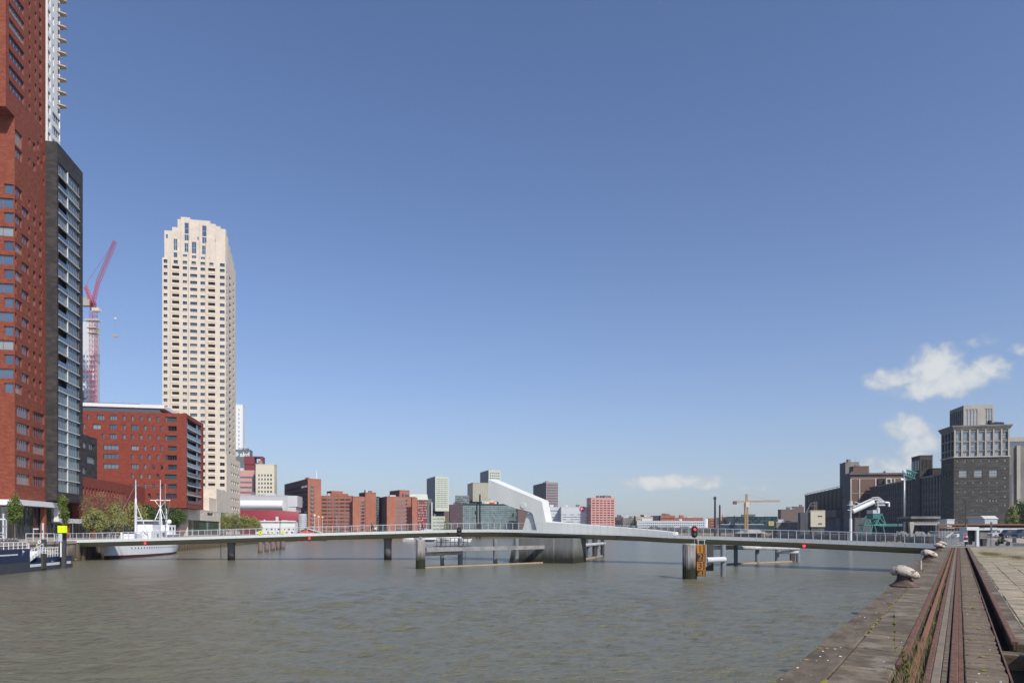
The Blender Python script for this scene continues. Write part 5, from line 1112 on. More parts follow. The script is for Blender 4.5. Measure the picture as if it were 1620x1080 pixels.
mb = MB(); mb.loft([[L_(Wp*.72+.01, .45, -1), L_(Wp, .45, -1), L_(Wp, 6, -1), L_(Wp*.72+.01, 6, -1)], [L_(Wp*.72+.01, .45, zt_), L_(Wp, .45, zt_), L_(Wp, 6, zt_), L_(Wp*.72+.01, 6, zt_)]]); obj('bay', mb, 'pier_concrete', pv)
# five mooring piles on the left
for k, (u, D) in enumerate(((411.7, 147), (422, 155), (431.5, 162), (440, 170), (447.6, 177))):
    lb = ['nearest', 'second', 'middle', 'fourth', 'farthest'][k]+' of the five reddish mooring piles receding behind the bridge'
    thingpile('mooring_pile', lb, 'pile', u, D, 3.55*D/F, 3.0, 'pile_pink').__setitem__('group', 'row of five reddish mooring piles')
# left fender structure
big = thingpile('dolphin_pile', 'thick ribbed white pile with a mossy foot at the left end of the fender walkway', 'pile', 665.3, 85.5, .57, 3.62, 'pile_white')
mb = MB(); mb.lathe([(.12, 3.62), (.12, 3.8), (.3, 3.8), (.3, 3.95), (.05, 4.0)], 12); obj('cap_fitting', mb, 'steel_grey', big)
def ribs(parent, r_, z0, z1, m):
    mb = MB()
    for k in range(22): a = 2*math.pi*k/22; mb.box(r_*math.cos(a)-.025, r_*math.cos(a)+.025, r_*math.sin(a)-.025, r_*math.sin(a)+.025, z0, z1)
    tag(obj('rib', mb, m, parent), kind='stuff')
ribs(big, .57, .0, 3.4, 'pile_white')
A = at(672.5, 866, 87.0); A.z = 2.33; B = at(861, 866, 100.6); B.z = 2.33
fw_ = thing('fender_walkway', 'grey steel fender beam with timber rubbing strake left of the pivot pier', 'fender', (A.x, A.y, 0)); fo = Vector((-A.x, -A.y, 0))
mb = MB(); mb.bar(A+fo, B+fo, .7, .52); obj('beam', mb, 'beam_grey', fw_)
mb = MB(); A2 = Vector((A.x, A.y, 0.06)); B2 = Vector((B.x, B.y, .06)); mb.bar(A2+fo, B2+fo, .22, .2); obj('rubbing_strake', mb, 'wet_timber', fw_)
mb = MB(); a = at(673, 874, 87.2); c = at(728, 877, 92.5); a.z = 1.62; c.z = 1.62; mb.tube(a+fo+Vector((0, .5, .12)), c+fo+Vector((0, .5, .12)), .24, 12); obj('lower_pipe', mb, 'pipe_light', fw_)
for u, D, r_ in ((699.5, 92.5, .27), (728, 93.2, .32), (783.5, 97.8, .32), (817, 100.6, .34), (849, 103, .34)):
    mb = MB(); p = Vector((gx(u, D), D, 0)); q = p+fo; mb.lathe([(r_, -1), (r_, hz(851.5, D))], 14, c=(q.x, q.y)); obj('pile', mb, 'pipe_grey', fw_, smooth=False)
# platform with railing and ladder
mb = MB(); P0 = at(691, 866, 88.6); P1 = at(740, 866, 92.2); P0.z = P1.z = 2.72; d = (P1-P0); mb.bar(P0+fo, P1+fo, 1.4, .08); obj('platform', mb, 'dark_steel', fw_)
for k in range(8):
    p = P0+d*k/7+fo; mb = MB(); mb.tube(p, p+Vector((0, 0, 1.05)), .045, 5); obj('platform_post', mb, 'dark_steel', fw_)
for h in (.55, 1.05): mb = MB(); mb.tube(P0+fo+Vector((0, 0, h)), P1+fo+Vector((0, 0, h)), .04, 5); obj('platform_rail', mb, 'dark_steel', fw_)
mb = MB(); q = at(734.5, 880, 92.5)+fo; 
for s_ in (-.2, .2): mb.tube((q.x+s_, q.y-.5, -.2), (q.x+s_, q.y-.5, 2.7), .025, 5)
for k in range(9): mb.tube((q.x-.2, q.y-.5, .2+k*.28), (q.x+.2, q.y-.5, .2+k*.28), .02, 5)
obj('ladder', mb, 'dark_steel', fw_)
# right hand cluster of the same fender behind the bridge
A = Vector((gx(908, 107), 107, 0)); B = Vector((gx(956, 128), 128, 0)); fc = thing('fender_cluster', 'cluster of dark fender piles with a pale strake right of the pivot pier', 'fender', (A.x, A.y, 0)); fo = Vector((-A.x, -A.y, 0))
mb = MB(); mb.tube(A+fo+Vector((.4, 0, 2.35)), B+fo+Vector((0, 0, 2.35)), .3, 10); obj('beam', mb, 'pipe_light', fc)
mb = MB(); mb.bar(A+fo+Vector((.4, -.5, .1)), B+fo+Vector((-.3, -.5, .1)), .25, .24); obj('rubbing_strake', mb, 'wet_timber', fc)
for k, f in enumerate((0, .22, .42, .62, .75, .92)):
    p = A.lerp(B, f)+fo; mb = MB(); mb.lathe([(.36, -1), (.36, 3.6)], 12, c=(p.x+.1, p.y+.35)); obj('pile', mb, 'pile_dark' if k in (0, 3, 5) else 'pipe_grey', fc)
mb = MB(); mb.bar((B+fo)+Vector((-2.2, -3, 1.5)), (B+fo)+Vector((-.2, 0, .6)), .12, .12); mb.bar((B+fo)+Vector((-2.2, -3, 1.6)), (B+fo)+Vector((-.2, 0, 2.2)), .12, .12); obj('brace', mb, 'pile_dark', fc)
# right fender: gauge pile
gp_ = thingpile('gauge_pile', 'thick ribbed white pile with mossy foot beside the orange water gauge', 'pile', 1091, 67.6, .665, 3.45, 'pile_white')
ribs(gp_, .665, .0, 3.25, 'pile_white')
mb = MB(); mb.lathe([(.69, 3.30), (.69, 3.44), (.6, 3.47)], 20); obj('collar', mb, 'light_concrete', gp_)
gb = thing('water_gauge', 'orange and black water level gauge board with large numbers 1 to 4', 'gauge board', (gx(1102.4, 67), 67.0, 0), R(-3))
sc_ = 67/F; gw = 14.0*sc_; zt_ = hz(861.3, 67); dh = 13.35*sc_
for k in range(4):
    z1 = zt_-k*dh; z0 = z1-dh+.01
    if k == 3: z0 = hz(911, 67)
    mb = MB(); mb.box(0, gw*.70, -.04, .04, z0, z1); obj('gauge_plate', mb, 'orange' if k % 2 == 0 else 'gauge_black', gb)
    mb = MB(); mb.box(gw*.70+.004, gw, -.04, .04, z0, z1); obj('gauge_plate', mb, 'gauge_black' if k % 2 == 0 else 'orange', gb)
    tm = textmesh(str(k+1), dh*1.12, .006, 'gauge_black' if k % 2 == 0 else 'orange', .0); o = bpy.data.objects.new('number', tm); COL.objects.link(o); o.parent = gb; o.location = (gw*.35, -.055, (z1-dh*.5)); o.rotation_euler = (R(90), 0, 0)
    mt = MB()
    for j in range(5):
        za = z1-dh*(j+.5)/5; mt.box(gw*(.74 if j % 2 else .80), gw*.97, -.052, -.042, za-dh*.035, za+dh*.035)
    if k < 3 or True: mt.box(gw*.90, gw*.97, -.0525, -.042, max(z0, z1-dh*.9), z1-dh*.1)
    obj('tick_mark', mt, 'orange' if k % 2 == 0 else 'gauge_black', gb)
mb = MB(); mb.box(gw+.01, gw+.05, -.05, .2, hz(896, 67), zt_+.05); mb.box(.1, .16, -.03, .03, zt_, zt_+.45); mb.box(gw-.16, gw-.1, -.03, .03, zt_, zt_+.45); mb.box(.0, gw, -.03, .03, zt_+.451, zt_+.5); obj('bracket', mb, 'pale_steel', gb)
fr2 = thing('steel_fender', 'grey tubular steel fender running back from the gauge pile under the bridge', 'fender', (gx(1117, 69), 69.5, 0)); fo = -Vector((gx(1117, 69), 69.5, 0))
mb = MB(); p = at(1122.5, 875, 71.5)+fo; mb.box(p.x-.38, p.x+.38, p.y-.15, p.y+.15, .55, hz(860.5, 71.5)); obj('dark_panel', mb, 'pile_dark', fr2)
mb = MB(); a = at(1117, 885.5, 69.3); c = at(1146, 885.5, 71.2); c.z = a.z; mb.tube(a+fo, c+fo, .28, 14); mb.tube(c+fo, c+fo+Vector((.12, 0, 0)), .28, 14, r2=.12); obj('pipe', mb, 'grey_white', fr2, smooth=False)
for u, D, r_ in ((1144, 71.4, .265), (1164, 95.2, .28), (1198, 99.2, .29), (1229.5, 102.6, .31), (1262.5, 103.5, .29)):
    mb = MB(); q = Vector((gx(u, D), D, 0))+fo; zt_ = 3.3 if D < 80 else 3.0; mb.lathe([(r_, -1), (r_, zt_)], 14, c=(q.x, q.y)); obj('pile', mb, 'pipe_grey', fr2)
mb = MB(); mb.tube(at(1128, 865.5, 93)+fo, at(1262, 867, 103.2)+fo, .28, 10); obj('beam', mb, 'pipe_light', fr2)
mb = MB(); mb.tube(at(1231, 873, 102.4)+fo, at(1262, 873, 103.2)+fo, .25, 10); obj('cross_pipe', mb, 'pipe_light', fr2)
mb = MB(); q = at(1255, 880, 108)+fo; mb.box(q.x-.4, q.x+.3, q.y, q.y+.4, -.5, 2.8); obj('dark_pile', mb, 'pile_dark', fr2)
mb = MB(); a = at(1149, 891, 96); c = at(1250, 887, 104.5); a.z = c.z = .1; mb.bar(a+fo+Vector((0, -.6, 0)), c+fo+Vector((0, -.6, 0)), .2, .2); obj('rubbing_strake', mb, 'wet_timber', fr2)
# signals
def signal(label, u, v0, v1, D, lit, zpole):
    t_ = thing('signal_light', label, 'signal', (gx(u, D), D, 0)); zb_, zt_ = hz(v1, D), hz(v0, D); h = zt_-zb_; w_ = h*.52; mb = MB()
    ring = []
    for k in range(24): a = 2*math.pi*k/24; ring.append((w_/2*math.cos(a), (h-w_)/2*(1 if math.sin(a) > 0 else -1)+w_/2*math.sin(a)))
    mb.loft([[(x, y_, zb_+h/2+z) for x, z in ring] for y_ in (-.06, .10)]); obj('backplate', mb, 'black', t_)
    for s_, on in ((1, lit), (-1, False)):
        zc_ = zb_+h/2+s_*h*.2; mb = MB(); mb.tube((0, -.30 if 0 else -.2, zc_+.0), (0, -.061, zc_), w_*.27, 14); hd_ = obj('lamp_hood', mb, 'black', t_)
        mb = MB(); mb.tube((0, -.215, zc_), (0, -.202, zc_), w_*.2, 14); obj('lens', mb, 'lamp_red' if on else 'glass_d', hd_)
    mb = MB(); mb.tube((0, .05, zpole), (0, .05, zb_+.1), .04, 8); obj('pole', mb, 'steel_grey', t_); return t_
signal('black signal with a lit red lamp above the gauge pile', 1098.6, 831.5, 850, 67.8, True, 3.4)
signal('unlit black signal standing on the left fender platform', 726.5, 833.5, 848.5, 91.5, False, 2.72)
signal('unlit black signal half hidden behind the right part of the bridge railing', 1228.5, 834.5, 847.5, 103, False, 2.9)
for lb, u, v in (('small red lamp on the bridge side in front of the white ship', 229.5, 859), ('small red lamp on the bridge side below the red houseboat', 489.5, 851), ('small red lamp on the bridge side right of the gauge pile', 1272, 863.2)):
    i = near_i(u); c = bp(i, -.12); p = at(u, v, c.y-.1); t_ = thing('navigation_lamp', lb, 'lamp', tuple(p), group='red lamps on the bridge side'); mb = MB(); mb.lathe([(.03, -.17), (.14, -.12), (.17, 0), (.14, .12), (.03, .17)], 12); obj('lens', mb, 'lamp_red', t_); mb = MB(); mb.tube((0, .05, 0), (0, .5, .1), .04, 6); obj('arm', mb, 'dark_steel', t_)
for lb, u, v in (('dark box hanging under the bridge edge left of the platform signal', 708, 844), ('dark box hanging under the bridge edge right of the pivot pier', 977, 851)):
    i = near_i(u); c = bp(i, -.1); p = at(u, v, c.y); t_ = thing('lamp_box', lb, 'lamp', tuple(p)); mb = MB(); mb.box(-.26, .26, -.1, .25, -.2, .22); obj('housing', mb, 'black', t_); mb = MB(); mb.box(-.04, .04, .1, .5, .1, .35); obj('arm', mb, 'dark_steel', t_)
for lb, u in (('left yellow diamond navigation sign on the bridge railing', 412), ('right yellow diamond navigation sign on the bridge railing', 448)):
    i = near_i(u); p = bp(i, -.12, .36); t_ = thing('diamond_sign', lb, 'sign', (gx(u, p.y), p.y, p.z), group='yellow diamond signs on the bridge'); mb = MB(); s_ = .38 if u < 430 else .3
    mb.loft([[(s_, y_, 0), (0, y_, s_), (-s_, y_, 0), (0, y_, -s_)] for y_ in (-.03, .0)]); obj('plate', mb, 'yellow_sign', t_)
    if u < 430: mb = MB(); mb.box(-.04, .04, -.04, -.031, -.15, .15); obj('mark', mb, 'black', t_)

# ------------------------------------------------------------ boats
def hull(rings, name, m, parent, smooth=True):
    mb = MB(); mb.loft(rings, closed=False, caps=False); return obj(name, mb, m, parent, smooth, norm=True)
dS = Vector((-.108, 1)).normalized(); rzS = math.atan2(dS.y, dS.x)
sp = thing('white_ship', 'old white ship with two masts moored along the far quay behind the bridge', 'ship', (-67.45, 113.2, 0), rzS)
# local x from bow to stern, y to the left (away from the water side)
LS = 29.6; st = []
for k in range(25):
    f = k/24; x = LS*f; hb = 2.15*min(1, (math.sin(min(1, f*2.3)*math.pi/2))**.75)*(1 if f < .72 else math.cos((f-.72)/.28*math.pi/2*.86)**.8)
    sheer = 3.15-1.0*f*(1.6-f)*1.0+.35*max(0, f-.7)
    rake = 1.7*(1-f)**6; flare = .62+.3*min(1, f*2.5)
    if f > .8: flare *= 1-.55*(f-.8)/.2
    pts = []
    for s_ in (-1, 1):
        row = []
        for j in range(8):
            g_ = j/7; z = -.4+(sheer+.4)*g_; y = hb*(flare+(1-flare)*g_**.7); row.append((x-rake*g_*1.0+(1.2*g_*max(0, (f-.8)/.2)), s_*y, z))
        pts.append(row)
    st.append(pts[0][::-1]+pts[1])
hull(st, 'hull', 'ship_white', sp)
mb = MB(); mb.loft([[(p[0], p[1]*1.02, p[2]) for p in (ring[5:11])] for ring in st], closed=False, caps=False); obj('boot_stripe', mb, 'boot_red', sp, smooth=True)
mb = MB(); mb.loft([[(r_[0][0], r_[0][1]*.97, r_[0][2]-.12), (r_[-1][0], r_[-1][1]*.97, r_[-1][2]-.12)] for r_ in st], closed=False, caps=False); obj('deck', mb, 'wet_timber', sp, norm=False)
pm = MB(); pm.tube((0, .05, 0), (0, -.04, 0), .15, 10); pmh = mesh('porthole', pm, 'glass_d')
for k in range(24):
    x = 3.2+k*1.0; f = x/LS; i = min(23, int(f*24)); g2 = f*24-i; zz = 1.75-.25*f
    def yat(row): 
        h_ = row[:8]; return min(h_, key=lambda q: abs(q[2]-zz))[1]
    y = yat(st[i])*(1-g2)+yat(st[i+1])*g2
    o = bpy.data.objects.new('porthole', pmh); COL.objects.link(o); o.parent = sp; o.location = (x, y, zz)
def bx(nm, m, *a, par=None): mb = MB(); mb.box(*a); return obj(nm, mb, m, par or sp)
mb = MB(); mb.loft([[(14.2, -1.6, 2.2), (14.2, 1.6, 2.2), (22, 1.6, 2.2), (22, -1.6, 2.2)], [(14.5, -1.5, 4.7), (14.5, 1.5, 4.7), (21.8, 1.5, 4.7), (21.8, -1.5, 4.7)]]); obj('deckhouse', mb, 'ship_white', sp)
wh_ = bx('wheelhouse', 'ship_white', 15.4, 18.4, -1.35, 1.35, 4.71, 5.95); bx('wheelhouse_window', 'glass_d', 15.35, 18.2, -1.40, 1.40, 5.952, 6.55, par=wh_); bx('wheelhouse_roof', 'ship_white', 15.1, 18.6, -1.55, 1.55, 6.555, 6.75, par=wh_)
mb = MB(); mb.tube((19.6, 0, 4.7), (19.6, 0, 6.3), .6, 14); obj('funnel', mb, 'ship_white', sp)
bx('aft_house', 'ship_white', 23.4, 27, -1.3, 1.3, 2.2, 5.9); bx('aft_window', 'glass_d', 23.7, 24.4, -1.33, -1.301, 4.9, 5.5); bx('aft_window', 'glass_d', 25.4, 26.1, -1.33, -1.301, 4.9, 5.5); bx('bridge_deck', 'ship_white', 21.5, 28.5, -1.9, 1.9, 3.9, 4.05)
bx('side_window', 'glass_d', 19.6, 20.4, -1.64, -1.55, 3.7, 4.4); bx('door', 'glass_b', 17.0, 17.5, -1.64, -1.57, 2.5, 4.2)
mb = MB(); mb.lathe([(.05, 6.2), (.4, 6.3), (.5, 6.6), (.35, 6.95), (.05, 7.05)], 12, c=(27.0, 0)); mb.tube((27.0, 0, 5.9), (27.0, 0, 6.25), .08, 6); obj('radome', mb, 'ship_white', sp, smooth=True)
mb = MB()
for k in range(16): a, b_ = 2*math.pi*k/16, 2*math.pi*(k+1)/16; mb.tube((28+.36*math.cos(a), -1.95, 4.6+.36*math.sin(a)), (28+.36*math.cos(b_), -1.95, 4.6+.36*math.sin(b_)), .08, 6)
obj('lifebuoy', mb, 'orange_red', sp)
bx('bow_locker', 'ship_white', 8.2, 11.0, -1.1, 1.1, 2.4, 4.2); mb = MB(); mb.tube((12.4, -.6, 2.4), (12.4, -.6, 4.9), .25, 8); obj('ventilator', mb, 'ship_white', sp); mb = MB(); mb.tube((7.0, .5, 2.6), (7.0, .5, 4.5), .2, 8); obj('ventilator', mb, 'ship_white', sp)
FX = 11.5; mb = MB(); mb.tube((FX, 0, 2.4), (FX, 0, 10.6), .25, 10, r2=.17); mb.tube((FX, 0, 10.6), (FX, 0, 14.0), .10, 8, r2=.05); obj('foremast', mb, 'ship_white', sp)
mb = MB(); mb.path([(FX, 0, 9.8), (FX+3.2, -1.2, 3.0)], .08, 6); mb.path([(FX, 0, 9.8), (FX+3.2, 1.2, 3.0)], .08, 6); mb.tube((FX+1.3, -.5, 7.0), (FX+1.3, .5, 7.0), .05, 5); mb.tube((FX, 0, 7.2), (FX+1.3, -.45, 7.2), .06, 5); mb.tube((FX, 0, 4.4), (FX+2.2, -.8, 5), .05, 5); obj('foremast_strut', mb, 'ship_white', sp)
MX = 22.6; mb = MB(); mb.tube((MX, 0, 2.5), (MX, 0, 9.8), .16, 10, r2=.13); mb.tube((MX, 0, 9.8), (MX, 0, 14.8), .09, 8, r2=.05); obj('mainmast', mb, 'ship_white', sp)
mb = MB(); mb.bar((MX, -1.9, 10.8), (MX, 1.9, 10.8), .14, .14); mb.bar((MX-1.5, 0, 10.8), (MX+1.5, 0, 10.8), .139, .13)
for s_ in (-1, 1): mb.tube((MX, s_*1.1, 10.8), (MX, 0, 9.3), .05, 5)
obj('crosstree', mb, 'ship_white', sp)
mb = MB()
for a in ((MX-2.2, -1.3), (MX-2.2, 1.3), (MX+2.2, -1.3), (MX+2.2, 1.3)): mb.tube((a[0], a[1], 4.0), (MX, 0, 9.4), .075, 6)
for z, e in ((5.6, .68), (7.3, .36)): c = MX; mb.path([(c-2.1*e, -1.3*e, z), (c+2.1*e, -1.3*e, z), (c+2.1*e, 1.3*e, z), (c-2.1*e, 1.3*e, z)], .05, 5)
mb.tube((MX+2.6, -.2, 5.2), (MX+2.6, -.2, 9.2), .06, 5)
obj('tripod', mb, 'ship_white', sp)
for a9, b9 in (((FX, 0, 13.2), (.8, 0, 3.2)), ((FX, 0, 13.2), (MX, 0, 13.6)), ((MX, 0, 13.6), (28.8, 0, 3.0)), ((FX, 0, 10), (7.4, -1.9, 3)), ((MX, -1.8, 10.8), (MX-3, -1.9, 3.4))):
    mb = MB(); mb.tube(a9, b9, .028, 4); obj('rigging', mb, 'steel_grey', sp)
mb = MB(); mb.tube((20.6, -1.7, 3.6), (20.6, -1.7, 13.9), .07, 6); obj('signal_mast', mb, 'steel_grey', sp)
mb = MB()
for k in range(33):
    x = .6+k*.85; i = min(24, int(x/LS*24)); y = -abs(st[i][0][1])*.97; z = st[i][0][2]; mb.tube((x, y, z-.1), (x, y, z+.9), .025, 4)
tag(obj('rail_stanchion', mb, 'ship_white', sp), kind='stuff')
mb = MB(); mb.path([(x_*.85+.6, -abs(st[min(24, int((x_*.85+.6)/LS*24))][0][1])*.97, st[min(24, int((x_*.85+.6)/LS*24))][0][2]+.9) for x_ in range(33)], .025, 4); obj('ship_railing', mb, 'ship_white', sp)

# ferry pontoon bottom left
dP = Vector((gx(115, 89)-gx(0, 73), 16)).normalized(); rzP = math.atan2(dP.y, dP.x)
pt = thing('ferry_pontoon', 'dark blue landing pontoon with white railings and gangway in the lower left', 'pontoon', (gx(0, 73), 73, 0), rzP)
LP_ = math.hypot(gx(115, 89)-gx(0, 73), 16); xm = along(48, (gx(0, 73), 73), (dP.x, dP.y))
# local x along to the right end, y = away from camera water side (left)
mb = MB(); mb.box(xm, LP_, 0, 4, -.4, .52); mb.box(-9, xm-.01, 0, 6, -.4, 1.15); obj('lower_hull', mb, 'boat_grey', pt)
mb = MB(); mb.box(xm+2.2, LP_-.03, .03, 3.9, .85, 1.55); mb.prism([(xm, .03), (xm+2.2, .03), (xm+2.2, 3.9), (xm, 3.9)], .85, 1.0); obj('upper_hull', mb, 'boat_blue', pt)
mb = MB(); mb.box(xm+.02, LP_-.6, -.03, 3.95, .53, .84); obj('white_stripe', mb, 'white_paint', pt)
mb = MB(); mb.box(-9, xm-.03, .02, 6, 1.16, 2.0); mb.box(-9, xm-.03, .02, 6, 2.16, 3.05-.38); obj('ferry_hull', mb, 'boat_blue', pt); mb = MB(); mb.box(-9, xm-2.6, -.02, 6, 2.003, 2.15); obj('ferry_stripe', mb, 'white_paint', pt)
mb = MB(); mb.box(xm-2.6, xm-.03, .02, 6, 2.003, 2.157); obj('hull_infill', mb, 'boat_blue', pt)
xl = along(37, (gx(0, 73), 73), (dP.x, dP.y)); mb = MB(); mb.quad([(xl-.25, -.01, 2.55), (xl+.35, -.01, 2.4), (xl-.2, -.01, 2.22)]); obj('emblem', mb, 'white_paint', pt, norm=False); mb = MB(); mb.quad([(xl-.25, -.012, 2.08), (xl+.3, -.012, 2.36), (xl-.15, -.012, 2.2)]); mb.quad([(xl-.35, -.013, 1.85), (xl+.05, -.013, 2.2), (xl-.25, -.013, 2.12)]); obj('emblem', mb, mat('sky_blue', (.05, .3, .6), .5), pt, norm=False)
def fence_(parent, a, b_, h, n, m, r_=.03, rails=(1, .5), name='railing_post'):
    a = Vector(a); b_ = Vector(b_); pm_ = MB(); pm_.tube((0, 0, 0), (0, 0, h), r_, 6); me = mesh(name, pm_, m)
    for k in range(n+1): o = bpy.data.objects.new(name, me); COL.objects.link(o); o.parent = parent; o.location = a.lerp(b_, k/n)
    for f in rails: mb = MB(); mb.tube(a+Vector((0, 0, h*f)), b_+Vector((0, 0, h*f)), r_*.9, 5); obj('rail', mb, m, parent)
fence_(pt, (xm+2.4, .15, 1.55), (LP_-1.2, .15, 1.55), 1.05, 11, 'white_paint', .035, (1, .66, .33))
fence_(pt, (LP_-1.2, .15, 1.55), (LP_-1.2, 3.5, 1.55), 1.05, 4, 'white_paint', .035, (1, .66, .33))
fence_(pt, (xm+2.4, 3.6, 1.55), (LP_-1.2, 3.6, 1.55), 1.05, 9, 'white_paint', .03, (1, .5))
fence_(pt, (-9, .3, 2.68), (xm-.1, .3, 2.68), .75, 16, 'white_paint', .045, (1, .5))
mb = MB(); mb.quad([(xm+.1, .25, 1.0), (xm+3.4, .25, 2.3), (xm+3.4, .25, 2.75), (xm+.1, .25, 1.45)]); mb.quad([(xm+.1, 1.8, 1.0), (xm+3.4, 1.8, 2.3), (xm+3.4, .25, 2.3), (xm+.1, .25, 1.0)]); obj('gangway', mb, 'white_paint', pt, norm=False)
for k in range(6): mb = MB(); x = xm+.15+k*.62; mb.tube((x, .22, 1.0+k*.26), (x, .22, 2.3+k*.18), .035, 5); obj('gangway_post', mb, 'white_paint', pt)
mb = MB(); mb.tube((xm+.15, .22, 2.3), (xm+3.3, .22, 3.2), .04, 5); mb.tube((xm+.1, .22, 1.3), (xm+.1, .22, 3.3), .06, 6); obj('gangway_rail', mb, 'white_paint', pt)
mb = MB(); mb.box(LP_-5.5, LP_-3.8, .3, .36, 1.75, 2.35); obj('notice_board', mb, 'cream_paint', pt)
mb = MB(); mb.box(xm+2.3, xm+3.1, -.25, .0, .2, 2.0); obj('fender', mb, 'pile_dark', pt)
for k in range(3): mb = MB(); x = xm+5+k*3.0; mb.lathe([(.12, 0), (.14, .12), (.02, .2)], 8); o = obj('bollard_knob', mb, 'steel_grey', pt); o.location = (x, .02, .9)
mp_ = thingpile('marker_pile', 'dark steel pile carrying the lime green square marker', 'pile', 99.5, 86, .40, hz(842, 86), 'pile_dark'); 
mk = thing('lime_marker', 'bright lime green square marker board on top of the dark pile', 'sign', (gx(98.5, 85.2), 85.2, hz(842.2, 85.2))); mb = MB(); mb.box(-.45, .45, -.2, .25, 0, .87); obj('board', mb, 'lime_sign', mk)
ib = thing('info_board', 'slim white information board on a white post below the lime marker', 'sign', (gx(96, 84.6), 84.6, 1.5)); mb = MB(); mb.box(-.20, .20, -.1, .0, hz(856, 84.6)-1.5, hz(843.5, 84.6)-1.5); obj('board', mb, 'grey_white', ib); mb = MB(); mb.tube((0, 0.04, 0), (0, 0.04, hz(846, 84.6)-1.5), .09, 8); obj('post', mb, 'white_paint', ib)
thingpile('guide_pile', 'dark steel guide pile with a rounded top between the pontoon and the quay', 'pile', 69.5, 88, .30, hz(852.5, 88), 'pile_dark')
# quay furniture left
cl = thing('quay_railing', 'white steel railing on the far quay left of the bridge end', 'railing', (-68.6, 100, QZ+.08)); a0 = (gx(41, 99)+68.6, -1, 0); a1 = (-70.5+68.6, 7.6, 0)
fence_(cl, a0, (gx(86, 100)+68.6, 0, 0), 1.15, 4, 'pale_steel', .05, (1, .45)); fence_(cl, (gx(86, 100)+68.6, 0, 0), a1, 1.1, 6, 'pale_steel', .04, (1, .45))
cl2 = thing('harbour_railing', 'white steel railing at the left edge behind the tall poles', 'railing', (gx(0, 104), 104, QZ+.08)); fence_(cl2, (-1, 0, 0), (gx(6.5, 104)-gx(0, 104), 0, 0), 1.25, 2, 'white_paint', .05, (1, .66, .33))
def pole(name, label, cat, u, D, ztop, r_, m, group=None, zb_=QZ, extra=None):
    t_ = thing(name, label, cat, (gx(u, D), D, zb_), 0, group); mb = MB(); mb.tube((0, 0, 0), (0, 0, ztop-zb_), r_, 8, r2=r_*.8); obj('pole', mb, m, t_)
    if extra: extra(t_, ztop-zb_)
    return t_
def ebox(nm, m, *a):
    def f(t_, h): mb = MB(); mb.box(a[0], a[1], a[2], a[3], h+a[4], h+a[5]); obj(nm, mb, m, t_)
    return f
pole('lamp_post', 'thick white lamp post with a short crossbar at the left edge', 'lamp post', 5.3, 104, hz(812, 104), .14, 'grey_white', extra=ebox('crossbar', 'white_paint', -.5, .3, -.1, .1, -.95, -.75))
pole('thin_pole', 'thin grey pole with a small violet sign beside the thick lamp post', 'pole', 9.8, 103, hz(822, 103), .09, 'pale_steel', extra=ebox('sign_plate', 'mauve_panel', -.45, .1, -.12, -.09, -1.1, -.85))
pole('small_lamp', 'short grey lamp with a flat white head on the quay railing', 'lamp post', 53, 99.5, hz(836, 99.5), .06, 'pale_steel', extra=ebox('lamp_head', 'white_paint', 0, .7, -.1, .1, -.1, .05))
pole('info_pillar', 'narrow grey information pillar with a small blue sign', 'pillar', 68, 101, hz(827, 101), .16, 'grey_white', extra=ebox('blue_sign', 'cloth_blue', -.12, .12, -.2, -.17, -1.35, -1.1))
pole('street_lamp', 'thin street lamp in front of the low canopy right of the lime marker', 'lamp post', 115, 121, hz(822, 121), .05, 'steel_grey')
rg = thing('life_ring', 'white round life ring holder on the quay edge beside the guide pile', 'life ring', (gx(62.5, 96), 96, hz(857, 96))); mb = MB()
for k in range(16): a, b_ = 2*math.pi*k/16, 2*math.pi*(k+1)/16; mb.tube((.19*math.cos(a), 0, .19*math.sin(a)), (.19*math.cos(b_), 0, .19*math.sin(b_)), .1, 6)
obj('ring', mb, 'cloth_white', rg); mb = MB(); mb.tube((0, .1, -1.4), (0, .1, 0), .04, 6); obj('post', mb, 'steel_grey', rg)
ys2 = thing('yellow_notice', 'small pale yellow notice board hanging on the quay wall', 'sign', (gx(58, 96.5), 96.5, hz(864.5, 96.5))); mb = MB(); mb.box(-.27, .27, -.06, 0, 0, .42); obj('board', mb, mat('pale_yellow', (.55, .52, .25), .7), ys2)
mb = MB(); mb.tube((0, .0, -1.2), (0, .0, 0), .04, 6); obj('post', mb, 'steel_grey', ys2)
pln = thing('bicycle_rack', 'dark low rack of parked things at the left edge of the quay', 'rack', (gx(0, 98), 98, QZ+.08)); mb = MB(); mb.box(-1, 2.5, -.3, .3, 0, .12); obj('base', mb, 'dark_steel', pln)
for k in range(7): mb = MB(); mb.lathe([(.1, .12), (.2, .3), (.12, .5)], 8, c=(-.7+k*.5, 0)); obj('pot', mb, 'silo_concrete', pln)
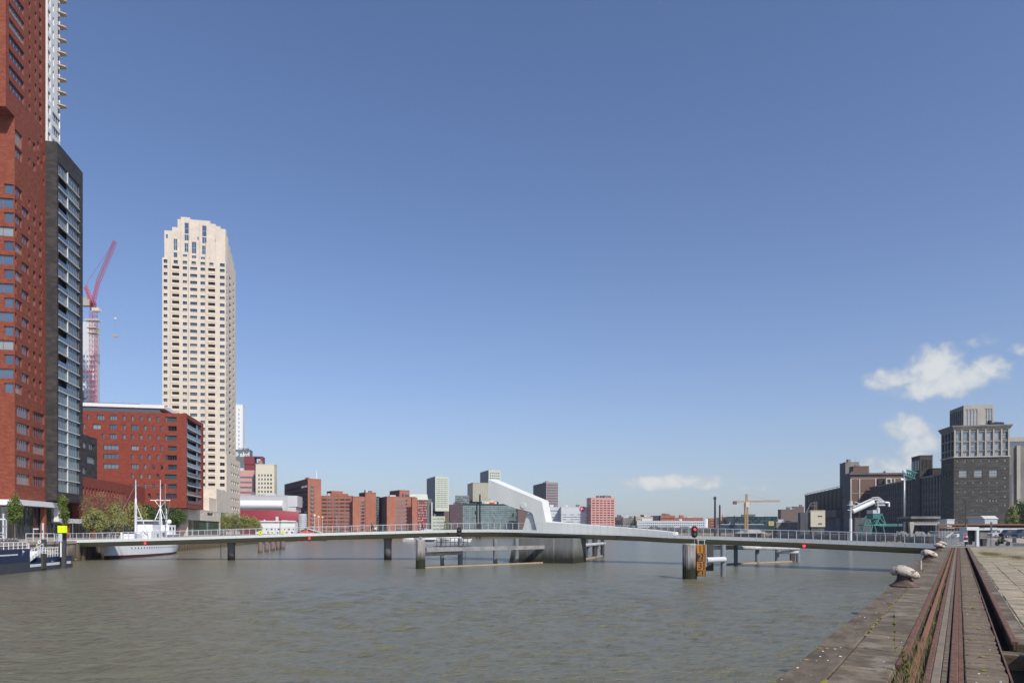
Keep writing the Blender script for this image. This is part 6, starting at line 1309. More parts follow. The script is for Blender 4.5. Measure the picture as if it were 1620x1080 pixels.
# far boats
hb = thing('red_houseboat', 'red wooden house with white trim floating on a dark pontoon behind the bridge', 'houseboat', (gx(469, 312), 312, 0), R(3)); k_ = 312/F
mb = MB(); mb.box(-1, 12.5, 0, 6, -.3, .75); obj('pontoon', mb, 'pile_dark', hb)
mb = MB(); mb.box(0, 8.6, 0, 5, 1.5, 3.6); obj('wall', mb, 'orange_red', hb); mb = MB(); mb.box(0.2, 10.5, -.1, 5, .76, 1.49); obj('base_wall', mb, 'white_paint', hb)
mb = MB(); mb.prism([(0, 0), (1, 0)], 0, 1) if 0 else None
mb.loft([[(0.3, y_, 3.61), (8.3, y_, 3.61), (4.3, y_, 5.5)] for y_ in (0.05, 4.9)]); obj('gable', mb, 'orange_red', hb)
mb = MB(); 
mb.quad([(-.5, -.6, 3.5), (4.3, -.6, 5.75), (4.3, 5.4, 5.75), (-.5, 5.4, 3.5)]); mb.quad([(4.3, -.6, 5.75), (11, -.6, 3.9), (11, 5.4, 3.9), (4.3, 5.4, 5.75)]); mb.box(-.3, 8.8, -.65, -.5, 3.4, 3.6); obj('roof', mb, 'white_paint', hb, norm=False)
for x in (.6, 3.4, 6.2): mb = MB(); mb.box(x, x+1.5, -.05, -.004, 2.4, 3.3); obj('window', mb, 'glass_b', hb)
for x in (2.5, 5.5): mb = MB(); mb.box(x, x+.5, -.16, -.11, .8, 1.6); obj('stripe', mb, 'orange_red', hb)
fg = thing('flower_lanterns', 'pair of pale and yellow globe lanterns on poles beside the red houseboat', 'lantern', (gx(506, 318), 318, 0))
for x, z, m_ in ((-2.5, hz(815, 318), 'cream_paint'), (-.6, hz(817.5, 318), 'cream_paint'), (1.2, hz(818, 318), 'lantern_yellow')):
    mb = MB(); mb.lathe([(.1, z-.7), (.5, z-.4), (.6, z), (.45, z+.4), (.1, z+.6)], 10, c=(x, 0)); obj('globe', mb, m_, fg); mb = MB(); mb.tube((x, 0, 0), (x, 0, z-.8), .1, 5); obj('pole', mb, 'grey_white', fg)
pv2 = thing('domed_pavilion', 'floating pavilion of pale translucent domes behind the walking person', 'pavilion', (gx(664, 300), 300, 0))
def dome(parent, cx, cy, r_, h, z0, m, nm):
    mb = MB(); mb.lathe([(r_*math.cos(a), z0+h*math.sin(a)) for a in [math.pi/2*k/7*.97 for k in range(8)]], 20, c=(cx, cy)); obj(nm, mb, m, parent, smooth=False)
mb = MB(); mb.box(-7, 20, -4, 8, -.2, .9); obj('pontoon', mb, 'light_concrete', pv2)
dome(pv2, 3.2, 0, 6.2, 4.6, .9, 'grey_white', 'dome'); dome(pv2, -4, 1, 4, 3.3, .9, 'grey_white', 'dome'); dome(pv2, 12, 1, 5.5, 3.4, .9, 'grey_white', 'dome')
bt_ = thing('white_boats', None, None) if 0 else None
wb = thing('white_motorboat', 'small white motorboat beyond the bridge near the platform signal', 'boat', (gx(712, 290), 290, 0)); mb = MB(); mb.loft([[(0, -1, -.2), (0, 1, -.2), (7, .8, -.2), (8.5, 0, -.2), (7, -.8, -.2)], [(-.2, -1.2, 1.1), (-.2, 1.2, 1.1), (7.4, 1, 1.2), (9.4, 0, 1.4), (7.4, -1, 1.2)]]); obj('hull', mb, 'white_paint', wb); mb = MB(); mb.loft([[(1, -.9, 1.12), (1, .9, 1.12), (5.6, .8, 1.2), (5.6, -.8, 1.2)], [(1.2, -.7, 2.1), (1.2, .7, 2.1), (4.6, .6, 2.1), (4.6, -.6, 2.1)]]); obj('cabin', mb, 'white_paint', wb)
tn = thing('white_tent', 'small white pointed tents just behind the end of the bridge spine beam', 'tent', (gx(1013, 430), 430, QZ)); mb = MB(); mb.lathe([(2.6, 0), (2.6, 1.3), (.1, 3.0)], 4, c=(0, 0)); obj('canopy', mb, 'white_paint', tn); mb = MB(); mb.lathe([(2.6, 0), (2.6, 1.3), (.1, 2.9)], 4, c=(3.9, 0)); obj('canopy', mb, 'white_paint', tn)

# ------------------------------------------------------------ poles, masts and cranes
pole('dark_mast', 'taller of the two dark poles right of the red signal', 'pole', 1131.2, 300, hz(785, 300), .5, 'dark_steel', zb_=-1, extra=ebox('lamp_bracket', 'dark_steel', -.75, .55, -.3, .3, -1.2, -.5))
pole('dark_mast', 'shorter of the two dark poles right of the red signal', 'pole', 1138.7, 300, hz(798.5, 300), .45, 'dark_steel', zb_=-1)
pole('dark_mast', 'single thin dark pole midway to the yellow crane', 'pole', 1161.8, 300, hz(815, 300), .25, 'dark_steel', zb_=-1)
pole('black_mast', 'left black pole with two round fittings in front of the teal glass building', 'pole', 754.3, 415, hz(796, 415), .52, 'black', zb_=-1, extra=ebox('fitting', 'black', -1.2, .2, -.5, .5, -6.6, -4.9))
pole('black_mast', 'right and taller black pole in front of the golden block', 'pole', 759.2, 415, hz(781.5, 415), .58, 'black', zb_=-1)
mb = MB(); mb.box(gx(751, 414), gx(762, 414), 413, 416, QZ, hz(829, 414)); tag(obj('mast_base', mb, 'dark_recess'), 'dark boxy base under the two black poles', 'base')
pole('bridge_lamp', 'thin dark lamp pole rising behind the left bridge railing', 'lamp post', 349.5, 118, hz(819, 118), .07, 'dark_steel', zb_=-1)
pole('bridge_lamp_far', 'thin dark lamp pole in front of the white low building', 'lamp post', 443, 135, hz(819, 135), .08, 'dark_steel', zb_=-1)
pole('quay_lamp', 'thin pole in front of the reddish office wing', 'lamp post', 533, 330, hz(815, 330), .2, 'steel_grey', zb_=-1)
def lattice(mb, a, b_, w_, n, r_=.06, taper=1.0, tri=False):
    a = Vector(a); b_ = Vector(b_); d = (b_-a).normalized(); up = Vector((0, 0, 1)) if abs(d.z) < .9 else Vector((0, 1, 0)); x = d.cross(up).normalized(); y = d.cross(x).normalized()
    cs = ((-1, -1), (1, -1), (1, 1), (-1, 1)) if not tri else ((-1, -1), (1, -1), (0, 1))
    def P_(f, c): ww = w_/2*(1+(taper-1)*f); return a+(b_-a)*f+x*c[0]*ww+y*c[1]*ww
    for c in cs: mb.tube(P_(0, c), P_(1, c), r_, 4)
    for k in range(n):
        for j in range(len(cs)):
            c0, c1 = cs[j], cs[(j+1) % len(cs)]; mb.tube(P_(k/n, c0), P_((k+1)/n, c1), r_*.6, 3, caps=False); mb.tube(P_(k/n, c0), P_(k/n, c1), r_*.6, 3, caps=False)
DC_ = 400; C = lambda u, v, D=DC_: at(u, v, D)
rc = thing('red_luffing_crane', 'red luffing tower crane with raised jib behind the dark brick block', 'crane', (gx(147.5, DC_), DC_, 0)); co = Vector((-gx(147.5, DC_), -DC_, 0))
def cpart(nm, m, *segs, par=rc, o=co):
    mb = MB()
    for a, b_, w_, n, r_ in segs: lattice(mb, a+o, b_+o, w_, n, r_)
    return obj(nm, mb, m, par, norm=False)
cpart('mast', 'crane_red', (C(147.5, 839), C(147.5, 492), 2.9, 44, .13))
cpart('upper_mast', 'maroon', (C(147.3, 491), C(147.3, 478), 2.2, 4, .22))
cpart('jib', 'crane_red', (C(147, 480), C(156, 444), 1.5, 8, .13), (C(156, 444), C(182.5, 381), 1.7, 16, .11))
cpart('a_frame', 'crane_red', (C(147, 482), C(136.5, 455), 1.8, 6, .16), (C(136.5, 455), C(134.5, 453), 1.6, 1, .14))
mb = MB(); p = C(137, 480)+co; mb.box(p.x-2.6, p.x+2.4, -1.5, 1.5, p.z-1.6, p.z+2.2); mb.box(p.x-2, p.x+1, -1.5, 1.5, p.z+2.21, p.z+3.2); obj('counterweight', mb, 'light_concrete', rc)
mb = MB(); p = C(153, 490)+co; mb.box(p.x-2.2, p.x+2.0, -1.3, 1.3, p.z-1.0, p.z+1.0); obj('cab', mb, 'cream_paint', rc)
mb = MB(); mb.path([C(136, 453)+co, C(140, 443)+co, C(182, 381)+co], .09, 3); obj('stay_cable', mb, 'crane_red', rc)
mb = MB(); mb.tube(C(182.4, 381)+co, C(182.4, 503)+co, .045, 3); obj('hoist_cable', mb, 'steel_grey', rc); mb = MB(); p = C(182.4, 504)+co; mb.lathe([(.1, p.z-.6), (.6, p.z-.3), (.6, p.z+.4), (.1, p.z+.6)], 8, c=(p.x, p.y)); obj('hook_block', mb, 'white_paint', rc)
mb = MB(); mb.box(-4, 4, -2, 2, C(0, 507).z-.3+0, C(0, 507).z+.3) ; mb.box(-3.0, 3.0, -2.2, 2.2, C(0, 519).z-.2, C(0, 519).z+.2); mb.box(-2.4, 2.8, -2.2, 2.2, C(0, 521).z-2.5, C(0, 521).z-2.2); obj('climbing_frame', mb, 'cream_paint', rc)
mb = MB(); mb.bar(C(131, 589)+co, C(149, 588)+co, .4, .5); obj('wall_tie', mb, 'crane_red', rc)
ldd = thing('crane_load', 'small orange brown load hanging from the red crane hook', 'load', tuple(C(182.5, 531))); mb = MB(); mb.box(-1.4, 1.0, -.6, .6, -.4, .3); mb.box(-.2, 1.6, -.5, .5, -.9, -.41); obj('crate', mb, 'crane_yellow', ldd)
mb = MB(); z_ = C(0, 505).z-C(0, 531).z
for s_ in (-1, 1): mb.tube((s_*1.0, 0, .3), (0, 0, z_), .05, 3)
obj('sling', mb, 'steel_grey', ldd)
ct = thing('tower_under_construction', 'pale grey tower under construction behind the red crane mast', 'tower', (gx(131, 430), 430, 0), TL)
wn = []
for k in range(30):
    for j in range(4): wn.append((1.0+j*2.0, 2.2+j*2.0, QZ+40+k*3.2, QZ+41.8+k*3.2, 1))
x_w = along(149, (gx(131, 430), 430), DB)
facade(ct, (-8, 0), 0, x_w+8, QZ, hz(512, 430), [(q[0]+7, q[1]+7, q[2], q[3]) for q in wn if q[3] < hz(560, 430)], 'grey_white', gls=('glass_c', 'glass_b'), fr='grey_white', dep=.3)
plain(ct, (x_w, 0), 90, 9, QZ, hz(512, 430), 'grey_white'); roofbox(ct, -8, x_w, 0, 9, hz(512, 430), 'grey_white', 1.2)
mb = MB()
for k in range(9): mb.box(-8, 1.5+k*.35, -1.6, -.2, QZ+52-k*2.0-.3+20, QZ+52-k*2.0+20)
obj('scaffold_deck', mb, 'dark_steel', ct)
# yellow crane
DY = 470; yc = thing('yellow_tower_crane', 'pale yellow tower crane with a long level jib in the distance', 'crane', (gx(1180.5, DY), DY, 0)); yo = Vector((-gx(1180.5, DY), -DY, 0))
cpart('mast', 'crane_yellow', (at(1180.5, 839, DY), at(1180.5, 795, DY), 1.9, 14, .22), (at(1181, 795, DY), at(1181, 781, DY), .9, 5, .2), par=yc, o=yo)
cpart('jib', 'crane_yellow', (at(1182, 792.8, DY), at(1234, 792, DY), 1.0, 22, .13), (at(1179, 793, DY), at(1160, 793, DY), 1.0, 8, .14), par=yc, o=yo)
mb = MB(); p = at(1162.5, 795, DY)+yo; mb.box(p.x-1.2, p.x+1.2, -.8, .8, p.z-1, p.z+1.0); obj('counterweight', mb, 'brown_dull', yc); mb = MB(); p = at(1181.5, 798, DY)+yo; mb.box(p.x-1, p.x+1.2, -1.4, .5, p.z-1.8, p.z+1.8); obj('cab', mb, 'cream_paint', yc)
mb = MB(); mb.tube(at(1181, 782, DY)+yo, at(1222, 791.5, DY)+yo, .06, 3); mb.tube(at(1181, 782, DY)+yo, at(1162, 792.5, DY)+yo, .06, 3); obj('stay_cable', mb, 'steel_grey', yc)
mb = MB(); mb.tube(at(1187, 793.5, DY)+yo, at(1187, 797, DY)+yo, .1, 3); mb.box(at(1187, 0, DY).x+yo.x-.4, at(1187, 0, DY).x+yo.x+.4, -.3, .3, hz(798, DY), hz(797, DY)); obj('hook_block', mb, 'steel_grey', yc)
mc_scale = .82
# white loading crane and green gantry
DW = 215; wc = thing('white_loading_crane', 'white tubular ship loading crane with its arm bent over the green gantry', 'crane', (gx(1345.7, DW), DW, 0)); wo_ = Vector((-gx(1345.7, DW), -DW, 0)); W_ = lambda u, v: at(u, v, DW)+wo_
mb = MB(); mb.tube(Vector((0, 0, -1)), W_(1345.7, 820), .42, 14); obj('mast', mb, 'white_paint', wc, smooth=False)
mb = MB(); mb.tube(W_(1345.7, 820), W_(1345.7, 800), .3, 10); mb.tube(W_(1346, 799), W_(1346, 792), .52, 10); mb.tube(W_(1341, 806.5), W_(1349, 806.5), .12, 5); mb.box(-1.0, 1.0, -.8, .8, W_(0, 798.5).z-.1, W_(0, 798.5).z+.1); obj('mast_head', mb, 'silver', wc)
mb = MB(); mb.tube(W_(1349, 808.5), W_(1382, 793.5), .78, 14); obj('arm_tube', mb, 'white_paint', wc)
mb = MB(); lattice(mb, W_(1350, 804), W_(1380, 790.5), .9, 12, .09); lattice(mb, W_(1380, 789), W_(1389, 788), .8, 3, .1); lattice(mb, W_(1389, 788), W_(1399, 796), .7, 5, .1); lattice(mb, W_(1386, 796.5), W_(1399, 796.5), 1.1, 5, .12); mb.tube(W_(1352, 793.5), W_(1362, 797), .12, 4); obj('arm_lattice', mb, 'white_paint', wc, norm=False)
mb = MB(); mb.tube(W_(1400, 794.5), W_(1406, 794.5), .28, 8); mb.tube(W_(1406, 794), W_(1406.3, 801), .32, 8); obj('spout', mb, 'white_paint', wc)
mb = MB(); mb.tube(W_(1388.5, 792), W_(1388.8, 806), .22, 8); mb.tube(W_(1388.8, 803), W_(1389.2, 810.5), .55, 8, r2=.35); obj('drop_pipe', mb, 'white_paint', wc)
gg = thing('green_gantry', 'sea green lattice gantry tapering to one leg below the white crane arm', 'gantry', (gx(1386, 225), 225, QZ)); go = Vector((-gx(1386, 225), -225, -QZ)); G_ = lambda u, v, d=0: at(u, v, 225)+go+Vector((0, d, 0))
mb = MB(); mb.box(G_(1376, 0).x, G_(1388, 0).x, -2, 2, G_(0, 820).z, G_(0, 812).z); obj('machine_house', mb, 'teal_paint', gg); mb = MB(); mb.box(G_(1376, 0).x, G_(1387, 0).x, -2, 2, G_(0, 811.9).z, G_(0, 806.5).z); obj('cabin', mb, 'silver', gg)
mb = MB(); mb.bar(G_(1370, 830), G_(1401, 829.5), .5, .4); mb.bar(G_(1370, 830, 5), G_(1401, 829.5, 5), .5, .4); obj('girder', mb, 'crane_green', gg)
mb = MB()
for d_ in (0, 5):
    mb.tube(G_(1374, 830, d_), G_(1378.5, 845, d_), .16, 5); mb.tube(G_(1383, 818, d_), G_(1377, 845, d_), .2, 5); mb.tube(G_(1395, 812, d_), G_(1401, 829, d_), .16, 5); mb.tube(G_(1389, 815, d_), G_(1400, 829, d_), .16, 5); mb.tube(G_(1396, 829, d_), G_(1400, 845, d_), .16, 5); mb.tube(G_(1384, 818, d_), G_(1393, 829, d_), .16, 5); mb.tube(G_(1376, 822, d_), G_(1386, 813, d_), .14, 5); mb.tube(G_(1386, 829, d_), G_(1395, 812, d_), .16, 5)
obj('leg_brace', mb, 'crane_green', gg, norm=False)
cbox('blue_grey_shed', 'plain blue grey shed between the white crane and the green gantry', 'building', None, 1352, 1378, 820, 260, -8, 'silo_dark', wf=[(4, 1, .25, .2, GD, .3, .8, 3)])
mb = MB(); mb.box(gx(1392, 240), gx(1428, 240), 240, 243, hz(832, 240), hz(828, 240)); tag(obj('conveyor_bridge', mb, 'teal_paint'), 'dull green conveyor bridge right of the green gantry', 'conveyor')
pipe_ = thing('white_loader_pipe', 'tall pale vertical pipe with a green lattice head in front of the pilastered hall', 'pipe', (gx(1430.5, 262), 262, QZ)); po = Vector((-gx(1430.5, 262), -262, -QZ)); Pq = lambda u, v: at(u, v, 262)+po
mb = MB(); mb.tube(Vector((0, 0, 0)), Pq(1430.5, 745), .4, 10); obj('pipe', mb, 'steel_grey', pipe_, smooth=True); mb = MB(); mb.tube(Pq(1425, 758.5), Pq(1433, 757), .5, 8); mb.lathe([(.1, Pq(0, 743).z), (.7, Pq(0, 744).z), (.7, Pq(0, 748).z)], 10); obj('head', mb, 'white_paint', pipe_)
mb = MB(); lattice(mb, Pq(1432, 748), Pq(1447, 753), 2.4, 5, .16); lattice(mb, Pq(1434, 752), Pq(1441, 756), 1.6, 3, .16); obj('lattice', mb, 'crane_green', pipe_, norm=False)
# cream house with mast structure
ch, W, L, zt = cbox('cream_machine_house', 'cream square machine house half in shadow in front of the round silos', 'building', None, 1282.5, 1305.5, 808, 330, -10.7, 'cream_paint', vb=833, wf=None)
mb = MB(); mb.box(W*.5, W*.8, -.1, -.01, hz(817, 330), hz(815, 330)); mb.box(W*.52, W*.78, -.1, -.01, hz(829, 330), hz(827, 330)); obj('window', mb, 'glass_d', ch)
mb = MB(); mb.box(.4, W-.3, .5, 6, QZ, hz(833, 330)-.01); mb.box(-4.5, -.1, 1, 6, QZ, hz(810, 330)); obj('base', mb, 'silo_dark', ch)
mb = MB(); zt_ = hz(808, 330)+.4; mb.bar((-1.8, 2, zt_-1.5), (.6, 2, zt_+3.6), .3, .3); mb.bar((.4, 2, zt_+3.6), (3, 2, zt_+3.6), .3, .3); lattice(mb, (2.6, 2, zt_), (2.6, 2, zt_+4.4), 1.2, 4, .1); lattice(mb, (0, 2, zt_+2.2), (3, 2, zt_+2.2), .5, 4, .07); obj('hoist_frame', mb, 'silo_concrete', ch, norm=False)
# nearer structures on the right bank
cg = thing('concrete_canopy', 'pale concrete canopy on a single leg with a row of small openings', 'canopy', (gx(1441, 185), 185, QZ), R(-6)); k_ = 185/F
mb = MB(); mb.box(0, 7.6, 0, 8, hz(820, 185)-QZ, hz(816.4, 185)-QZ); obj('roof', mb, 'silo_concrete', cg); mb = MB(); mb.box(.02, 7.3, -.05, .6, hz(830, 185)-QZ, hz(827.4, 185)-QZ); mb.box(.02, 7.3, .0, .5, hz(827.4, 185)-QZ+.002, hz(825, 185)-QZ); obj('parapet', mb, 'light_concrete', cg)
mb = MB(); mb.loft([[(0, 0, 0), (.35, 0, 0), (.35, 1, 0), (0, 1, 0)], [(-.2, 0, 2.6), (.8, 0, 2.6), (.8, 1, 2.6), (-.2, 1, 2.6)], [(-.3, -.01, 4.0), (1, -.01, 4.0), (1, 1, 4.0), (-.3, 1, 4.0)]]); obj('leg', mb, 'light_concrete', cg)
mb = MB(); mb.box(.8, 7.4, .8, 7.5, hz(825, 185)-QZ, hz(820.1, 185)-QZ); obj('glazing', mb, 'silo_dark', cg)
mb = MB()
for k in range(12): mb.box(.9+k*.52, 1.2+k*.52, -.06, .0, hz(827, 185)-QZ, hz(825.2, 185)-QZ)
tag(obj('opening', mb, 'glass_d', cg), kind='stuff')
tg2 = thing('truss_gallery', 'rusty orange steel truss gallery over a pale wall right of the canopy', 'gallery', (gx(1484, 170), 170, QZ)); T_ = lambda u, v: Vector((gx(u, 170)-gx(1484, 170), 0, hz(v, 170)-QZ))
mb = MB(); a, b_ = T_(1484, 829.3), T_(1640, 829.3); mb.bar(a, b_, .35, .35); mb.bar(T_(1484, 833.6), T_(1530, 833.6), .3, .25)
for k in range(5): u = 1486+k*9.5; mb.bar(T_(u, 829.5), T_(u+4.7, 833.5), .12, .12); mb.bar(T_(u+9.4, 829.5), T_(u+4.7, 833.5), .12, .12)
mb.bar(T_(1484.5, 829), T_(1484.5, 848), .3, .3); mb.bar(T_(1528, 829), T_(1528, 848), .3, .3); obj('truss', mb, 'rust_orange', tg2, norm=False)
mb = MB(); mb.box(.4, T_(1527, 0).x, .6, 1, 0, T_(0, 835).z); obj('wall', mb, 'light_concrete', tg2)
mb = MB()
for k in range(9): mb.box(.9+k*.75, 1.2+k*.75, .5, .59, .2, T_(0, 836).z)
tag(obj('slot', mb, 'silo_dark', tg2), kind='stuff')
mb = MB(); mb.box(T_(1530, 0).x, T_(1660, 0).x, .2, 6, T_(0, 834).z, T_(0, 829.8).z); obj('dark_roof', mb, 'dark_recess', tg2)
for k in range(10): u = 1546+k*10.6; mb = MB(); mb.box(T_(u, 0).x, T_(u+10.2, 0).x, 0, .3, T_(0, 838.2).z, T_(0, 835).z); obj('fascia_board', mb, 'grey_white', tg2)
mb = MB(); mb.box(T_(1530, 0).x, T_(1660, 0).x, .5, 1, 0, T_(0, 838.3).z); obj('grey_wall', mb, 'silo_concrete', tg2)
sh = thing('white_roof_shed', 'grey shed with a white pitched roof against the silo tower', 'shed', (gx(1558, 235), 235, QZ), TR)
za, zb_ = hz(828, 235)-QZ, hz(820, 235)-QZ; mb = MB(); mb.box(0, 3.9, 0, 12, 2.5, zb_); obj('wall', mb, 'silver', sh); mb = MB(); mb.loft([[(-.3, -.2, zb_), (4.3, -.2, zb_-.1), (3.0, -.2, zb_+1.0), (-1.3, -.2, zb_+1.0)], [(-.3, 12, zb_), (4.3, 12, zb_-.1), (3.0, 12, zb_+1.0), (-1.3, 12, zb_+1.0)]]); obj('roof', mb, 'white_paint', sh)
mb = MB(); mb.box(-2.5, 6, 0.3, 14, 0, 2.49); obj('base', mb, 'silo_dark', sh)
cbox('white_roof_hut', 'small white hut above the truss gallery beside the silo tower', 'building', None, 1498, 1510, 822.5, 225, -8, 'grey_white')
# gate, booth, bin and signs at the end of the near quay
gt = thing('quay_gate', 'grey steel bar gate closing the near quay below the silos', 'gate', (gx(1503, 72), 72, QZ)); G2 = lambda u, v, D=72: Vector((gx(u, D)-gx(1503, 72), D-72, hz(v, D)-QZ))
barm = MB(); barm.tube((0, 0, 0), (0, 0, 1.45), .018, 5); bm_ = mesh('gate_bar', barm, 'steel_grey')
for k in range(20): o = bpy.data.objects.new('gate_bar', bm_); COL.objects.link(o); o.parent = gt; o.location = (k*.085-.9, 0, .08)
mb = MB(); mb.box(-.95, .78, -.03, .03, .03, .08); mb.box(-.95, .78, -.03, .03, 1.5, 1.55); obj('gate_rail', mb, 'steel_grey', gt)
mb = MB(); mb.tube((gx(1527, 72)-gx(1503, 72), 0, 0), (gx(1527, 72)-gx(1503, 72), 0, 1.75), .05, 8); obj('gate_post', mb, 'dark_steel', gt)
fn = thing('side_fence', 'grey bar fence between the gate and the bridge end', 'fence', (gx(1470, 76), 76, QZ)); 
for k in range(18): o = bpy.data.objects.new('fence_bar', bm_); COL.objects.link(o); o.parent = fn; o.location = (k*.14, 0, .05); o.scale = (1, 1, 1.05)
mb = MB(); mb.box(-.02, 2.42, -.02, .02, 1.56, 1.6); obj('fence_rail', mb, 'steel_grey', fn)
sb_ = thing('spiked_guard', 'white folded guard rail sticking up at the bridge end', 'barrier', (gx(1497, 73), 73, QZ)); mb = MB(); mb.bar((0, 0, .95), (.75, 0, 1.45), .05, .22); mb.bar((.1, 0, 0), (.1, 0, 1.0), .04, .04); mb.bar((.6, 0, 0), (.6, 0, 1.3), .04, .04); obj('rail', mb, 'white_paint', sb_)
pole('dark_lamp_pole', 'tall thin dark pole standing at the quay gate in front of the silo tower', 'pole', 1527.3, 73, hz(790, 73), .045, 'dark_steel', extra=ebox('crossarm', 'dark_steel', -.18, .2, -.04, .04, -.12, .0))
pole('far_dark_pole', 'thin dark pole right of the green gantry', 'pole', 1420.5, 190, hz(818, 190), .12, 'dark_steel', zb_=-.5)
bo = thing('booth', 'pale blue grey open booth with a dark door standing beside the quay gate', 'booth', (gx(1529.5, 71.2), 71.2, QZ)); k_ = 71.2/F
B_ = lambda u: (u-1529.5)*k_
hB = hz(833, 71.2)-QZ
mb = MB(); mb.box(0, B_(1549), 0, 1.2, hB-.35, hB); obj('lintel', mb, 'grey_white', bo); mb = MB(); mb.box(B_(1545), B_(1549), 0, .25, 0, hB-.352); obj('post', mb, 'grey_white', bo)
mb = MB(); mb.box(0, B_(1536), .5, 1.2, .5, hB-.352); obj('side_panel', mb, 'grey_white', bo); mb = MB(); mb.box(B_(1537), B_(1544.5), .6, 1.1, .2, hB-.352); do_ = obj('door', mb, 'pile_dark', bo); mb2 = MB(); mb2.box(B_(1543.5), B_(1544), .56, .599, .9, 1.05); obj('handle', mb2, 'steel_grey', do_); mb = MB(); mb.box(B_(1549)+.02, B_(1558), .7, 1.2, .5, hB-.352); obj('dark_back', mb, 'pile_dark', bo)
mb = MB(); mb.box(B_(1530.5), B_(1533.5), .46, .49, .95, 1.2); obj('notice', mb, 'orange_red', bo); mb = MB(); mb.box(B_(1530), B_(1535.5), .44, .49, .7, .94); obj('box', mb, 'dark_steel', bo)
bn = thing('dark_bin', 'dark grey waste bin right of the open booth', 'bin', (gx(1555.5, 73), 73, QZ)); mb = MB(); mb.loft([[(-.2, -.2, .0), (.2, -.2, .0), (.2, .2, .0), (-.2, .2, .0)], [(-.25, -.25, .72), (.25, -.25, .72), (.25, .25, .72), (-.25, .25, .72)]]); obj('body', mb, 'pile_dark', bn); mb = MB(); mb.box(-.27, .27, -.27, .27, .722, .8); obj('lid', mb, 'dark_steel', bn)
pole('sign_pole', 'thin red and grey sign pole right of the waste bin', 'pole', 1567.6, 74, hz(824, 74), .03, 'rust', extra=ebox('sign_plate', 'silo_dark', -.1, .12, -.05, -.03, -1.0, -.1))
# vehicles behind the right verge
def van(label, u, D, m, L_=4.6, H=1.9, kind='van', rz=0):
    t_ = thing('parked_'+kind, label, kind, (gx(u, D), D, QZ), rz, 'vehicles parked in the yard behind the quay'); f = .62 if kind == 'car' else .93
    pr = [(0, .35), (0, H*.55), (L_*.06, H*.6), (L_*.2, H*.63), (L_*.34, H), (L_*.8, H), (L_*.97, H*.62), (L_, H*.55), (L_, .35)] if kind == 'car' else [(0, .35), (0, H*.5), (L_*.14, H*.62), (L_*.26, H*.97), (L_*.32, H), (L_*.97, H), (L_, H*.9), (L_, .35)]
    mb = MB(); mb.loft([[(x, y, z) for x, z in pr] for y in (0, .15, 1.6, 1.75)]); obj('body', mb, m, t_)
    mb = MB(); z0, z1 = H*.62, H*.92; x0, x1 = (L_*.26, L_*.82) if kind == 'car' else (L_*.24, L_*.42); mb.box(x0, x1, -.01, 1.76, z0, z1); obj('window', mb, 'glass_d', t_)
    for x in (L_*.2, L_*.8): mb = MB(); mb.tube((x, -.04, .33), (x, .2, .33), .33, 14); wh_ = obj('wheel', mb, 'tyre', t_); mb = MB(); mb.tube((x, -.06, .33), (x, -.041, .33), .19, 10); obj('rim', mb, 'steel_grey', wh_)
    return t_
van('pale blue van parked behind the motorcycle', 1570, 165, 'silver', kind='van', L_=4.4, H=1.9)
van('dark blue van at the right edge with white window frames behind', 1588, 160, 'van_blue', kind='van', L_=4.2, H=1.9)
van('blue truck like van cut off by the right edge of the photo', 1610, 140, 'van_blue', kind='van', L_=5, H=2.0)
van('silver car seen through the quay gate, left one', 1501, 150, 'silver', kind='car', L_=4.2, H=1.45)
van('white car seen through the quay gate, right one', 1514, 148, 'white_paint', kind='car', L_=4.2, H=1.5)
blk = thing('concrete_block', 'sand coloured concrete block on the verge at the right edge', 'block', (gx(1608, 95), 95, QZ)); mb = MB(); mb.box(0, .85, 0, .8, 0, .6); obj('block', mb, 'sand', blk)
for lb, u in (('pale rubble heap on the bank left of the concrete canopy', 1427),):
    rh = thing('rubble_heap', lb, 'heap', (gx(u, 205), 205, QZ)); rr = random.Random(2)
    for k in range(26): mb = MB(); x, y = rr.gauss(3.6, 2), rr.gauss(1, .8); s_ = rr.uniform(.4, 1.0); mb.loft([[(x-s_, y-s_, 0), (x+s_, y-s_*.8, 0), (x+s_*.8, y+s_, 0)], [(x-s_*.4, y-s_*.3, s_*1.4), (x+s_*.4, y-s_*.4, s_*1.2), (x+s_*.1, y+s_*.3, s_*1.7)]]); obj('rubble', mb, 'silo_concrete', rh)
for lb, u in (('left yellow machine on the dark bank seen through the bridge railing', 1407), ('middle yellow machine on the dark bank seen through the bridge railing', 1423), ('right small yellow machine on the dark bank seen through the bridge railing', 1433)):
    ym = thing('yellow_machine', lb, 'machine', (gx(u, 200), 200, 0.7)); s_ = .9 if u < 1430 else .55; mb = MB(); mb.loft([[(-s_, 0, 0), (s_, 0, 0), (s_, 1, 0), (-s_, 1, 0)], [(-s_*.6, 0, s_*1.1), (s_*.9, 0, s_*.9), (s_*.9, 1, s_*.9), (-s_*.6, 1, s_*1.1)]]); obj('body', mb, mat('machine_yellow', (.42, .30, .02), .6) if 'machine_yellow' not in M else 'machine_yellow', ym); mb = MB(); mb.bar((-s_, .5, .3), (-s_*2, .5, s_*1.2), .15, .15); obj('arm', mb, 'machine_yellow', ym)

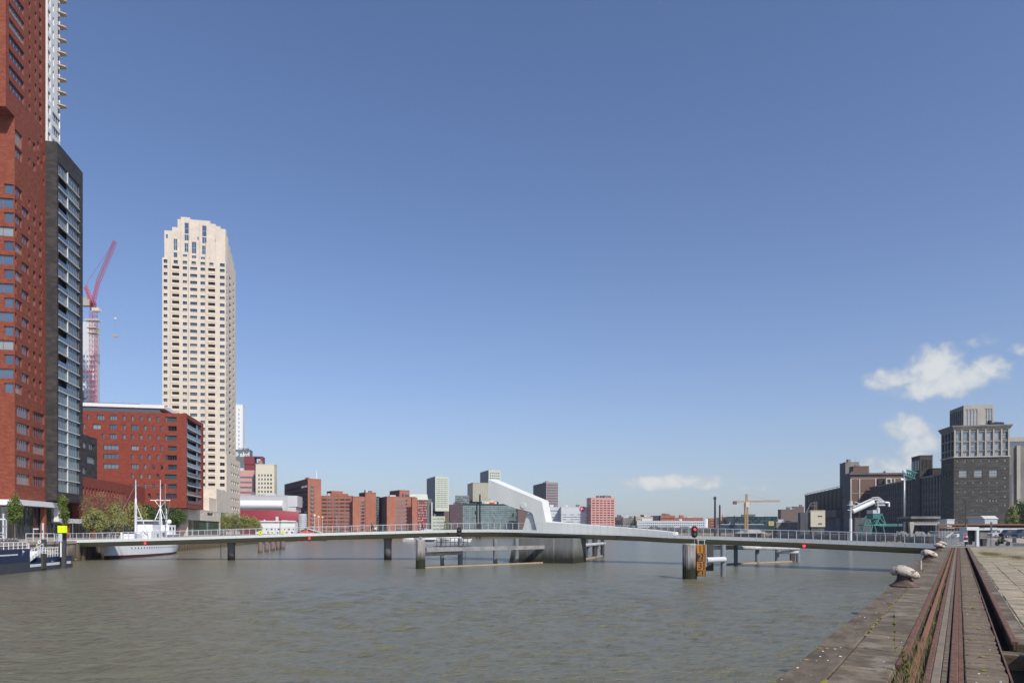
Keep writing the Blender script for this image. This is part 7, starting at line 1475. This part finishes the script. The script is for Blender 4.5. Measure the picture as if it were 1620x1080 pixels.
# ------------------------------------------------------------ people
def figure(name, label, loc, rz, joints, edges, radii, cloth, parts, group=None):
    t_ = thing(name, label, 'person', loc, rz, group)
    me = bpy.data.meshes.new('body'); me.from_pydata(joints, edges, []); o = bpy.data.objects.new('body', me); COL.objects.link(o); o.parent = t_
    md = o.modifiers.new('skin', 'SKIN'); 
    for v, r_ in zip(me.skin_vertices[0].data if me.skin_vertices else [], radii): v.radius = (r_, r_)
    me.materials.append(M[cloth]); s_ = o.modifiers.new('sub', 'SUBSURF'); s_.levels = 1; s_.render_levels = 2
    if me.skin_vertices: me.skin_vertices[0].data[0].use_root = True
    for nm, mb, m_ in parts: obj(nm, mb, m_, t_, smooth=True)
    return t_
def headmb(c, r_=.105):
    a = MB(); a.lathe([(.02, c[2]-r_*1.3), (r_*.6, c[2]-r_*1.1), (r_*.9, c[2]-r_*.4), (r_, c[2]+r_*.2), (r_*.85, c[2]+r_*.8), (.02, c[2]+r_*1.2)], 12, c=(c[0], c[1])); a.box(c[0]+r_*.8, c[0]+r_*1.2, c[1]-.015, c[1]+.015, c[2]-.03, c[2]+.02)
    h = MB(); h.lathe([(r_*1.02, c[2]+r_*.25), (r_*1.06, c[2]+r_*.5), (r_*.9, c[2]+r_*.95), (.02, c[2]+r_*1.3)], 12, c=(c[0]-.01, c[1])); return a, h
J = [(0, 0, .92), (0, 0, 1.15), (0.03, 0, 1.42), (.04, 0, 1.55), (0, -.1, .88), (.12, -.1, .5), (.2, -.1, .06), (.32, -.1, .03), (0, .1, .88), (-.06, .1, .5), (-.28, .1, .12), (-.2, .1, .04), (.02, -.19, 1.4), (-.08, -.24, 1.12), (.08, -.25, .9), (.02, .19, 1.4), (.12, .24, 1.12), (.28, .24, .95)]
E = [(0, 1), (1, 2), (2, 3), (0, 4), (4, 5), (5, 6), (6, 7), (0, 8), (8, 9), (9, 10), (10, 11), (2, 12), (12, 13), (13, 14), (2, 15), (15, 16), (16, 17)]
RD = [.14, .13, .15, .06, .1, .075, .05, .04, .1, .075, .05, .04, .07, .055, .04, .07, .055, .04]
i = near_i(666); p = bp(i, 1.4); h_, hr = headmb((.05, 0, 1.66))
tor = MB(); tor.lathe([(.15, .86), (.17, 1.0), (.165, 1.15), (.2, 1.38), (.12, 1.5), (.06, 1.53)], 14)
sl_ = MB(); sl_.tube((.02, -.2, 1.42), (-.09, -.25, 1.1), .075, 8, r2=.06); sl_.tube((.02, .2, 1.42), (.12, .25, 1.12), .075, 8, r2=.06)
figure('person', 'person in a red jacket and white cap walking on the bridge', tuple(p), math.atan2(BD[i].y, BD[i].x), J, E, RD, 'cloth_dark', [('head', h_, 'skin'), ('cap', hr, 'cloth_white'), ('red_jacket', tor, 'cloth_red'), ('sleeves', sl_, 'cloth_red')])
i = near_i(581); p = bp(i, 1.6); h_, hr = headmb((.16, 0, 1.36)); tor = MB(); tor.tube((-.1, 0, .85), (.12, 0, 1.25), .15, 12, r2=.17)
Jc = [(-.1, 0, .82), (0, 0, 1.0), (.12, 0, 1.22), (.15, 0, 1.3), (-.06, -.1, .8), (.22, -.12, .6), (.08, -.12, .22), (.2, -.12, .18), (-.06, .1, .8), (.26, .12, .74), (.16, .12, .38), (.28, .12, .35), (.12, -.18, 1.2), (.3, -.2, 1.02), (.48, -.2, .95), (.12, .18, 1.2), (.3, .2, 1.02), (.48, .2, .95)]
figure('person', 'person in dark clothes riding a bicycle over the bridge', tuple(p), math.atan2(BD[i].y, BD[i].x)+math.pi, Jc, E, RD, 'cloth_dark', [('head', h_, 'skin'), ('hair', hr, 'cloth_dark'), ('jacket', tor, 'cloth_blue')])
def bicycle(name, label, loc, rz, m, pan=False):
    t_ = thing(name, label, 'bicycle', loc, rz)
    for x in (-.52, .52):
        mb = MB()
        for k in range(20): a, b_ = 2*math.pi*k/20, 2*math.pi*(k+1)/20; mb.tube((x+.33*math.cos(a), 0, .35+.33*math.sin(a)), (x+.33*math.cos(b_), 0, .35+.33*math.sin(b_)), .02, 5)
        for k in range(8): a = math.pi*k/8; mb.tube((x+.33*math.cos(a), 0, .35+.33*math.sin(a)), (x-.33*math.cos(a), 0, .35-.33*math.sin(a)), .004, 3)
        obj('wheel', mb, 'tyre', t_)
    mb = MB(); mb.path([(-.52, 0, .35), (-.12, 0, .32), (.36, 0, .75), (-.2, 0, .72), (-.52, 0, .35)], .02, 6); mb.path([(-.12, 0, .32), (-.22, 0, .82)], .02, 6); mb.path([(.52, 0, .35), (.38, 0, .85)], .02, 6); obj('frame', mb, m, t_)
    mb = MB(); mb.tube((.36, -.26, .98), (.36, .26, .98), .015, 6); mb.tube((.38, 0, .85), (.36, 0, .98), .015, 6); obj('handlebar', mb, 'steel_grey', t_); mb = MB(); mb.box(-.34, -.1, -.07, .07, .82, .87); obj('saddle', mb, 'black', t_)
    if pan: mb = MB(); mb.box(-.75, -.4, -.3, -.1, .4, .75); mb.box(-.75, -.4, .1, .3, .4, .75); obj('pannier', mb, 'cloth_white', t_)
bicycle('bicycle', 'bicycle with white panniers ridden over the bridge', tuple(p), math.atan2(BD[i].y, BD[i].x)+math.pi, 'dark_steel', True)
# motorcycle and rider at the right
px, py = gx(1586, 73.2), 73.2
mc = thing('motorcycle', 'black and green motorcycle standing on the road right of the booth', 'motorcycle', (px, py, QZ+.01), R(180))
for x in (-.68, .68):
    mb = MB()
    for k in range(20): a, b_ = 2*math.pi*k/20, 2*math.pi*(k+1)/20; mb.tube((x+.26*math.cos(a), 0, .31+.26*math.sin(a)), (x+.26*math.cos(b_), 0, .31+.26*math.sin(b_)), .055, 6)
    mb.tube((x, -.04, .31), (x, .04, .31), .18, 12); obj('wheel', mb, 'tyre', mc)
mb = MB(); mb.loft([[(-.75, y, .75), (-.3, y, .62), (-.25, y, .3), (.3, y, .28), (.55, y, .7), (.3, y, .95), (-.1, y, .92), (-.3, y, .76)] for y in (-.13, .13)]); obj('body', mb, 'black', mc)
mb = MB(); mb.loft([[(.2, y, .6), (.45, y, .5), (.6, y, .8), (.4, y, .95), (.2, y, .8)] for y in (-.17, .17)]); obj('fairing', mb, 'green_paint', mc)
mb = MB(); mb.tube((.45, -.3, 1.0), (.45, .3, 1.0), .02, 6); mb.tube((.68, 0, .31), (.45, 0, 1.0), .035, 6); obj('fork', mb, 'steel_grey', mc); mb = MB(); mb.box(-.35, -.05, -.175, .175, .3, .55); obj('engine', mb, 'steel_grey', mc)
Jm = [(-.05, 0, .9), (.0, 0, 1.1), (.12, 0, 1.32), (.16, 0, 1.42), (0, -.15, .88), (.3, -.22, .7), (.12, -.22, .38), (.22, -.22, .34), (0, .15, .88), (.3, .22, .7), (.12, .22, .38), (.22, .22, .34), (.1, -.2, 1.3), (.24, -.28, 1.1), (.42, -.26, 1.03), (.1, .2, 1.3), (.24, .28, 1.1), (.42, .26, 1.03)]
mc.scale = (.82, .82, .82); hm, hr = headmb((.18, 0, 1.52), .13)
figure('person', 'person in black clothes and helmet leaning over the motorcycle', (px+.05, py, QZ+.01), R(180), Jm, E, RD, 'cloth_dark', [('helmet', hm, 'black')]).scale = (.86, .86, .86)

# ------------------------------------------------------------ trees
def tree(name, label, u, D, ztop, cr, m, n, leaf, z0=QZ, trunk_h=.35, clumps=9, shape=1.0, group=None, seed=1, sparse=1.0, cone=False):
    rr = random.Random(seed); t_ = thing(name, label, 'tree', (gx(u, D), D, z0), 0, group); H = ztop-z0; tr = MB(); hb_ = H*trunk_h
    r0 = max(.06, H*.018); tr.tube((0, 0, -.1), (0, 0, hb_), r0, 8, r2=r0*.75); tr.tube((0, 0, hb_), (rr.uniform(-.1, .1), 0, H*.85), r0*.75, 7, r2=r0*.15)
    lm = MB(); cl_ = []
    for k in range(clumps):
        a = rr.uniform(0, 6.28); f = (k+.5)/clumps; zc_ = hb_+(H-hb_)*(.12+.8*f); w_ = cr*(math.sin(math.pi*min(.97, .25+f*.72))**.8 if not cone else (1.02-f))*rr.uniform(.45, .8)
        c = Vector((math.cos(a)*w_*.7, math.sin(a)*w_*.7, zc_)); cl_.append((c, cr*rr.uniform(.32, .55)*(1 if not cone else 1.15-f))); lm.tube((0, 0, hb_+(zc_-hb_)*.35), c, r0*.35, 5, r2=r0*.1)
    obj('trunk', tr, 'bark', t_); obj('limbs', lm, 'bark', t_, norm=False)
    mb = MB(); per = n//len(cl_)
    for c, rad in cl_:
        for k in range(per):
            d = Vector((rr.gauss(0, 1), rr.gauss(0, 1), rr.gauss(0, 1))).normalized()*rad*rr.random()**.45; d.z *= shape; p = c+d
            if p.z < hb_*.8: continue
            s_ = leaf*rr.uniform(.6, 1.3); nn = (d.normalized()+Vector((rr.gauss(0, .6), rr.gauss(0, .6), rr.gauss(0, .6)))).normalized(); x = nn.orthogonal().normalized()*s_; y = nn.cross(x)*.6
            mb.quad([p-x, p-y, p+x, p+y])
    obj('crown', mb, m, t_, norm=False); return t_
tree('young_tree', 'young upright green tree left of the terracotta pillar', 23.5, 112, hz(784, 112), 1.45, 'leaf_green', 2600, .13, clumps=14, seed=3, shape=1.5)
tree('young_tree', 'young upright green tree directly behind the lime marker', 100, 116, hz(783, 116), 1.25, 'leaf_green', 2300, .13, clumps=14, seed=8, shape=1.5)
for k, (u, D, v, cr, m_, lb) in enumerate(((138, 150, 782, 2.9, 'leaf_bud', 'leftmost thin budding tree in front of the low red wing'), (160, 158, 776, 3.4, 'leaf_bud', 'reddish budding tree in front of the row of narrow windows'), (186, 168, 782, 3.6, 'leaf_bud', 'budding tree left of the ship foremast'), (150, 150, 806, 3.2, 'leaf_olive', 'low olive green tree below the reddish budding trees'), (180, 160, 801, 4.2, 'leaf_olive', 'wide olive green tree left of the white ship'))):
    tree('budding_tree', lb, u, D, hz(v, D), cr, m_, 1500 if m_ == 'leaf_bud' else 3000, .10 if m_ == 'leaf_bud' else .16, seed=20+k, clumps=16, group='trees along the far quay', trunk_h=.28)
for k, (u, D, v, cr, lb) in enumerate(((210, 184, 797, 4.6, 'green tree behind the ship foremast'), (232, 190, 800, 4.2, 'green tree between the two ship masts'), (262, 198, 800, 4.4, 'green tree right of the ship mainmast under the red block'), (280, 200, 806, 3.6, 'small green tree at the cream wall right of the ship'))):
    tree('green_tree', lb, u, D, hz(v, D), cr, 'leaf_dark' if k else 'leaf_olive', 3400, .2, seed=40+k, clumps=14, group='trees along the far quay', trunk_h=.25)
for k, (u, D, v, cr, lb) in enumerate(((356, 262, 815, 4.2, 'leftmost olive tree in front of the beige wing'), (371, 266, 813, 4.6, 'second olive tree in front of the beige wing'), (387, 270, 817, 4.4, 'third olive tree in front of the maroon wall'), (403, 274, 820, 4.2, 'rightmost olive tree beside the white low building'))):
    tree('olive_tree', lb, u, D, hz(v, D), cr, 'leaf_olive', 3400, .2, seed=60+k, clumps=12, group='trees along the far quay', trunk_h=.2)
tree('conifer', 'dark pointed conifer between the pink tower and the white flats', 1004, 440, hz(813.5, 440), 2.9, 'leaf_dark', 2600, .28, seed=80, clumps=16, trunk_h=.1, cone=True)
tree('small_tree', 'small round tree in front of the purple block', 706, 470, hz(823, 470), 3.2, 'leaf_olive', 1200, .35, seed=81, trunk_h=.2)
for k, (u, v, cr, m_, lb) in enumerate(((1618, 794, 4.5, 'leaf_dark', 'dark green tree cut by the right edge of the photo'), (1601, 800, 2.6, 'leaf_olive', 'olive shrub left of the dark green tree at the right edge'))): tree('right_tree', lb, u, 215, hz(v, 215), cr, m_, 4200, .22, seed=90+k, clumps=16, trunk_h=.12)
tree('poplar', 'small dark poplar right of the shorter twin pole', 1143, 520, hz(811, 520), 1.6, 'leaf_dark', 900, .3, seed=95, trunk_h=.15, cone=True)
# low hedge and clutter on the far quay in front of the buildings, bushes along the shore
mb = MB(); rr = random.Random(77)
for k in range(7000):
    f = rr.random(); P_ = Vector((-100, 346, 0)).lerp(Vector((-60, 426, 0)), f) if rr.random() < .3 else Vector((-60, 426, 0)).lerp(Vector((183, 481, 0)), f); h = 1.0+.8*math.sin(f*40)+.5*math.sin(f*97)
    if h < .5: continue
    p = P_+Vector((rr.uniform(-1, 1), rr.uniform(.5, 2), QZ+rr.uniform(0, h))); s_ = .22; a = rr.uniform(0, 6.28); mb.quad([p+Vector((s_*math.cos(a), s_*math.sin(a), 0)), p+Vector((0, 0, s_)), p-Vector((s_*math.cos(a), s_*math.sin(a), 0)), p-Vector((0, 0, s_))])
tag(obj('shore_bushes', mb, 'leaf_dark', None, norm=False), 'low dark bushes along the far shore of the basin', 'bushes', kind='stuff')

# ------------------------------------------------------------ haze
hm_ = bpy.data.materials.new('haze'); hm_.use_nodes = True; t = hm_.node_tree; t.nodes.remove(t.nodes['Principled BSDF'])
pv_ = t.nodes.new('ShaderNodeVolumePrincipled'); pv_.inputs['Color'].default_value = (.86, .92, 1, 1); pv_.inputs['Density'].default_value = HAZE; pv_.inputs['Anisotropy'].default_value = .3
t.links.new(pv_.outputs[0], t.nodes['Material Output'].inputs['Volume'])
if HAZE: mb = MB(); mb.box(-900, 900, -300, 1100, -2.5, 150); o = obj('haze', mb, [hm_]); o['kind'] = 'stuff'; o['label'] = 'thin pale haze over the harbour'
